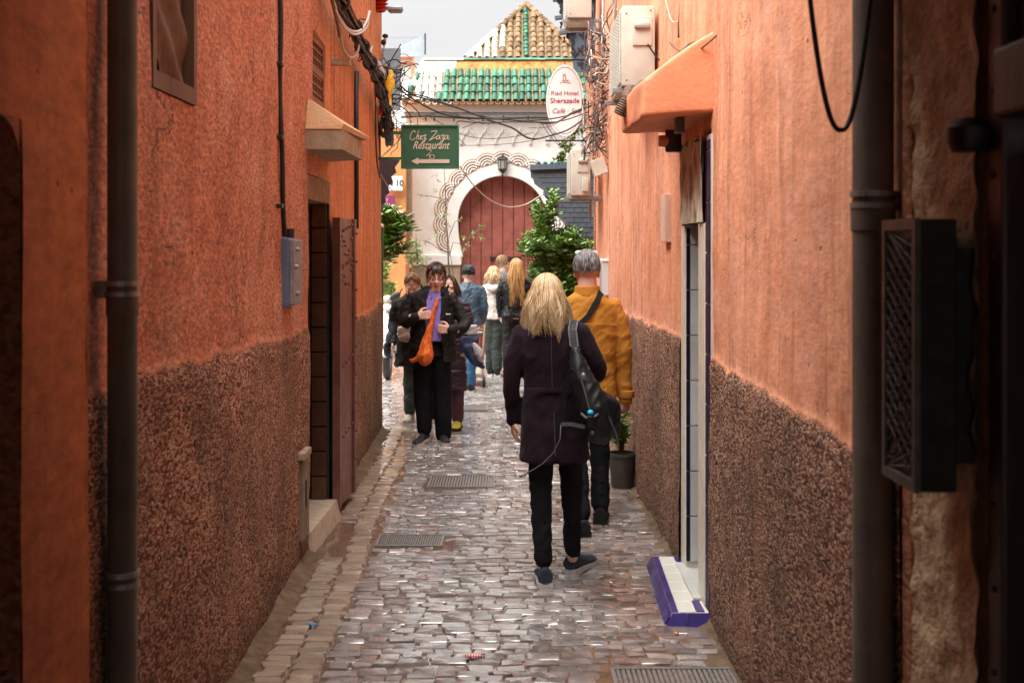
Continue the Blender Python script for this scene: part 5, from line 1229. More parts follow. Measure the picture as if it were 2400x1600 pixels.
for lb, pix, D_, r_, m_ in (('pale double cable drooping in a deep loop from the left bundle', [(782, 5), (795, 45), (820, 72), (845, 72), (860, 50), (866, 28)], (7.7, 9.2), .011, m_cablew), ('second pale cable of the upper left loop, slightly lower', [(785, 20), (800, 55), (825, 80), (848, 76), (862, 58), (864, 38)], (7.7, 9.2), .008, m_cablew),
        ('pale cable hanging in a narrow loop below the first one', [(797, 75), (805, 115), (822, 136), (838, 120), (844, 82)], (8.2, 9.0), .010, m_cablew), ('brown cable running down behind the left loops', [(778, 0), (790, 50), (796, 85)], (7.6, 8.2), .012, m_cableb), ('slack pale cable loop lower on the far left wall', [(858, 95), (856, 130), (862, 142), (872, 110)], (9.7, 10.4), .008, m_cablew),
        ('dark cable dropping down the far left wall to a hook shape', [(876, 130), (880, 250), (882, 360), (888, 405), (891, 408), (888, 300), (878, 200)], (10.8, 11.9), .007, m_cable), ('white wire trailing from the left wall to the plum awning', [(893, 408), (905, 430), (918, 445), (920, 446)], (12.0, 13), .004, m_cablew), ('short rigid grey conduit stub in the left cable bundle', [(872, 190), (890, 178), (903, 170)], (10.9, 11.2), .010, m_metalg)):
    cable(lb, cpath(pix, D_), r_, m_)
def tangle(name, label, cen, rad, n, seed, mats, r=(.003, .0075), L=(.2, .6), hang=.25):
    rs = random.Random(seed); t = thing(name, label, 'cable tangle', cen); mb = MB()
    for k in range(n):
        p = Vector((cen[0]+rs.gauss(0, rad[0]*.5), cen[1]+rs.gauss(0, rad[1]*.5), cen[2]+rs.gauss(0, rad[2]*.5))); d = Vector((rs.gauss(0, .6), rs.gauss(0, .5), rs.gauss(-.3, 1))).normalized()
        l_ = rs.uniform(*L); m_ = 22; pts = []
        for i in range(m_+1):
            pts.append(p.copy()); w_ = (.95*w_+Vector((rs.gauss(0, .07), rs.gauss(0, .05), rs.gauss(0, .07)))) if i else Vector((rs.gauss(0, .16), rs.gauss(0, .1), rs.gauss(0, .16))); d = (d+w_).normalized()
            q = Vector(((cen[0]-p.x)/rad[0]**1, (cen[1]-p.y)/rad[1], (cen[2]-p.z)/rad[2]))*.12; p = p+(d+q*1.6).normalized()*l_/m_
            if cen[0] > 0: p.x = max(p.x, .70)
        mb.tube(pts, rs.uniform(*r), 5, mi=rs.randrange(len(mats)))
    tag(mb.build('strands', mats, t, smooth=True), kind='stuff'); return t
m_cabo = M('salmon_painted_cable', (.50, .24, .14), .6, .2, 10)
tangle('cable_tangle', 'wild vertical tangle of brown and black cables at the far right wall', tuple(P(1412, 215, 12.0)), (.075, .12, .42), 56, 5, [m_cable, m_cable, m_cableb, m_cabo], L=(.3, .75))
tangle('cable_tangle', 'lower hanging mess of pale brown cables above the small air conditioner', tuple(P(1400, 300, 12.2)), (.08, .10, .24), 50, 9, [m_cableb, m_cabo, m_cable, m_cablew], L=(.3, .8))
tangle('cable_tangle', 'cable knot climbing towards the big air conditioner', tuple(P(1428, 110, 11.0)), (.06, .1, .17), 34, 12, [m_cable, m_cableb, m_cablew])
tangle('cable_tangle', 'dark matted cable tangle at the end of the left wall', tuple(P(905, 195, 12.2)), (.10, .12, .28), 60, 15, [m_cable, m_cable, m_cableb], L=(.2, .55))
tangle('cable_tangle', 'thin twiggy wires left of the Chez Zaza sign', tuple(P(918, 290, 12.6)), (.11, .10, .24), 16, 19, [m_cable, m_cableb, m_cabo], r=(.002, .005), L=(.3, .6))
# fan of cables converging at the right
rs = random.Random(21)
for k in range(9):
    cable('one of the black cables fanning out of the right cable knot', cpath([(1375-rs.uniform(0, 12), 118+k*9+rs.uniform(-4, 4)), (1390, 140+k*6), (1408, 150+k*3), (1418, 160)], (12.3, 12.1)), .0055, group='black cables fanning out of the right cable knot')
cable('slim brown drop cable left of the low junction box', cpath([(1400, 300), (1406, 360), (1398, 400), (1405, 420)], 12.0), .004, m_cableb)
cable('thin tan cable dropping beside the low junction box', cpath([(1418, 310), (1424, 350), (1420, 370)], 12.0), .004, m_cabo)
cable('pale thin wire draped from the top over the salmon hood', cpath([(1560, 0), (1575, 50), (1600, 45), (1640, 10), (1650, -10)], (7.2, 6.8)), .004, m_cablew)
cable('brown wire hanging over the right hood and back up the wall', cpath([(1735, -10), (1700, 60), (1655, 105), (1620, 125), (1590, 118), (1570, 100)], (5.6, 6.2)), .0045, m_cableb)
cable('second wire slanting down to the right hood', cpath([(1675, -10), (1650, 60), (1635, 95)], (6.0, 6.4)), .0035, m_cableb)
cable('thick black riser cable behind the large air conditioner', cpath([(1600, -20), (1596, 30), (1592, 118)], 7.0), .014, m_cable)
cable('black wire dangling from the valve cover of the large air conditioner', cpath([(1518, 104), (1530, 122), (1545, 140), (1558, 118), (1575, 110)], 7.86), .006, m_cable)
bk = MB().bbox(.925, .965, 6.98, 7.04, 2.72, 2.98, .006).build('wall_bracket', m_hoodr); tag(bk, 'rusty orange bracket post behind the salmon hood', 'bracket')
# ------------------------------------------------------------------ litter
def litter(name, label, c, r, mat, seed, sub=3):
    bm = bmesh.new(); bmesh.ops.create_icosphere(bm, subdivisions=sub, radius=1)
    for v in bm.verts:
        q = v.co.copy(); k = 1+.5*nz(q.x*2.2+seed, q.y*2.2, q.z*2.2); v.co = Vector((c[0]+r[0]*q.x*k, c[1]+r[1]*q.y*k, max(.002, c[2]+r[2]*(1+q.z*k))))
    t = thing(name, label, 'litter', c); MB().bm(bm).build('scrap', mat, t, smooth=True); return t
def G(px, py): Dg = 5220/(py-580); return ((px-1200)*Dg/F, Dg, .004)
m_stripe, tt_, bb_ = newmat('red_white_stripes')
wv = ND(tt_, 'ShaderNodeTexWave'); wv.inputs['Scale'].default_value = 28; wv.inputs['Distortion'].default_value = 3; tt_.links.new(ND(tt_, 'ShaderNodeNewGeometry').outputs['Position'], wv.inputs[0])
tt_.links.new(ramp(tt_, wv.outputs[0], [(.45, (.5, .02, .03)), (.55, (.75, .62, .62))]), bb_.inputs[0])
litter('wrapper', 'crumpled red and white striped wrapper on the wet stones', G(1110, 1545), (.040, .016, .011), m_stripe, 3)
litter('blue_scrap', 'tiny bright blue plastic scrap on the paving at left', G(733, 1467), (.022, .012, .005), M('bright_blue_plastic', (.01, .27, .62), .4), 5)
litter('orange_bit', 'tiny orange scrap near the tiled doorstep', G(1585, 1488), (.010, .009, .006), M('orange_peel', (.75, .30, .02), .5), 8)
litter('dead_leaves', 'small brown clump of dead leaves by the right wall', G(1512, 1168), (.060, .035, .014), M('dead_leaf', (.24, .13, .06), .7, .3, 30), 11)
litter('blue_chip', 'small pale blue scrap beside the plant pot', G(1493, 1140), (.012, .01, .008), M('pale_blue_plastic', (.05, .32, .42), .4), 13)
# ------------------------------------------------------------------ people: lofted volumes fused by a voxel remesh
def loft(mb, rings, n=18, e=2.0):
    """rings: (x, y, z, rx, ry) horizontal superellipse sections from top to bottom"""
    vs = []; fs = []
    for x, y, z, rx, ry in rings:
        for k in range(n):
            a = 2*math.pi*k/n; c_, s_ = math.cos(a), math.sin(a)
            vs.append((x+rx*math.copysign(abs(c_)**(2/e), c_), y+ry*math.copysign(abs(s_)**(2/e), s_), z))
    m_ = len(rings)
    for i in range(m_-1):
        for k in range(n): a = i*n+k; b_ = i*n+(k+1) % n; fs.append((a, a+n, b_+n, b_))
    fs.append(tuple(range(n))); fs.append(tuple(range(m_*n-1, (m_-1)*n-1, -1)))
    mb.add(vs, fs); return mb
def limb(mb, pts, rs, n=14, sub=5):
    pts = [Vector(p) for p in pts]; o = []; r_ = []
    for i in range(len(pts)-1):
        p0, p1, p2, p3 = pts[max(i-1, 0)], pts[i], pts[i+1], pts[min(i+2, len(pts)-1)]
        for k in range(sub):
            t = k/sub; cr = .5*((2*p1)+(-p0+p2)*t+(2*p0-5*p1+4*p2-p3)*t*t+(-p0+3*p1-3*p2+p3)*t**3)
            o.append(cr.lerp(p1.lerp(p2, t), .5)); r_.append(rs[i]+(rs[i+1]-rs[i])*t)
    o.append(pts[-1]); r_.append(rs[-1])
    mb.tube(o, r_, n)
    for i in (0, len(o)-1): mb.ell(o[i], (r_[i]*.98,)*3, 12, 8)
    return mb
def fuse(mb, name, mat, parent, vox=.009, smooth=4, fold=None, cut=None, shell=0, post=None, seed=0):
    me = mb.mesh('tmp', mat); o = bpy.data.objects.new('tmp', me); C.objects.link(o)
    m1 = o.modifiers.new('r', 'REMESH'); m1.mode = 'VOXEL'; m1.voxel_size = vox
    if smooth: m2 = o.modifiers.new('s', 'SMOOTH'); m2.factor = .5; m2.iterations = smooth
    dg = bpy.context.evaluated_depsgraph_get(); out_ = bpy.data.meshes.new_from_object(o.evaluated_get(dg)); bpy.data.objects.remove(o); bpy.data.meshes.remove(me)
    n_ = len(out_.vertices); co = np.empty(n_*3, dtype=np.float32); out_.vertices.foreach_get('co', co); co = co.reshape(-1, 3)
    no = np.array([tuple(v.normal) for v in out_.vertices], dtype=np.float32)
    if fold:
        amp, sx, sz = fold
        for i in range(n_):
            x, y, z = co[i]; q = noise.noise(Vector((x*sx+seed, y*sx, z*sz+seed*3))); q2 = noise.noise(Vector((x*sx*2.6+seed, y*sx*2.6, z*sz*2.3-x*9)))
            co[i] += no[i]*amp*((.35-abs(q)*2.4)+.75*(.3-abs(q2)*1.6))
    if post: co = post(co, no)
    out_.vertices.foreach_set('co', co.reshape(-1).astype(np.float32))
    out_.materials.clear(); out_.materials.append(mat)
    if cut:
        bm = bmesh.new(); bm.from_mesh(out_); rm = [f for f in bm.faces if cut(f.calc_center_median(), f.normal)]
        bmesh.ops.delete(bm, geom=rm, context='FACES')
        if shell: bmesh.ops.solidify(bm, geom=bm.faces[:], thickness=shell)
        bm.to_mesh(out_); bm.free()
    out_.polygons.foreach_set('use_smooth', [True]*len(out_.polygons)); out_.name = name; out_.update()
    return link(name, out_, parent)
def hand(mb, wrist, d, nrm, thumb, curl=.6, s=1.0, spread=.1):
    """wrist point, finger direction, palm normal (curl side), thumb side sign"""
    w = Vector(wrist); d = Vector(d).normalized(); nrm = Vector(nrm); nrm = (nrm-d*nrm.dot(d)).normalized(); sd = d.cross(nrm).normalized()*thumb
    limb(mb, [w-d*.05*s, w, w+d*.02*s], [.026*s, .023*s, .026*s], 10, 2)
    for u in (-.028, -.010, .010, .028): limb(mb, [w+d*.01*s+sd*u*.6*s, w+d*.085*s+sd*u*s], [.015*s, .0125*s], 8, 2)
    for i, (u, L) in enumerate(((.030, .068), (.011, .078), (-.009, .072), (-.028, .056))):
        p = w+d*.085*s+sd*u*s; dd = (d+sd*u*spread*8).normalized(); pts = [p]; a = curl*.5
        for q, l_ in enumerate((.45, .32, .23)):
            v = dd*math.cos(a)+nrm*math.sin(a); p = p+v*L*l_*s; pts.append(p); a += curl*(.9 if q else 1.1)
        limb(mb, pts, [.0098*s, .0092*s, .0083*s, .0070*s], 8, 2)
    b_ = w+d*.028*s+sd*.026*s; t1 = b_+(d*.55+sd*.75+nrm*.25).normalized()*.036*s; t2 = t1+(d*.85+sd*.25+nrm*.5*curl).normalized()*.030*s; t3 = t2+(d*.95+nrm*.5*curl-sd*.1).normalized()*.022*s
    limb(mb, [w+d*.01*s+sd*.012*s, b_, t1, t2, t3], [.014*s, .015*s, .0115*s, .0105*s, .008*s], 8, 2)
def head_volume(mb, c, f=1, s=1.0, nose=True, turn=0, tilt=0):
    """c: head centre (eye level); f=+1 faces +Y, -1 faces the viewer"""
    Rm = Matrix.Rotation(turn, 4, 'Z') @ Matrix.Rotation(-tilt*f, 4, 'X'); c = Vector(c)
    T = lambda x, y, z: c+Rm @ Vector((x*s, y*f*s, z*s))
    M3 = Rm.to_3x3()
    mb.ell(T(0, -.012, .035), (.074*s, .092*s, .092*s), 20, 14, M=M3)
    mb.ell(T(0, .022, -.03), (.062*s, .066*s, .085*s), 18, 12, M=M3)
    mb.ell(T(0, .045, -.085), (.040*s, .040*s, .034*s), 14, 10, M=M3)       # jaw and chin
    mb.ell(T(0, .070, -.092), (.020*s, .018*s, .018*s), 10, 8, M=M3)
    for sx in (-1, 1):
        mb.ell(T(sx*.036, .062, -.030), (.026*s, .022*s, .026*s), 12, 8, M=M3)    # cheeks
        mb.ell(T(sx*.074, -.005, -.012), (.008*s, .018*s, .030*s), 10, 8, M=M3)   # ears
        mb.ell(T(sx*.028, .078, .026), (.028*s, .014*s, .010*s), 12, 8, M=M3)     # brow
    if nose:
        limb(mb, [T(0, .086, .012), T(0, .098, -.012), T(0, .106, -.034)], [.008*s, .010*s, .014*s], 10, 3)
        for sx in (-1, 1): mb.ell(T(sx*.012, .094, -.037), (.009*s, .010*s, .009*s), 8, 6)
        mb.ell(T(0, .090, -.060), (.022*s, .010*s, .007*s), 10, 6, M=M3); mb.ell(T(0, .088, -.071), (.019*s, .010*s, .008*s), 10, 6, M=M3)
    return T
m_skin = M('fair_skin', (.60, .37, .28), .5, .08, 14, 80, .0006, col2=(.66, .42, .33)); m_skinr = M('ruddy_skin', (.55, .30, .23), .5, .15, 10, 80, .0006)
for m_ in (m_skin, m_skinr):
    b_ = [n_ for n_ in m_.node_tree.nodes if n_.type == 'BSDF_PRINCIPLED'][0]; b_.inputs['Subsurface Weight'].default_value = .08; b_.inputs['Subsurface Radius'].default_value = (.01, .004, .002)
def hair_mat(name, c1, c2, c3, rough=.42):
    m, t, b = newmat(name); g = ND(t, 'ShaderNodeNewGeometry'); tc = ND(t, 'ShaderNodeTexCoord').outputs['Object']
    s_ = math_t(t, 'ADD', math_t(t, 'MULTIPLY', g.outputs['Random Per Island'], .6), math_t(t, 'MULTIPLY', noise_t(t, tc, 9, 4, .6, (5, 5, .6)), .5))
    t.links.new(ramp(t, s_, [(.2, c1), (.52, c2), (.85, c3)]), b.inputs[0]); b.inputs['Roughness'].default_value = rough
    return m
h_blond = hair_mat('blond_hair', (.16, .085, .035), (.46, .30, .15), (.74, .58, .37)); h_grey = hair_mat('grey_hair', (.025, .022, .022), (.11, .10, .10), (.36, .34, .34)); h_dark = hair_mat('dark_brown_hair', (.012, .006, .004), (.035, .016, .010), (.09, .04, .025), .35)
h_black = hair_mat('black_hair', (.006, .006, .007), (.015, .014, .016), (.04, .04, .045), .3); h_brown = hair_mat('light_brown_hair', (.10, .05, .022), (.26, .145, .07), (.45, .28, .15)); h_gold = hair_mat('golden_brown_hair', (.11, .045, .014), (.33, .155, .05), (.58, .34, .13))
def hair(parent, T, f, mat, n, style, name='hair', seed=1, s=1.0, L=.3, spread=.35, cover=.62, r=.0042, fringe=False, wave=.008, vol=.012):
    """locks of hair grown over the skull ellipsoid; style 'long' falls past the jaw, 'short' hugs the skull"""
    rs = random.Random(seed); mb = MB(); c0 = T(0, -.012, .035)
    bx_ = (T(1, -.012, .035)-c0).normalized(); by_ = (T(0, .988, .035)-c0).normalized(); bz_ = (T(0, -.012, 1.035)-c0).normalized()
    A_ = (.080*s, .098*s, .099*s)
    def E(th, ph, k=1.0): return c0+bx_*A_[0]*k*math.sin(th)*math.sin(ph)-by_*A_[1]*k*math.sin(th)*math.cos(ph)+bz_*A_[2]*k*math.cos(th)      # ph = 0 at the back of the head
    # cap under the locks
    cap = MB(); NP, NT = 30, 16; vs = []; fs = []
    for i in range(NP+1):
        ph = -math.pi+2*math.pi*i/NP; a_ = abs(ph)/math.pi; tb = 1.58 if style == 'short' and f > 0 else 1.95; tmax = (tb if a_ < .45 else tb-(a_-.45)*2.6)
        if fringe: tmax = max(tmax, .9)
        tmax = max(.62, tmax)
        for j in range(NT+1): vs.append(E(tmax*j/NT, ph, 1.0+.012*nz(ph*3, j*.5, seed)))
    fs = [(i*(NT+1)+j, (i+1)*(NT+1)+j, (i+1)*(NT+1)+j+1, i*(NT+1)+j+1) for i in range(NP) for j in range(NT)]
    cap.add(vs, fs); o = lbuild(cap, name, mat, parent, smooth=True)
    for k in range(n):
        ph = rs.uniform(-1, 1)*math.pi*cover if style != 'long' or k % 7 else rs.uniform(-1, 1)*math.pi*.78
        th = rs.uniform(.02, .9) if style == 'long' else rs.uniform(.05, 1.75); kk = 1.02+rs.random()*.10*vol/.012; pts = []; rr = []
        if style == 'short':
            l_ = rs.uniform(.5, .9)*L; st_ = 4; dph = rs.gauss(0, .12)
            tl = (1.80 if f > 0 else 1.95) if abs(ph) < 1.5 else 1.95-(abs(ph)-1.5)*1.1
            if th > tl: continue
            for i in range(st_+1):
                pts.append(E(min(th+i/st_*l_/.09, tl+.05), ph+dph*i/st_, kk+.02*i/st_)); rr.append(r*(1-.75*i/st_))
        else:
            m_ = 14; thend = 1.45+rs.uniform(-.15, .25); drop = L*rs.uniform(.62, 1.22)*(1.12 if ph > .5 else 1); pw = rs.uniform(0, 6.28); ph1 = ph*(1+.12*rs.random())
            for i in range(5): pts.append(E(th+(thend-th)*i/4, ph1, kk)); rr.append(r*(.75+.25*i/4))
            p = pts[-1].copy(); o_ = (bx_*math.sin(ph)-by_*math.cos(ph)); o_.z = 0
            for i in range(1, m_+1):
                t = i/m_; q = p+Vector((0, 0, -drop*t))+o_*(spread*.10*t*(1.3-t*.5))-by_*(-.0)*t+Vector((wave*(math.sin(ph1*6+t*6)+.5*math.sin(pw+t*5))*t, wave*.6*math.cos(ph1*5+t*6)*t, 0))
                q += Vector(((c0.x-q.x)*(-.0), 0, 0)); pts.append(q); rr.append(r*(1.15-.95*t))
        mb.tube(pts, rr, 4, cap=False)
    if mb.v: lbuild(mb, 'hair_locks', mat, parent, smooth=True)
    return o
def shoe(parent, name, x, y, f, mat, sole, L=.27, w=.048, turn=0, z=0, pitch=0, h=.085):
    Mx = Matrix.Translation((x, y, z)) @ Matrix.Rotation(turn, 4, 'Z') @ Matrix.Rotation(pitch, 4, 'X')
    off = parent.location
    mb = MB(); rings = [(-.5, .80, .95), (-.38, .95, 1.0), (-.15, .84, .92), (.1, .90, .62), (.3, 1.04, .50), (.43, .85, .40), (.5, .45, .28)]
    vs = []; n = 14
    for t, kw, kh in rings:
        yy = (t+.22)*L*f
        for k in range(n):
            a = 2*math.pi*k/n; zz = .018+h*kh*max(-.0, .5+.5*math.sin(a)); vs.append(Mx @ Vector((w*kw*math.cos(a)*(1 if math.sin(a) < .2 else .82), yy, zz)))
    fs = [(i*n+k, i*n+(k+1) % n, (i+1)*n+(k+1) % n, (i+1)*n+k) for i in range(len(rings)-1) for k in range(n)]+[tuple(range(n-1, -1, -1)), tuple(range((len(rings)-1)*n, len(rings)*n))]
    mb.add([v+off for v in vs], fs); o = mb.build(name, mat, parent, smooth=50)
    sb_ = MB(); ol = [(t, k*1.06) for t, k, _ in rings]; pts = [(w*k, (t+.22)*L*f) for t, k in ol]+[(-w*k, (t+.22)*L*f) for t, k in reversed(ol)]
    vs = [Mx @ Vector((px, py, z_)) for z_ in (.0, .026) for px, py in pts]; nn = len(pts)
    sb_.add([v+off for v in vs], [tuple(range(nn)), tuple(range(2*nn-1, nn-1, -1))]+[(i, (i+1) % nn, nn+(i+1) % nn, nn+i) for i in range(nn)]); sb_.build('sole', sole, o, smooth=40)
    return o
def person(name, label, pos, group=None): return thing('person', label, 'person', pos, group)
class LB(MB):        # builds in person-local coordinates
    def __init__(s, p): super().__init__(); s.p = p
def L2W(mb, p):      # local -> world so that build() can subtract the parent's location again
    o = Vector(p.location); mb.v = [tuple(Vector(v)+o) for v in mb.v]; return mb
def lbuild(mb, name, mat, p, **k):
    off = Vector(p.location); q = p.parent
    while q: off = off+Vector(q.location); q = q.parent
    mb.v = [tuple(Vector(v)+off) for v in mb.v]; return mb.build(name, mat, p, **k)
m_wool = M('aubergine_wool', (.007, .003, .006), .95, .4, 9, 160, .003, sheen=.04, col2=(.014, .006, .011), spec=.15); m_jean = M('black_denim', (.005, .0055, .007), .85, .4, 8, 140, .0015, spec=.2); m_mus = M('mustard_canvas', (.34, .135, .018), .85, .18, 7, 120, .0015, col2=(.44, .19, .03), spec=.2)
m_blk = M('black_shell_fabric', (.007, .0075, .008), .7, .4, 7, 110, .0015, spec=.3); m_pur = M('lilac_knit', (.19, .15, .46), .8, .15, 12, 130, .002, col2=(.24, .19, .54)); m_trou = M('black_navy_crepe', (.004, .004, .007), .85, .4, 8, 120, .001, spec=.2)
m_nav = M('navy_knit_shoe', (.010, .022, .042), .7, .4, 30, 160, .002); m_gsole = M('pale_grey_sole', (.45, .45, .44), .6, .15, 20); m_den = M('blue_bomber_fabric', (.028, .055, .085), .5, .35, 9, 90, .003, col2=(.045, .08, .115)); m_bj = M('blue_denim', (.02, .085, .19), .75, .3, 12, 120, .002)
m_hood_w = M('off_white_fleece', (.55, .51, .46), .85, .08, 8, 90, .002); m_grn = M('dark_green_trousers', (.022, .032, .026), .8, .35, 8, 90, .002); m_maroon = M('plum_quilted_coat', (.030, .010, .026), .5, .4, 7, 60, .005); m_mauve = M('mauve_trousers', (.075, .028, .042), .8, .25, 8, 90, .002)
m_leath = M('black_leather', (.007, .007, .008), .5, .4, 12, 90, .001, spec=.25); m_web = M('grey_webbing', (.06, .065, .075), .6, .3, 30); m_dkw = M('dark_grey_lining', (.03, .03, .035), .8)

# ---- woman in the aubergine coat, walking away
p1 = person('person', 'blond woman walking away in a dark aubergine wool coat with black backpack', (.207, 6.66, 0))
b = MB(); T = head_volume(b, (-.018, .03, 1.520), 1, .98, turn=-.12)
loft(b, [(-.01, .01, 1.50, .05, .05), (-.01, .0, 1.42, .055, .06), (0, 0, 1.36, .15, .08), (0, 0, 1.2, .15, .09), (0, 0, 1.0, .13, .09), (.02, 0, .85, .14, .10)])
limb(b, [(-.058, 0, .80), (-.055, .02, .46), (-.040, -.02, .09)], [.060, .042, .030]); limb(b, [(.105, .04, .80), (.118, .10, .46), (.128, .17, .09)], [.060, .042, .030])
limb(b, [(-.16, 0, 1.34), (-.205, 0, 1.1), (-.20, .06, .88)], [.034, .030, .023]); hand(b, (-.20, .06, .868), (.08, .10, -1), (1, .3, 0), 1, .55, .95)
limb(b, [(.15, 0, 1.34), (.25, .05, 1.14), (.17, .22, 1.08)], [.034, .03, .023]); hand(b, (.18, .22, 1.08), (-.9, .4, .2), (0, .3, 1), -1, .9, .95)
fuse(b, 'body', m_skin, p1, .0065, 2)
b = MB()      # coat
loft(b, [(-.012, .0, 1.435, .062, .066), (-.008, -.005, 1.40, .10, .085), (0, -.005, 1.372, .150, .098), (.0, -.005, 1.33, .178, .110), (.0, -.005, 1.22, .172, .118), (.005, .0, 1.12, .152, .114), (.008, .0, 1.04, .150, .114), (.012, 0, .95, .166, .126), (.018, 0, .80, .184, .136), (.022, 0, .668, .196, .142), (.022, 0, .655, .192, .14)], 26, 2.25)
limb(b, [(-.158, 0, 1.335), (-.198, -.005, 1.20), (-.210, .0, 1.06), (-.204, .04, .93), (-.200, .055, .865)], [.054, .054, .047, .043, .042])
limb(b, [(.160, 0, 1.345), (.215, .0, 1.24), (.262, .02, 1.15), (.25, .10, 1.10), (.17, .22, 1.08)], [.054, .056, .050, .046, .042])
fuse(b, 'coat', m_wool, p1, .0085, 5, fold=(.006, 8, 5), seed=3)
lbuild(MB().tube([(-.075, -.055, 1.405), (-.03, -.075, 1.44), (.03, -.075, 1.435), (.07, -.05, 1.40)], [.016, .03, .03, .016], 10), 'collar', m_wool, p1, smooth=True)
lbuild(MB().bbox(-.13, .15, -.131, -.122, 1.035, 1.058, .003), 'half_belt', m_wool, p1)
lbuild(MB().tube([(.0, -.124, 1.34), (.002, -.131, 1.20), (.006, -.126, 1.06)], .0022, 5).tube([(.014, -.138, .93), (.022, -.153, .70)], .003, 5), 'back_seam', m_dkw, p1)
b = MB()      # trousers
limb(b, [(-.050, 0, .74), (-.052, .02, .46), (-.040, -.02, .125)], [.078, .060, .050]); limb(b, [(.110, .04, .74), (.120, .10, .46), (.128, .17, .135)], [.078, .060, .050])
fuse(b, 'trousers', m_jean, p1, .008, 2, fold=(.006, 10, 12), seed=8)
shoe(p1, 'shoe', -.033, -.045, 1, m_nav, m_gsole, .265, .047, turn=.06, pitch=.0); shoe(p1, 'shoe', .148, .235, 1, m_nav, m_gsole, .28, .048, turn=-.55)
# blond hair hanging in uneven waves
hair(p1, T, 1, h_blond, 2100, 'long', seed=5, L=.185, spread=.58, cover=.72, r=.0021, wave=.011, vol=.011)
# backpack on the right shoulder
bp = thing('backpack', 'black leather backpack slung on the blond woman\'s right shoulder, blue bottle inside', 'backpack', (.45, 6.47, .8))
o = Vector((.207, 6.66, 0)); W = lambda x, y, z: o+Vector((x, y, z))
b = MB()
limb(b, [W(.125, -.165, 1.24), W(.155, -.20, 1.12), W(.215, -.215, .97), W(.245, -.215, .86)], [.035, .062, .095, .088], 16)
limb(b, [W(.19, -.19, 1.05), W(.30, -.18, .98), W(.325, -.17, .86)], [.04, .055, .050], 14)
def toloc(mb, t): mb.v = [tuple(Vector(v)-t.location) for v in mb.v]; return mb
fuse(toloc(b, bp), 'bag', m_leath, bp, .008, 3, fold=(.012, 7, 5), seed=4)
b = MB().tube([W(.10, -.10, 1.36), W(.112, -.135, 1.28), W(.125, -.16, 1.20)], .012, 6)
def strap(pts, wid, name, mat, par, th=.005, side=Vector((1, 0, 0))):
    vs = []; pts = [Vector(p) for p in pts]
    for i, q in enumerate(pts):
        t = (pts[min(i+1, len(pts)-1)]-pts[max(i-1, 0)]).normalized(); s_ = (side-t*side.dot(t)).normalized(); n_ = t.cross(s_)
        vs += [q+s_*wid/2-n_*th/2, q-s_*wid/2-n_*th/2, q-s_*wid/2+n_*th/2, q+s_*wid/2+n_*th/2]
    fs = [(4*i+j, 4*i+(j+1) % 4, 4*i+4+(j+1) % 4, 4*i+4+j) for i in range(len(pts)-1) for j in range(4)]+[(0, 3, 2, 1), (len(vs)-4, len(vs)-3, len(vs)-2, len(vs)-1)]
    return MB().add(vs, fs).build(name, mat, par, smooth=30)
strap([W(.145, .09, 1.30), W(.135, .04, 1.395), W(.125, -.04, 1.412), W(.115, -.115, 1.36), W(.125, -.150, 1.28), W(.14, -.18, 1.20)], .042, 'shoulder_strap', m_leath, bp)
for dx in (-.020, .020): strap([W(.125+dx, -.05, 1.416), W(.112+dx, -.119, 1.365), W(.120+dx, -.155, 1.28)], .006, 'strap_edging', m_web, bp)
strap([W(.145, -.24, 1.15), W(.105, -.225, 1.17), W(.068, -.20, 1.05), W(.050, -.185, .93), W(.048, -.18, .875)], .030, 'loose_strap', m_leath, bp)
strap([W(.048, -.18, .875), W(.10, -.21, .88), W(.17, -.28, .875)], .020, 'loose_strap', m_web, bp, side=Vector((0, 0, 1)))
MB().tube([W(.048, -.18, .87), W(.045, -.19, .80), W(.01, -.20, .73), W(-.05, -.20, .67), (W(-.13, -.19, .62)), W(-.17, -.19, .60)], [.0035, .003, .003, .003, .003, .005], 6).build('drawcord', m_web, bp, smooth=True)
MB().tube([W(.15, -.293, 1.12), W(.175, -.305, 1.03), W(.20, -.312, .93)], .005, 6).build('zip', m_web, bp)
MB().tube([W(.25, -.285, 1.0), W(.29, -.265, .93), W(.33, -.235, .84), W(.345, -.22, .78)], .006, 6).build('zip', m_web, bp)
MB().tube([W(.15, -.29, .945), W(.17, -.325, .930), W(.20, -.33, .925), W(.235, -.305, .945)], .007, 6).build('pocket_rim', m_web, bp)
for x_, z_ in ((.128, 1.262), (.205, .85), (.16, 1.145)): MB().ell(W(x_, -.30 if z_ < 1.2 else -.16, z_), (.010, .006, .012), 10, 6).build('buckle', m_metalg, bp)
bt_ = thing('bottle', 'bright blue capped bottle poking out of the backpack pocket', 'bottle', W(.195, -.318, .88)); MB().lathe([(.020, .88), (.021, .935), (.012, .945)], (W(.195, -.318, 0).x, W(0, -.318, 0).y, 0), 14).build('neck', m_leath, bt_, smooth=40)
MB().ell(W(.195, -.322, .955), (.0165, .0165, .015), 14, 10).build('cap', M('bright_blue_cap', (.02, .35, .62), .35), bt_, smooth=True)

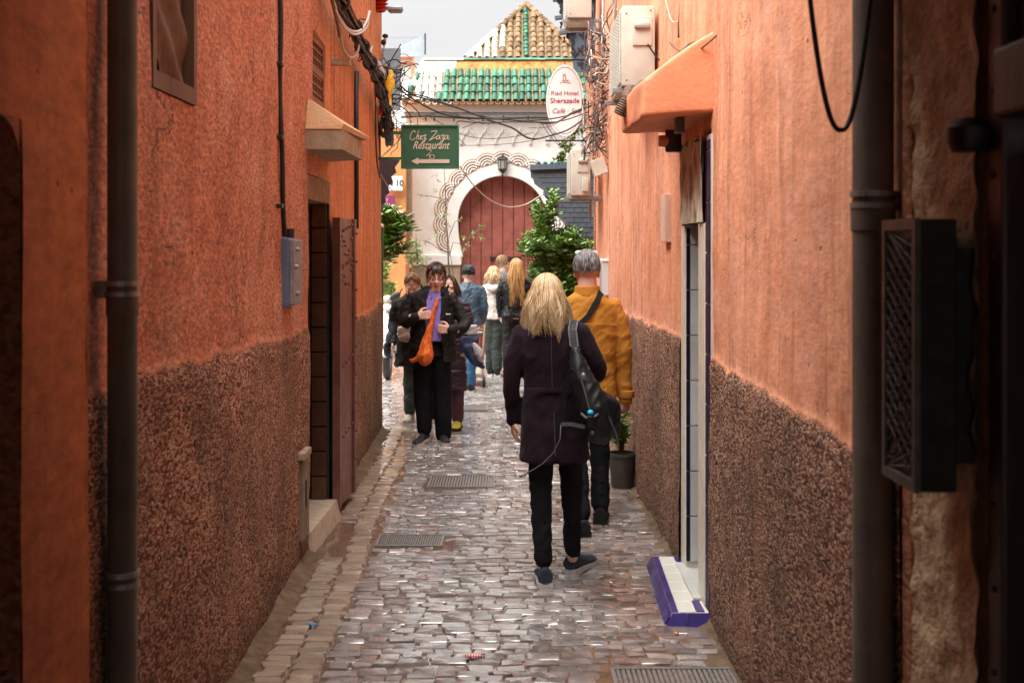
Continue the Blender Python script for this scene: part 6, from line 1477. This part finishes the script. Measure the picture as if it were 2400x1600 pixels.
# ---- grey haired man in the mustard jacket
p2 = person('person', 'grey haired man in mustard orange jacket walking away beside the right wall', (.492, 8.1, 0))
b = MB(); T = head_volume(b, (-.003, .02, 1.64), 1, 1.06)
loft(b, [(0, .0, 1.62, .06, .06), (0, -.01, 1.50, .066, .068), (0, 0, 1.44, .16, .09), (0, 0, 1.2, .16, .10), (0, 0, .95, .15, .10), (0, 0, .85, .15, .10)])
limb(b, [(-.095, 0, .9), (-.075, -.08, .5), (-.055, -.30, .09)], [.07, .05, .035]); limb(b, [(.085, 0, .9), (.088, .09, .5), (.090, .04, .12)], [.07, .05, .035])
limb(b, [(.17, 0, 1.40), (.238, 0, 1.1), (.262, .04, .84)], [.038, .034, .028]); hand(b, (.262, .04, .83), (-.10, .18, -1), (-.6, .7, 0), 1, .9, 1.1)
limb(b, [(-.17, 0, 1.40), (-.238, 0, 1.1), (-.25, .14, .86)], [.038, .034, .028]); hand(b, (-.25, .15, .84), (0, .2, -1), (.8, .3, 0), -1, .6, 1.05)
fuse(b, 'body', m_skinr, p2, .0065, 2)
b = MB()
loft(b, [(0, -.005, 1.535, .075, .075), (0, -.005, 1.50, .09, .085), (0, -.005, 1.475, .135, .095), (0, 0, 1.435, .190, .108), (0, 0, 1.37, .208, .118), (0, 0, 1.25, .205, .125), (0, 0, 1.12, .192, .126), (0, 0, 1.0, .188, .128), (0, 0, .84, .196, .135), (0, 0, .82, .19, .13)], 26, 2.3)
limb(b, [(.175, 0, 1.42), (.222, -.005, 1.28), (.240, -.01, 1.12), (.246, .02, .96), (.255, .035, .81)], [.056, .060, .054, .050, .046]); limb(b, [(-.175, 0, 1.42), (-.222, 0, 1.28), (-.240, .02, 1.12), (-.245, .1, .96), (-.25, .14, .85)], [.056, .060, .054, .050, .046])
fuse(b, 'jacket', m_mus, p2, .0085, 2, fold=(.007, 7, 9), seed=12)
lbuild(MB().lathe([(.082, 1.485), (.090, 1.49), (.083, 1.545), (.074, 1.55)], (0, -.005, 0), 24), 'collar', m_mus, p2, smooth=40)
lbuild(MB().tube([(-.19, -.125, 1.30), (0, -.141, 1.31), (.19, -.125, 1.30)], .003, 5), 'yoke_seam', m_mus, p2)
lbuild(MB().lathe([(.052, .815), (.056, .82), (.056, .86), (.05, .865)], (.258, .033, 0), 16), 'cuff', m_mus, p2, smooth=40)
b = MB(); limb(b, [(-.095, 0, .92), (-.075, -.08, .5), (-.055, -.30, .12)], [.088, .070, .060]); limb(b, [(.085, 0, .92), (.088, .09, .5), (.090, .04, .10)], [.088, .070, .062])
fuse(b, 'trousers', m_jean, p2, .010, 3, fold=(.007, 8, 11), seed=9)
shoe(p2, 'shoe', .09, .03, 1, m_blk, m_blk, .29, .05, turn=-.1); shoe(p2, 'shoe', -.045, -.34, 1, m_blk, m_blk, .29, .05)
b = MB(); 
hair(p2, T, 1, h_grey, 1500, 'short', seed=6, s=1.06, L=.045, cover=.98, r=.0030, vol=.006)
strap([(W_x+Vector(p2.location)) for W_x in (Vector((-.25, -.02, .95)), Vector((-.195, -.108, 1.12)), Vector((-.10, -.140, 1.26)), Vector((.0, -.136, 1.36)), Vector((.06, -.112, 1.46)), Vector((.085, -.06, 1.512)), Vector((.10, .02, 1.50)))], .036, 'cross_strap', m_blk, p2, side=Vector((.7, 0, -.7)))
sg_ = thing('sunglasses', 'sunglasses pushed up on top of the grey haired man\'s head', 'sunglasses', (.492, 8.16, 1.74)); 
for sx in (-1, 1): MB().ell((.489+sx*.048, 8.165, 1.765), (.026, .006, .016), 12, 6).build('lens', m_white2, sg_)
MB().tube([(.489-.07, 8.13, 1.752), (.489, 8.172, 1.765), (.489+.07, 8.13, 1.752)], .003, 5).build('frame', m_iron, sg_)

# ---- woman with the orange sling bag, walking towards the viewer
p3 = person('person', 'dark haired woman with glasses, open black jacket and lilac shirt, walking towards the viewer', (-.744, 11.45, 0))
def face_post(c, f=-1, s=1.0):
    def post(co, no):
        for sx in (-1, 1):
            q = np.array([c[0]+sx*.030*s, c[1]+f*.088*s, c[2]+.004*s]); d2 = ((co-q)**2*np.array([1, .6, 1.6])).sum(1); k = np.exp(-d2/(.017*s)**2); co[:, 1] -= f*k*.008*s
        q = np.array([c[0], c[1]+f*.09*s, c[2]-.0655*s]); d2 = ((co-q)**2*np.array([.22, .5, 6])).sum(1); co[:, 1] -= f*np.exp(-d2/(.010*s)**2)*.005*s
        return co
    return post
b = MB(); hc = (.045, -.02, 1.515); T = head_volume(b, hc, -1, 1.05, turn=.08)
loft(b, [(.04, .0, 1.45, .068, .068), (.03, .005, 1.40, .070, .07), (0, 0, 1.33, .15, .09), (0, 0, 1.15, .16, .11), (0, 0, 1.0, .15, .11), (0, 0, .85, .16, .11)])
mb_ = b; b.ell((.045, -.055, 1.405), (.058, .05, .030), 14, 8)      # double chin
limb(b, [(-.08, 0, .9), (-.07, 0, .5), (-.07, -.03, .08)], [.08, .055, .036]); limb(b, [(.08, 0, .9), (.09, 0, .5), (.11, 0, .08)], [.08, .055, .036])
limb(b, [(-.17, 0, 1.32), (-.23, -.06, 1.12), (-.12, -.19, 1.17)], [.036, .034, .026]); hand(b, (-.125, -.19, 1.175), (1, -.12, .12), (.1, .9, -.1), 1, .75, 1.05)
limb(b, [(.17, 0, 1.32), (.30, -.06, 1.10), (.20, -.20, 1.05)], [.036, .034, .026]); hand(b, (.19, -.20, 1.05), (-1, -.05, .1), (0, 1, 0), -1, 1.15, 1.05)
fuse(b, 'body', m_skin, p3, .0055, 2, post=face_post(hc, -1, 1.05))
for sx in (-1, 1):
    e_ = T(sx*.030, .082, .004); lbuild(MB().ell(e_, (.0125,)*3, 12, 8), 'eye', M('eye_white', (.62, .58, .54), .25), p3, smooth=True); e2 = T(sx*.030, .0935, .003); lbuild(MB().ell(e2, (.0058, .003, .0058), 10, 6), 'iris', M('dark_iris', (.02, .012, .008), .2), p3)
    lbuild(MB().tube([T(sx*.012, .091, .030), T(sx*.030, .094, .036), T(sx*.048, .084, .030)], [.003, .0042, .002], 5), 'eyebrow', h_dark, p3)
    lbuild(MB().tube([T(sx*.014, .0905, .013), T(sx*.030, .0955, .017), T(sx*.044, .088, .011)], .0022, 5), 'eyelid', m_skinr, p3)
lbuild(MB().tube([T(-.026, .086, -.0655), T(-.010, .102, -.0615), T(0, .103, -.0625), T(.010, .102, -.0615), T(.026, .086, -.0655)], [.001, .0042, .0034, .0042, .001], 6), 'upper_lip', M('lip', (.40, .11, .10), .4), p3, smooth=True)
lbuild(MB().tube([T(-.024, .086, -.0670), T(0, .101, -.0745), T(.024, .086, -.0670)], [.001, .0055, .001], 6), 'lower_lip', M('lip', (.4, .11, .1)), p3, smooth=True)
lbuild(MB().tube([T(-.018, .096, -.0672), T(0, .1045, -.0685), T(.018, .096, -.0672)], .0018, 5), 'mouth_line', M('mouth_dark', (.05, .012, .01)), p3)
gl = thing('glasses', 'dark framed oval glasses worn by the woman with the orange bag', 'glasses', (-.70, 11.33, 1.50))
for sx in (-1, 1):
    c_ = T(sx*.033, .110, .000); pts = [Vector(c_)+Vector((.026*math.cos(a_*6.283/20), .004*math.cos(a_*6.283/20)*sx*-1, .019*math.sin(a_*6.283/20)))+p3.location for a_ in range(21)]
    MB().tube(pts, .0024, 5, cap=False).build('rim', m_iron, gl, smooth=True)
    MB().tube([Vector(T(sx*.058, .106, .006))+p3.location, Vector(T(sx*.079, .03, .004))+p3.location], .002, 5).build('temple', m_iron, gl)
MB().tube([Vector(T(-.008, .112, .004))+p3.location, Vector(T(.008, .112, .004))+p3.location], .0024, 5).build('bridge', m_iron, gl)
hair(p3, T, -1, h_dark, 520, 'short', seed=16, s=1.06, L=.09, cover=.97, r=.0042, vol=.012)
fb = MB(); rs = random.Random(4)
for k in range(34):     # fringe strands and side hair
    a_ = rs.uniform(-1, 1); x = .058*a_; z0_ = .118-.03*abs(a_); l_ = rs.uniform(.035, .075)+.05*abs(a_)**2
    fb.tube([T(x*.5, .060, .118), T(x*.85, .084, z0_-.025), T(x*1.08, .097-.03*abs(a_)**2, z0_-.02-l_*.6), T(x*1.15+.005, .098-.04*abs(a_)**2, z0_-.02-l_)], [.004, .004, .003, .001], 4)
for sx in (-1, 1):
    for k in range(14): fb.tube([T(sx*.05, .03, .11), T(sx*.078, .025-.004*k, .05), T(sx*.083, .015-.005*k, -.01-.02*rs.random()), T(sx*.080, .0-.005*k, -.045*rs.random()-.03)], [.006, .006, .005, .002], 4)
lbuild(fb, 'fringe', h_dark, p3, smooth=True)
b = MB(); loft(b, [(.03, -.01, 1.41, .075, .075), (.02, -.005, 1.37, .12, .095), (0, -.005, 1.31, .17, .12), (0, -.015, 1.2, .18, .135), (.005, -.02, 1.08, .175, .145), (.01, -.02, .955, .17, .145), (.01, -.02, .94, .165, .14)], 22, 2.2)
fuse(b, 'shirt', m_pur, p3, .009, 2, fold=(.004, 8, 5), seed=31)
# shirt collar flaps
for sx in (-1, 1):
    vs = [(.035+sx*.030, -.105, 1.385), (.035+sx*.062, -.075, 1.415), (.035+sx*.085, -.045, 1.40), (.035+sx*.080, -.085, 1.345), (.035+sx*.045, -.122, 1.325), (.035+sx*.020, -.118, 1.355)]
    vs2 = [(x, y+.008, z-.002) for x, y, z in vs]; n_ = 6
    lbuild(MB().add(vs+vs2, [tuple(range(6)), tuple(range(11, 5, -1))]+[(i, (i+1) % 6, 6+(i+1) % 6, 6+i) for i in range(6)]), 'shirt_collar', m_pur, p3)
b = MB()
loft(b, [(.03, .0, 1.45, .090, .085), (.02, .0, 1.42, .125, .10), (.005, .0, 1.385, .165, .115), (.0, 0, 1.34, .198, .128), (.0, -.01, 1.2, .205, .150), (.01, -.01, 1.05, .206, .165), (.012, -.01, .9, .215, .17), (.015, -.01, .76, .228, .175), (.015, -.01, .745, .222, .17)], 28, 2.3)
limb(b, [(-.175, 0, 1.34), (-.232, -.03, 1.20), (-.232, -.09, 1.11), (-.185, -.155, 1.135), (-.130, -.185, 1.170)], [.056, .060, .058, .053, .047]); limb(b, [(.180, 0, 1.33), (.262, -.02, 1.20), (.318, -.07, 1.095), (.265, -.15, 1.055), (.195, -.20, 1.055)], [.056, .062, .060, .055, .048])
def jcut(c, n):
    wl = float(np.interp(c.z, [.74, .95, 1.15, 1.34, 1.45], [-.075, -.035, -.045, -.035, -.01])); wr = float(np.interp(c.z, [.74, .95, 1.15, 1.34, 1.45], [.13, .105, .09, .10, .085]))
    inside = c.y < -.06 and wl < c.x < wr and not (c.z > 1.10 and c.x < -.10)
    arm = (c.x < -.06 and 1.07 < c.z < 1.25 and c.y < -.19) or (c.x > .17 and .98 < c.z < 1.15 and c.y < -.19)
    return (inside and not arm) or (n.z < -.8 and c.z < .76) or (n.z > .75 and c.z > 1.445)
fuse(b, 'jacket', m_blk, p3, .0085, 2, fold=(.009, 9, 8), seed=22, cut=jcut, shell=.008)
for sx, x0_ in ((-1, -.045), (1, .105)):    # stand-up collar wings
    vs = []; 
    for i in range(7):
        t = i/6; vs += [(.03+sx*(.055+.045*t), -.10+.11*t, 1.36+.055*t), (.03+sx*(.080+.045*t), -.115+.12*t, 1.42+.045*t-.03*(1-t)), (.03+sx*(.095+.04*t), -.105+.12*t, 1.40+.04*t-.03*(1-t)), (.03+sx*(.07+.045*t), -.09+.11*t, 1.35+.05*t)]
    lbuild(MB().add(vs, [(4*i+j, 4*i+(j+1) % 4, 4*i+4+(j+1) % 4, 4*i+4+j) for i in range(6) for j in range(4)]+[(0, 3, 2, 1), (24, 25, 26, 27)]), 'jacket_collar', m_blk, p3, smooth=40)
lbuild(MB().bbox(.145, .185, -.162, -.155, 1.188, 1.196, .002).ell((.148, -.160, 1.192), (.008, .004, .008), 8, 5), 'chest_logo', m_white2, p3)
lbuild(MB().ell((.172, -.105, 1.375), (.006, .005, .006), 8, 5), 'snap_button', m_white2, p3)
b = MB(); limb(b, [(-.075, 0, .92), (-.082, -.01, .5), (-.065, -.03, .13)], [.108, .086, .074]); limb(b, [(.085, 0, .92), (.098, 0, .5), (.108, 0, .075)], [.108, .088, .078]); loft(b, [(0, 0, .97, .15, .12), (0, 0, .80, .19, .14)])
fuse(b, 'trousers', m_trou, p3, .009, 3, fold=(.007, 6, 2), seed=33)
m_bsh = M('black_canvas_shoe', (.012, .012, .013), .7, .3, 30, 120, .002)
shoe(p3, 'shoe', -.072, -.06, -1, m_bsh, M('off_white_sole', (.50, .47, .42), .6, .15, 20), .25, .046, turn=-.35, z=.012, pitch=.10, h=.075); shoe(p3, 'shoe', .108, -.03, -1, m_bsh, M('off_white_sole', (.5, .47, .42)), .25, .046, turn=.25, h=.075)
# orange sling bag
m_org, t_, b__ = newmat('orange_printed_cotton'); tc_ = ND(t_, 'ShaderNodeTexCoord').outputs['Object']
cc_ = ramp(t_, noise_t(t_, tc_, 38, 4, .8, (1, 1, .45)), [(.36, (.13, .10, .02)), (.44, (.62, .06, .012)), (.52, (.72, .13, .015)), (.60, (.78, .32, .03)), (.68, (.50, .03, .012))]); t_.links.new(cc_, b__.inputs[0]); b__.inputs['Roughness'].default_value = .8
ob_ = thing('sling_bag', 'long orange patterned cloth sling bag worn across the lilac shirt', 'bag', (-.8, 11.25, .75)); W3 = lambda x, y, z: Vector(p3.location)+Vector((x, y, z))
b = MB(); limb(b, [W3(.062, -.135, 1.335), W3(.040, -.165, 1.25), W3(.015, -.178, 1.13), W3(-.015, -.185, 1.02), W3(-.035, -.19, .92), W3(-.045, -.195, .825), W3(-.045, -.195, .79)], [.014, .020, .026, .036, .052, .078, .070], 14)
fuse(toloc(b, ob_), 'bag_body', m_org, ob_, .007, 3, fold=(.007, 12, 2), seed=41)
b = MB(); limb(b, [W3(-.10, -.18, .80), W3(-.16, -.16, .765), W3(-.19, -.10, .77)], [.03, .022, .014], 10); fuse(toloc(b, ob_), 'bag_tail', m_org, ob_, .007, 2, fold=(.004, 12, 4), seed=5)

# ---- generic smaller figures
def figure(label, pos, f, H, topm, botm, hairm, hstyle, skin=m_skin, w_=1.0, coat=.0, arms=((-1, .0, 0), (1, .0, 0)), shoes=(m_blk, m_blk), hl=.2, hs=7, legs=((-.085, 0), (.085, .1)), tilt=0, turn=0, vox=.011, nohair=False, fold=(.011, 9, 8), armw=1.0, hood=False, feet_z=0, hn=220, spread=.4, legr=1.0):
    p = person('person', label, pos); k = H/1.65; hem = coat or .86
    b = MB(); T = head_volume(b, (0, .015*f, 1.53*k), f, k, turn=turn, tilt=tilt)
    loft(b, [(0, 0, 1.50*k, .052*k, .052*k), (0, 0, 1.42*k, .058, .058), (0, 0, 1.34*k, .14*w_, .085), (0, 0, 1.1*k, .14*w_, .09), (0, 0, .84*k, .14*w_, .09)])
    for lx, ly in legs: limb(b, [(lx*.85, 0, .86*k), (lx*.95, ly*.3, .48*k), (lx, ly, .08)], [.06, .045, .03])
    pa = []
    for sx, sw, bend in arms:
        A = [(sx*.155*w_, 0, 1.335*k), (sx*(.200*w_+.005), sw*.2*f, 1.10*k), (sx*(.200*w_-bend*.12), (sw+bend*.22)*f, (.88+bend*.16)*k)]; pa.append(A); limb(b, A, [.038, .034, .024])
        d = Vector(A[2])-Vector(A[1]); hand(b, A[2], d, (-sx, .2*f, .1), sx*f, .6, .95*k)
    fuse(b, 'body', skin, p, .008, 1)
    b = MB(); wh = .175*w_*(1+.10*(coat and 1 or 0))
    loft(b, [(0, 0, 1.44*k, .066, .066), (0, 0, 1.405*k, .11*w_, .088), (0, 0, 1.37*k, .158*w_, .10), (0, 0, 1.31*k, .176*w_, .11), (0, 0, 1.15*k, .166*w_, .116), (0, 0, 1.0*k, .158*w_, .118), (0, 0, hem*k+.02, wh, .13), (0, 0, hem*k, wh*.97, .125)], 22, 2.2)
    for A in pa: limb(b, [A[0], tuple((Vector(A[0])+Vector(A[1]))/2+Vector((.012 if A[0][0] > 0 else -.012, 0, 0))), A[1], A[2]], [.054*armw, .054*armw, .049*armw, .044*armw])
    fuse(b, 'jacket', topm, p, vox, 3, fold=fold, seed=hs)
    b = MB()
    for lx, ly in legs: limb(b, [(lx*.85, 0, .90*k), (lx*.95, ly*.3, .48*k), (lx, ly, .11)], [.088*legr, .070*legr, .062*legr])
    fuse(b, 'trousers', botm, p, vox, 2, fold=(.007, 5, 9), seed=hs+3)
    for lx, ly in legs: shoe(p, 'shoe', lx, ly, f, shoes[0], shoes[1], .26, .046, turn=random.uniform(-.2, .2))
    if not nohair: hair(p, T, f, hairm, hn, hstyle, seed=hs, s=k, L=hl, cover=.98 if hstyle == 'short' else .70, r=.005, spread=spread, vol=.014, wave=.014)
    if hood: b = MB(); limb(b, [(-.09, -.03*f, 1.375*k), (-.05, -.095*f, 1.355*k), (0, -.12*f, 1.33*k), (.05, -.095*f, 1.355*k), (.09, -.03*f, 1.375*k)], [.035, .048, .055, .048, .035]); fuse(b, 'hood', topm, p, vox, 3, fold=(.005, 9, 9))
    return p, T
m_glove = M('grey_blue_glove', (.045, .055, .075), .7, .3, 20); m_can = M('beige_canvas', (.40, .32, .25), .8, .12, 9, 90, .003)
p4, T4 = figure('short haired person in a black coat and green trousers, half hidden behind the orange-bag woman', (-1.03, 12.8, 0), -1, 1.52, m_blk, m_grn, h_brown, 'short', coat=.62, arms=((-1, .14, .1), (1, 0, .0)), legs=((-.03, 0), (.15, .15)), tilt=.6, hs=51, hl=.05, hn=900, shoes=(M('beige_boot', (.42, .37, .30), .8), M('beige_boot', (.42, .37, .3))))
gv = MB(); hand(gv, (-.232, -.14, .84), (-.15, -.35, -1), (.6, -.4, 0), 1, .5, 1.25); limb(gv, [(-.225, -.13, .90), (-.232, -.14, .84)], [.034, .036]); fuse(gv, 'glove', m_glove, p4, .008, 1)
wb = thing('canvas_bag', 'small beige canvas shoulder bag held by the person in the black coat', 'bag', (-1.12, 12.58, .9)); b = MB(); c = P(947, 781, 12.6)
b.bbox(c.x-.065, c.x+.07, 12.55, 12.64, c.z-.055, c.z+.07, .015); limb(b, [c+Vector((-.03, 0, -.05)), c+Vector((.03, 0, -.07))], [.03, .025]); fuse(toloc(b, wb), 'pouch', m_can, wb, .008, 3, fold=(.006, 12, 12))
p5, T5 = figure('dark haired person in a long plum quilted coat and mauve trousers behind the orange-bag woman', (-.625, 12.3, 0), -1, 1.50, m_maroon, m_mauve, h_dark, 'long', coat=.42, arms=((-1, 0, 0), (1, .1, .2)), legs=((-.06, .3), (.085, 0)), hs=61, hl=.10, shoes=(M('yellow_trainer', (.42, .34, .02), .6, .3, 30), m_blk), fold=(.012, 3, 26))
db = thing('carried_jacket', 'grey and navy jacket carried over an arm beside the plum coat', 'jacket', P(1105, 860, 12.0)); 
m_gr1 = M('pale_grey_shell', (.36, .35, .37), .6, .1, 7, 60, .003); m_nv = M('navy_shell', (.020, .035, .075), .6, .3, 7, 60, .003)
b = MB(); c = P(1099, 778, 12.0); b.bbox(c.x-.09, c.x+.085, 11.95, 12.06, c.z-.03, c.z+.07, .02); fuse(toloc(b, db), 'grey_panel', m_gr1, db, .008, 3, fold=(.008, 9, 9), seed=2)
b = MB(); b.bbox(c.x-.085, c.x+.095, 11.95, 12.06, c.z-.13, c.z-.035, .02); limb(b, [Vector((c.x+.0, 12.0, c.z-.15)), Vector((c.x+.06, 12.0, c.z-.25)), Vector((c.x+.13, 12.0, c.z-.33))], [.07, .075, .03]); fuse(toloc(b, db), 'navy_panel', m_nv, db, .008, 3, fold=(.010, 9, 9), seed=3)
b = MB(); limb(b, [Vector((c.x+.06, 11.95, c.z-.13)), Vector((c.x+.10, 11.94, c.z-.20)), Vector((c.x+.125, 11.94, c.z-.27))], [.035, .045, .028]); fuse(toloc(b, db), 'grey_sleeve', m_gr1, db, .008, 3, fold=(.008, 9, 9), seed=6)
m_jk = m_den
p6, T6 = figure('black haired man in a slate blue bomber jacket and blue jeans, seen from behind', (-.545, 15.4, 0), 1, 1.57, m_den, m_bj, h_black, 'short', hs=71, hl=.035, hn=700, w_=.98, arms=((-1, .05, .2), (1, .05, .25)), legs=((-.06, .25), (.035, 0)), armw=1.12, shoes=(m_blk, m_gsole))
p7, T7 = figure('blond person in an off white hooded jacket and dark green trousers', (-.262, 17.3, 0), 1, 1.52, m_hood_w, m_grn, h_blond, 'long', hs=81, hl=.13, w_=.80, hood=True, arms=((-1, .0, .1), (1, 0, 0)), legs=((-.04, .15), (.055, 0)), spread=.6, legr=1.15, shoes=(m_blk, m_gsole))
p8, T8 = figure('woman with very long golden brown hair, black leather jacket and black trousers', (.060, 16.8, 0), 1, 1.63, m_leath, m_blk, h_gold, 'long', hs=91, hl=.46, w_=1.14, arms=((-1, .0, .1), (1, .1, .3)), legs=((-.12, -.05), (.06, .2)), armw=1.1, legr=1.1, hn=420, spread=.75, shoes=(m_blk, m_gsole))
p9, T9 = figure('short haired light brown headed man partly hidden behind the two long haired walkers', (-.135, 18.5, 0), 1, 1.66, M('grey_marl', (.12, .12, .13), .8), m_jean, h_brown, 'short', hs=101, hl=.04, hn=500, turn=-.9)
hb = thing('handbag', 'black leather shoulder bag of the woman with very long golden hair', 'handbag', P(1188, 750, 16.6)); b = MB(); c = P(1188, 735, 16.6)
limb(b, [c+Vector((0, 0, .08)), c+Vector((.0, 0, -.02)), c+Vector((.01, 0, -.06))], [.03, .085, .08], 14); fuse(toloc(b, hb), 'bag', m_leath, hb, .01, 2, fold=(.012, 8, 3), seed=7)
strap([c+Vector((0, 0, .08)), c+Vector((.015, .0, .22)), c+Vector((.01, .05, .40))], .02, 'strap', m_leath, hb)
bb2 = tag(MB().bbox(P(1170, 0, 17.3).x, P(1177, 0, 17.3).x, 17.28, 17.33, P(0, 806, 17.3).z, P(0, 778, 17.3).z, .006).build('blue_bag', M('bright_blue_plastic', (.01, .27, .62))), 'sliver of a bright blue carrier bag by the dark green trousers', 'bag')
# ---- hand cart with one visible wheel
ht = thing('hand_cart', 'wooden framed hand cart with black rubber wheel behind the walkers', 'cart', P(1118, 907, 16.0)); D = 16.0
def Q(x, y, dd=0): return P(x, y, D+dd)
m_wd = M('pale_cart_wood', (.34, .25, .17), .75, .2, 9)
MB().tube([Q(1138, 742), Q(1134, 800), Q(1130, 880)], .016, 6).build('upright', m_wd, ht); MB().tube([Q(1076, 742, .5), Q(1074, 880, .5)], .016, 6).build('upright', m_wd, ht)
MB().tube([Q(1088, 779), Q(1131, 779)], .014, 8).build('cross_bar', m_metalg, ht); MB().tube([Q(1085, 893), Q(1133, 893)], .012, 8).build('axle', m_metalg, ht); MB().box(Q(1078, 0).x, Q(1131, 0).x, D-.02, D+.5, Q(0, 886).z, Q(0, 876).z).build('deck', m_wd, ht)
MB().bbox(Q(1104, 0).x, Q(1128, 0).x, D+.02, D+.3, Q(0, 876).z, Q(0, 848).z, .01).build('white_crate', m_white2, ht)
wh = MB().lathe([(.02, -.02), (.055, -.022), (.075, -.018), (.080, 0), (.075, .018), (.055, .022), (.02, .02)], Q(1134, 893), 24, axis='X').build('wheel', M('black_rubber', (.015, .015, .016), .7), ht, smooth=40)
MB().lathe([(.045, -.024), (.05, .024)], Q(1134, 893), 20, axis='X').build('rim', m_metalg, wh, smooth=40)
for k in range(3):
    c = Q(1092+13*k, 806-14*k, .25); MB().bbox(c.x-.09, c.x+.08, c.y-.1, c.y+.1, c.z-.05, c.z+.04, .01).build('crate_load', M('dark_brown_crate', (.10, .055, .03), .8, .3, 9), ht)
# ---- scooter parked behind the left corner
sct = thing('scooter', 'white motor scooter parked behind the left wall end, one mirror showing', 'scooter', (-1.78, 17.0, 0)); D = 17.0
m_swh = M('scooter_white', (.60, .62, .64), .3, .06, 4, coat=.5); m_sbk = M('scooter_black', (.02, .02, .022), .45)
def S_(x, y, dd=0): return P(x, y, D+dd)
for px, dd in ((908, -.1), (870, 1.0)):
    c = S_(px, 845, dd); c.z = .24
    wl = MB().lathe([(.10, -.045), (.20, -.05), (.235, -.03), (.24, 0), (.235, .03), (.20, .05), (.10, .045)], c, 30, axis='X').build('wheel', m_sbk, sct, smooth=40); MB().lathe([(.03, -.055), (.11, -.04), (.11, .04), (.03, .055)], c, 20, axis='X').build('rim', m_metalg, wl, smooth=40)
c0 = S_(908, 845, -.1)
b = MB(); limb(b, [Vector((c0.x, c0.y-.02, .50)), Vector((c0.x, c0.y+.05, .72)), Vector((c0.x, c0.y+.12, .98))], [.10, .13, .09], 16); limb(b, [Vector((c0.x, c0.y+.15, .42)), Vector((c0.x, c0.y+.6, .34)), Vector((c0.x, c0.y+1.0, .55)), Vector((c0.x, c0.y+1.35, .70))], [.13, .12, .16, .10], 16)
fuse(toloc(b, sct), 'fairing', m_swh, sct, .012, 3)
b = MB(); limb(b, [Vector((c0.x, c0.y-.24, .36)), Vector((c0.x, c0.y-.05, .50)), Vector((c0.x, c0.y+.2, .44))], [.05, .07, .06], 12); fuse(toloc(b, sct), 'mudguard', m_swh, sct, .01, 3)
b = MB(); limb(b, [Vector((c0.x-.12, c0.y+.1, 1.04)), Vector((c0.x, c0.y+.06, 1.08)), Vector((c0.x+.12, c0.y+.1, 1.04))], [.05, .075, .05], 14); fuse(toloc(b, sct), 'handlebar_cowl', M('scooter_beige', (.42, .36, .30), .4, .1, 5), sct, .01, 3)
MB().tube([(c0.x-.32, c0.y+.18, 1.06), (c0.x, c0.y+.1, 1.04), (c0.x+.30, c0.y+.18, 1.07)], .017, 8).build('handlebar', m_sbk, sct); MB().tube([(c0.x+.14, c0.y+.12, 1.06), (c0.x+.17, c0.y+.10, 1.20), (c0.x+.20, c0.y+.08, 1.24)], .008, 6).build('mirror_stalk', m_sbk, sct)
cm = S_(926, 694, -.1); MB().ell(cm, (.085, .015, .045), 14, 8, M=Matrix.Rotation(-.55, 3, 'Y')).build('mirror', m_sbk, sct, smooth=True)
MB().tube([S_(905, 735, -.1), S_(918, 708, -.1), cm], .007, 6).build('mirror_stalk', m_sbk, sct); MB().bbox(c0.x-.16, c0.x+.16, c0.y+.75, c0.y+1.45, .76, .84, .03).build('seat', m_sbk, sct, smooth=40); MB().ell((c0.x, c0.y-.03, .98), (.07, .03, .05), 14, 8).build('headlight', m_white2, sct, smooth=True)
MB().bbox(c0.x-.11, c0.x+.11, c0.y-.16, c0.y-.14, .55, .68, .004).build('number_plate', m_white2, sct)
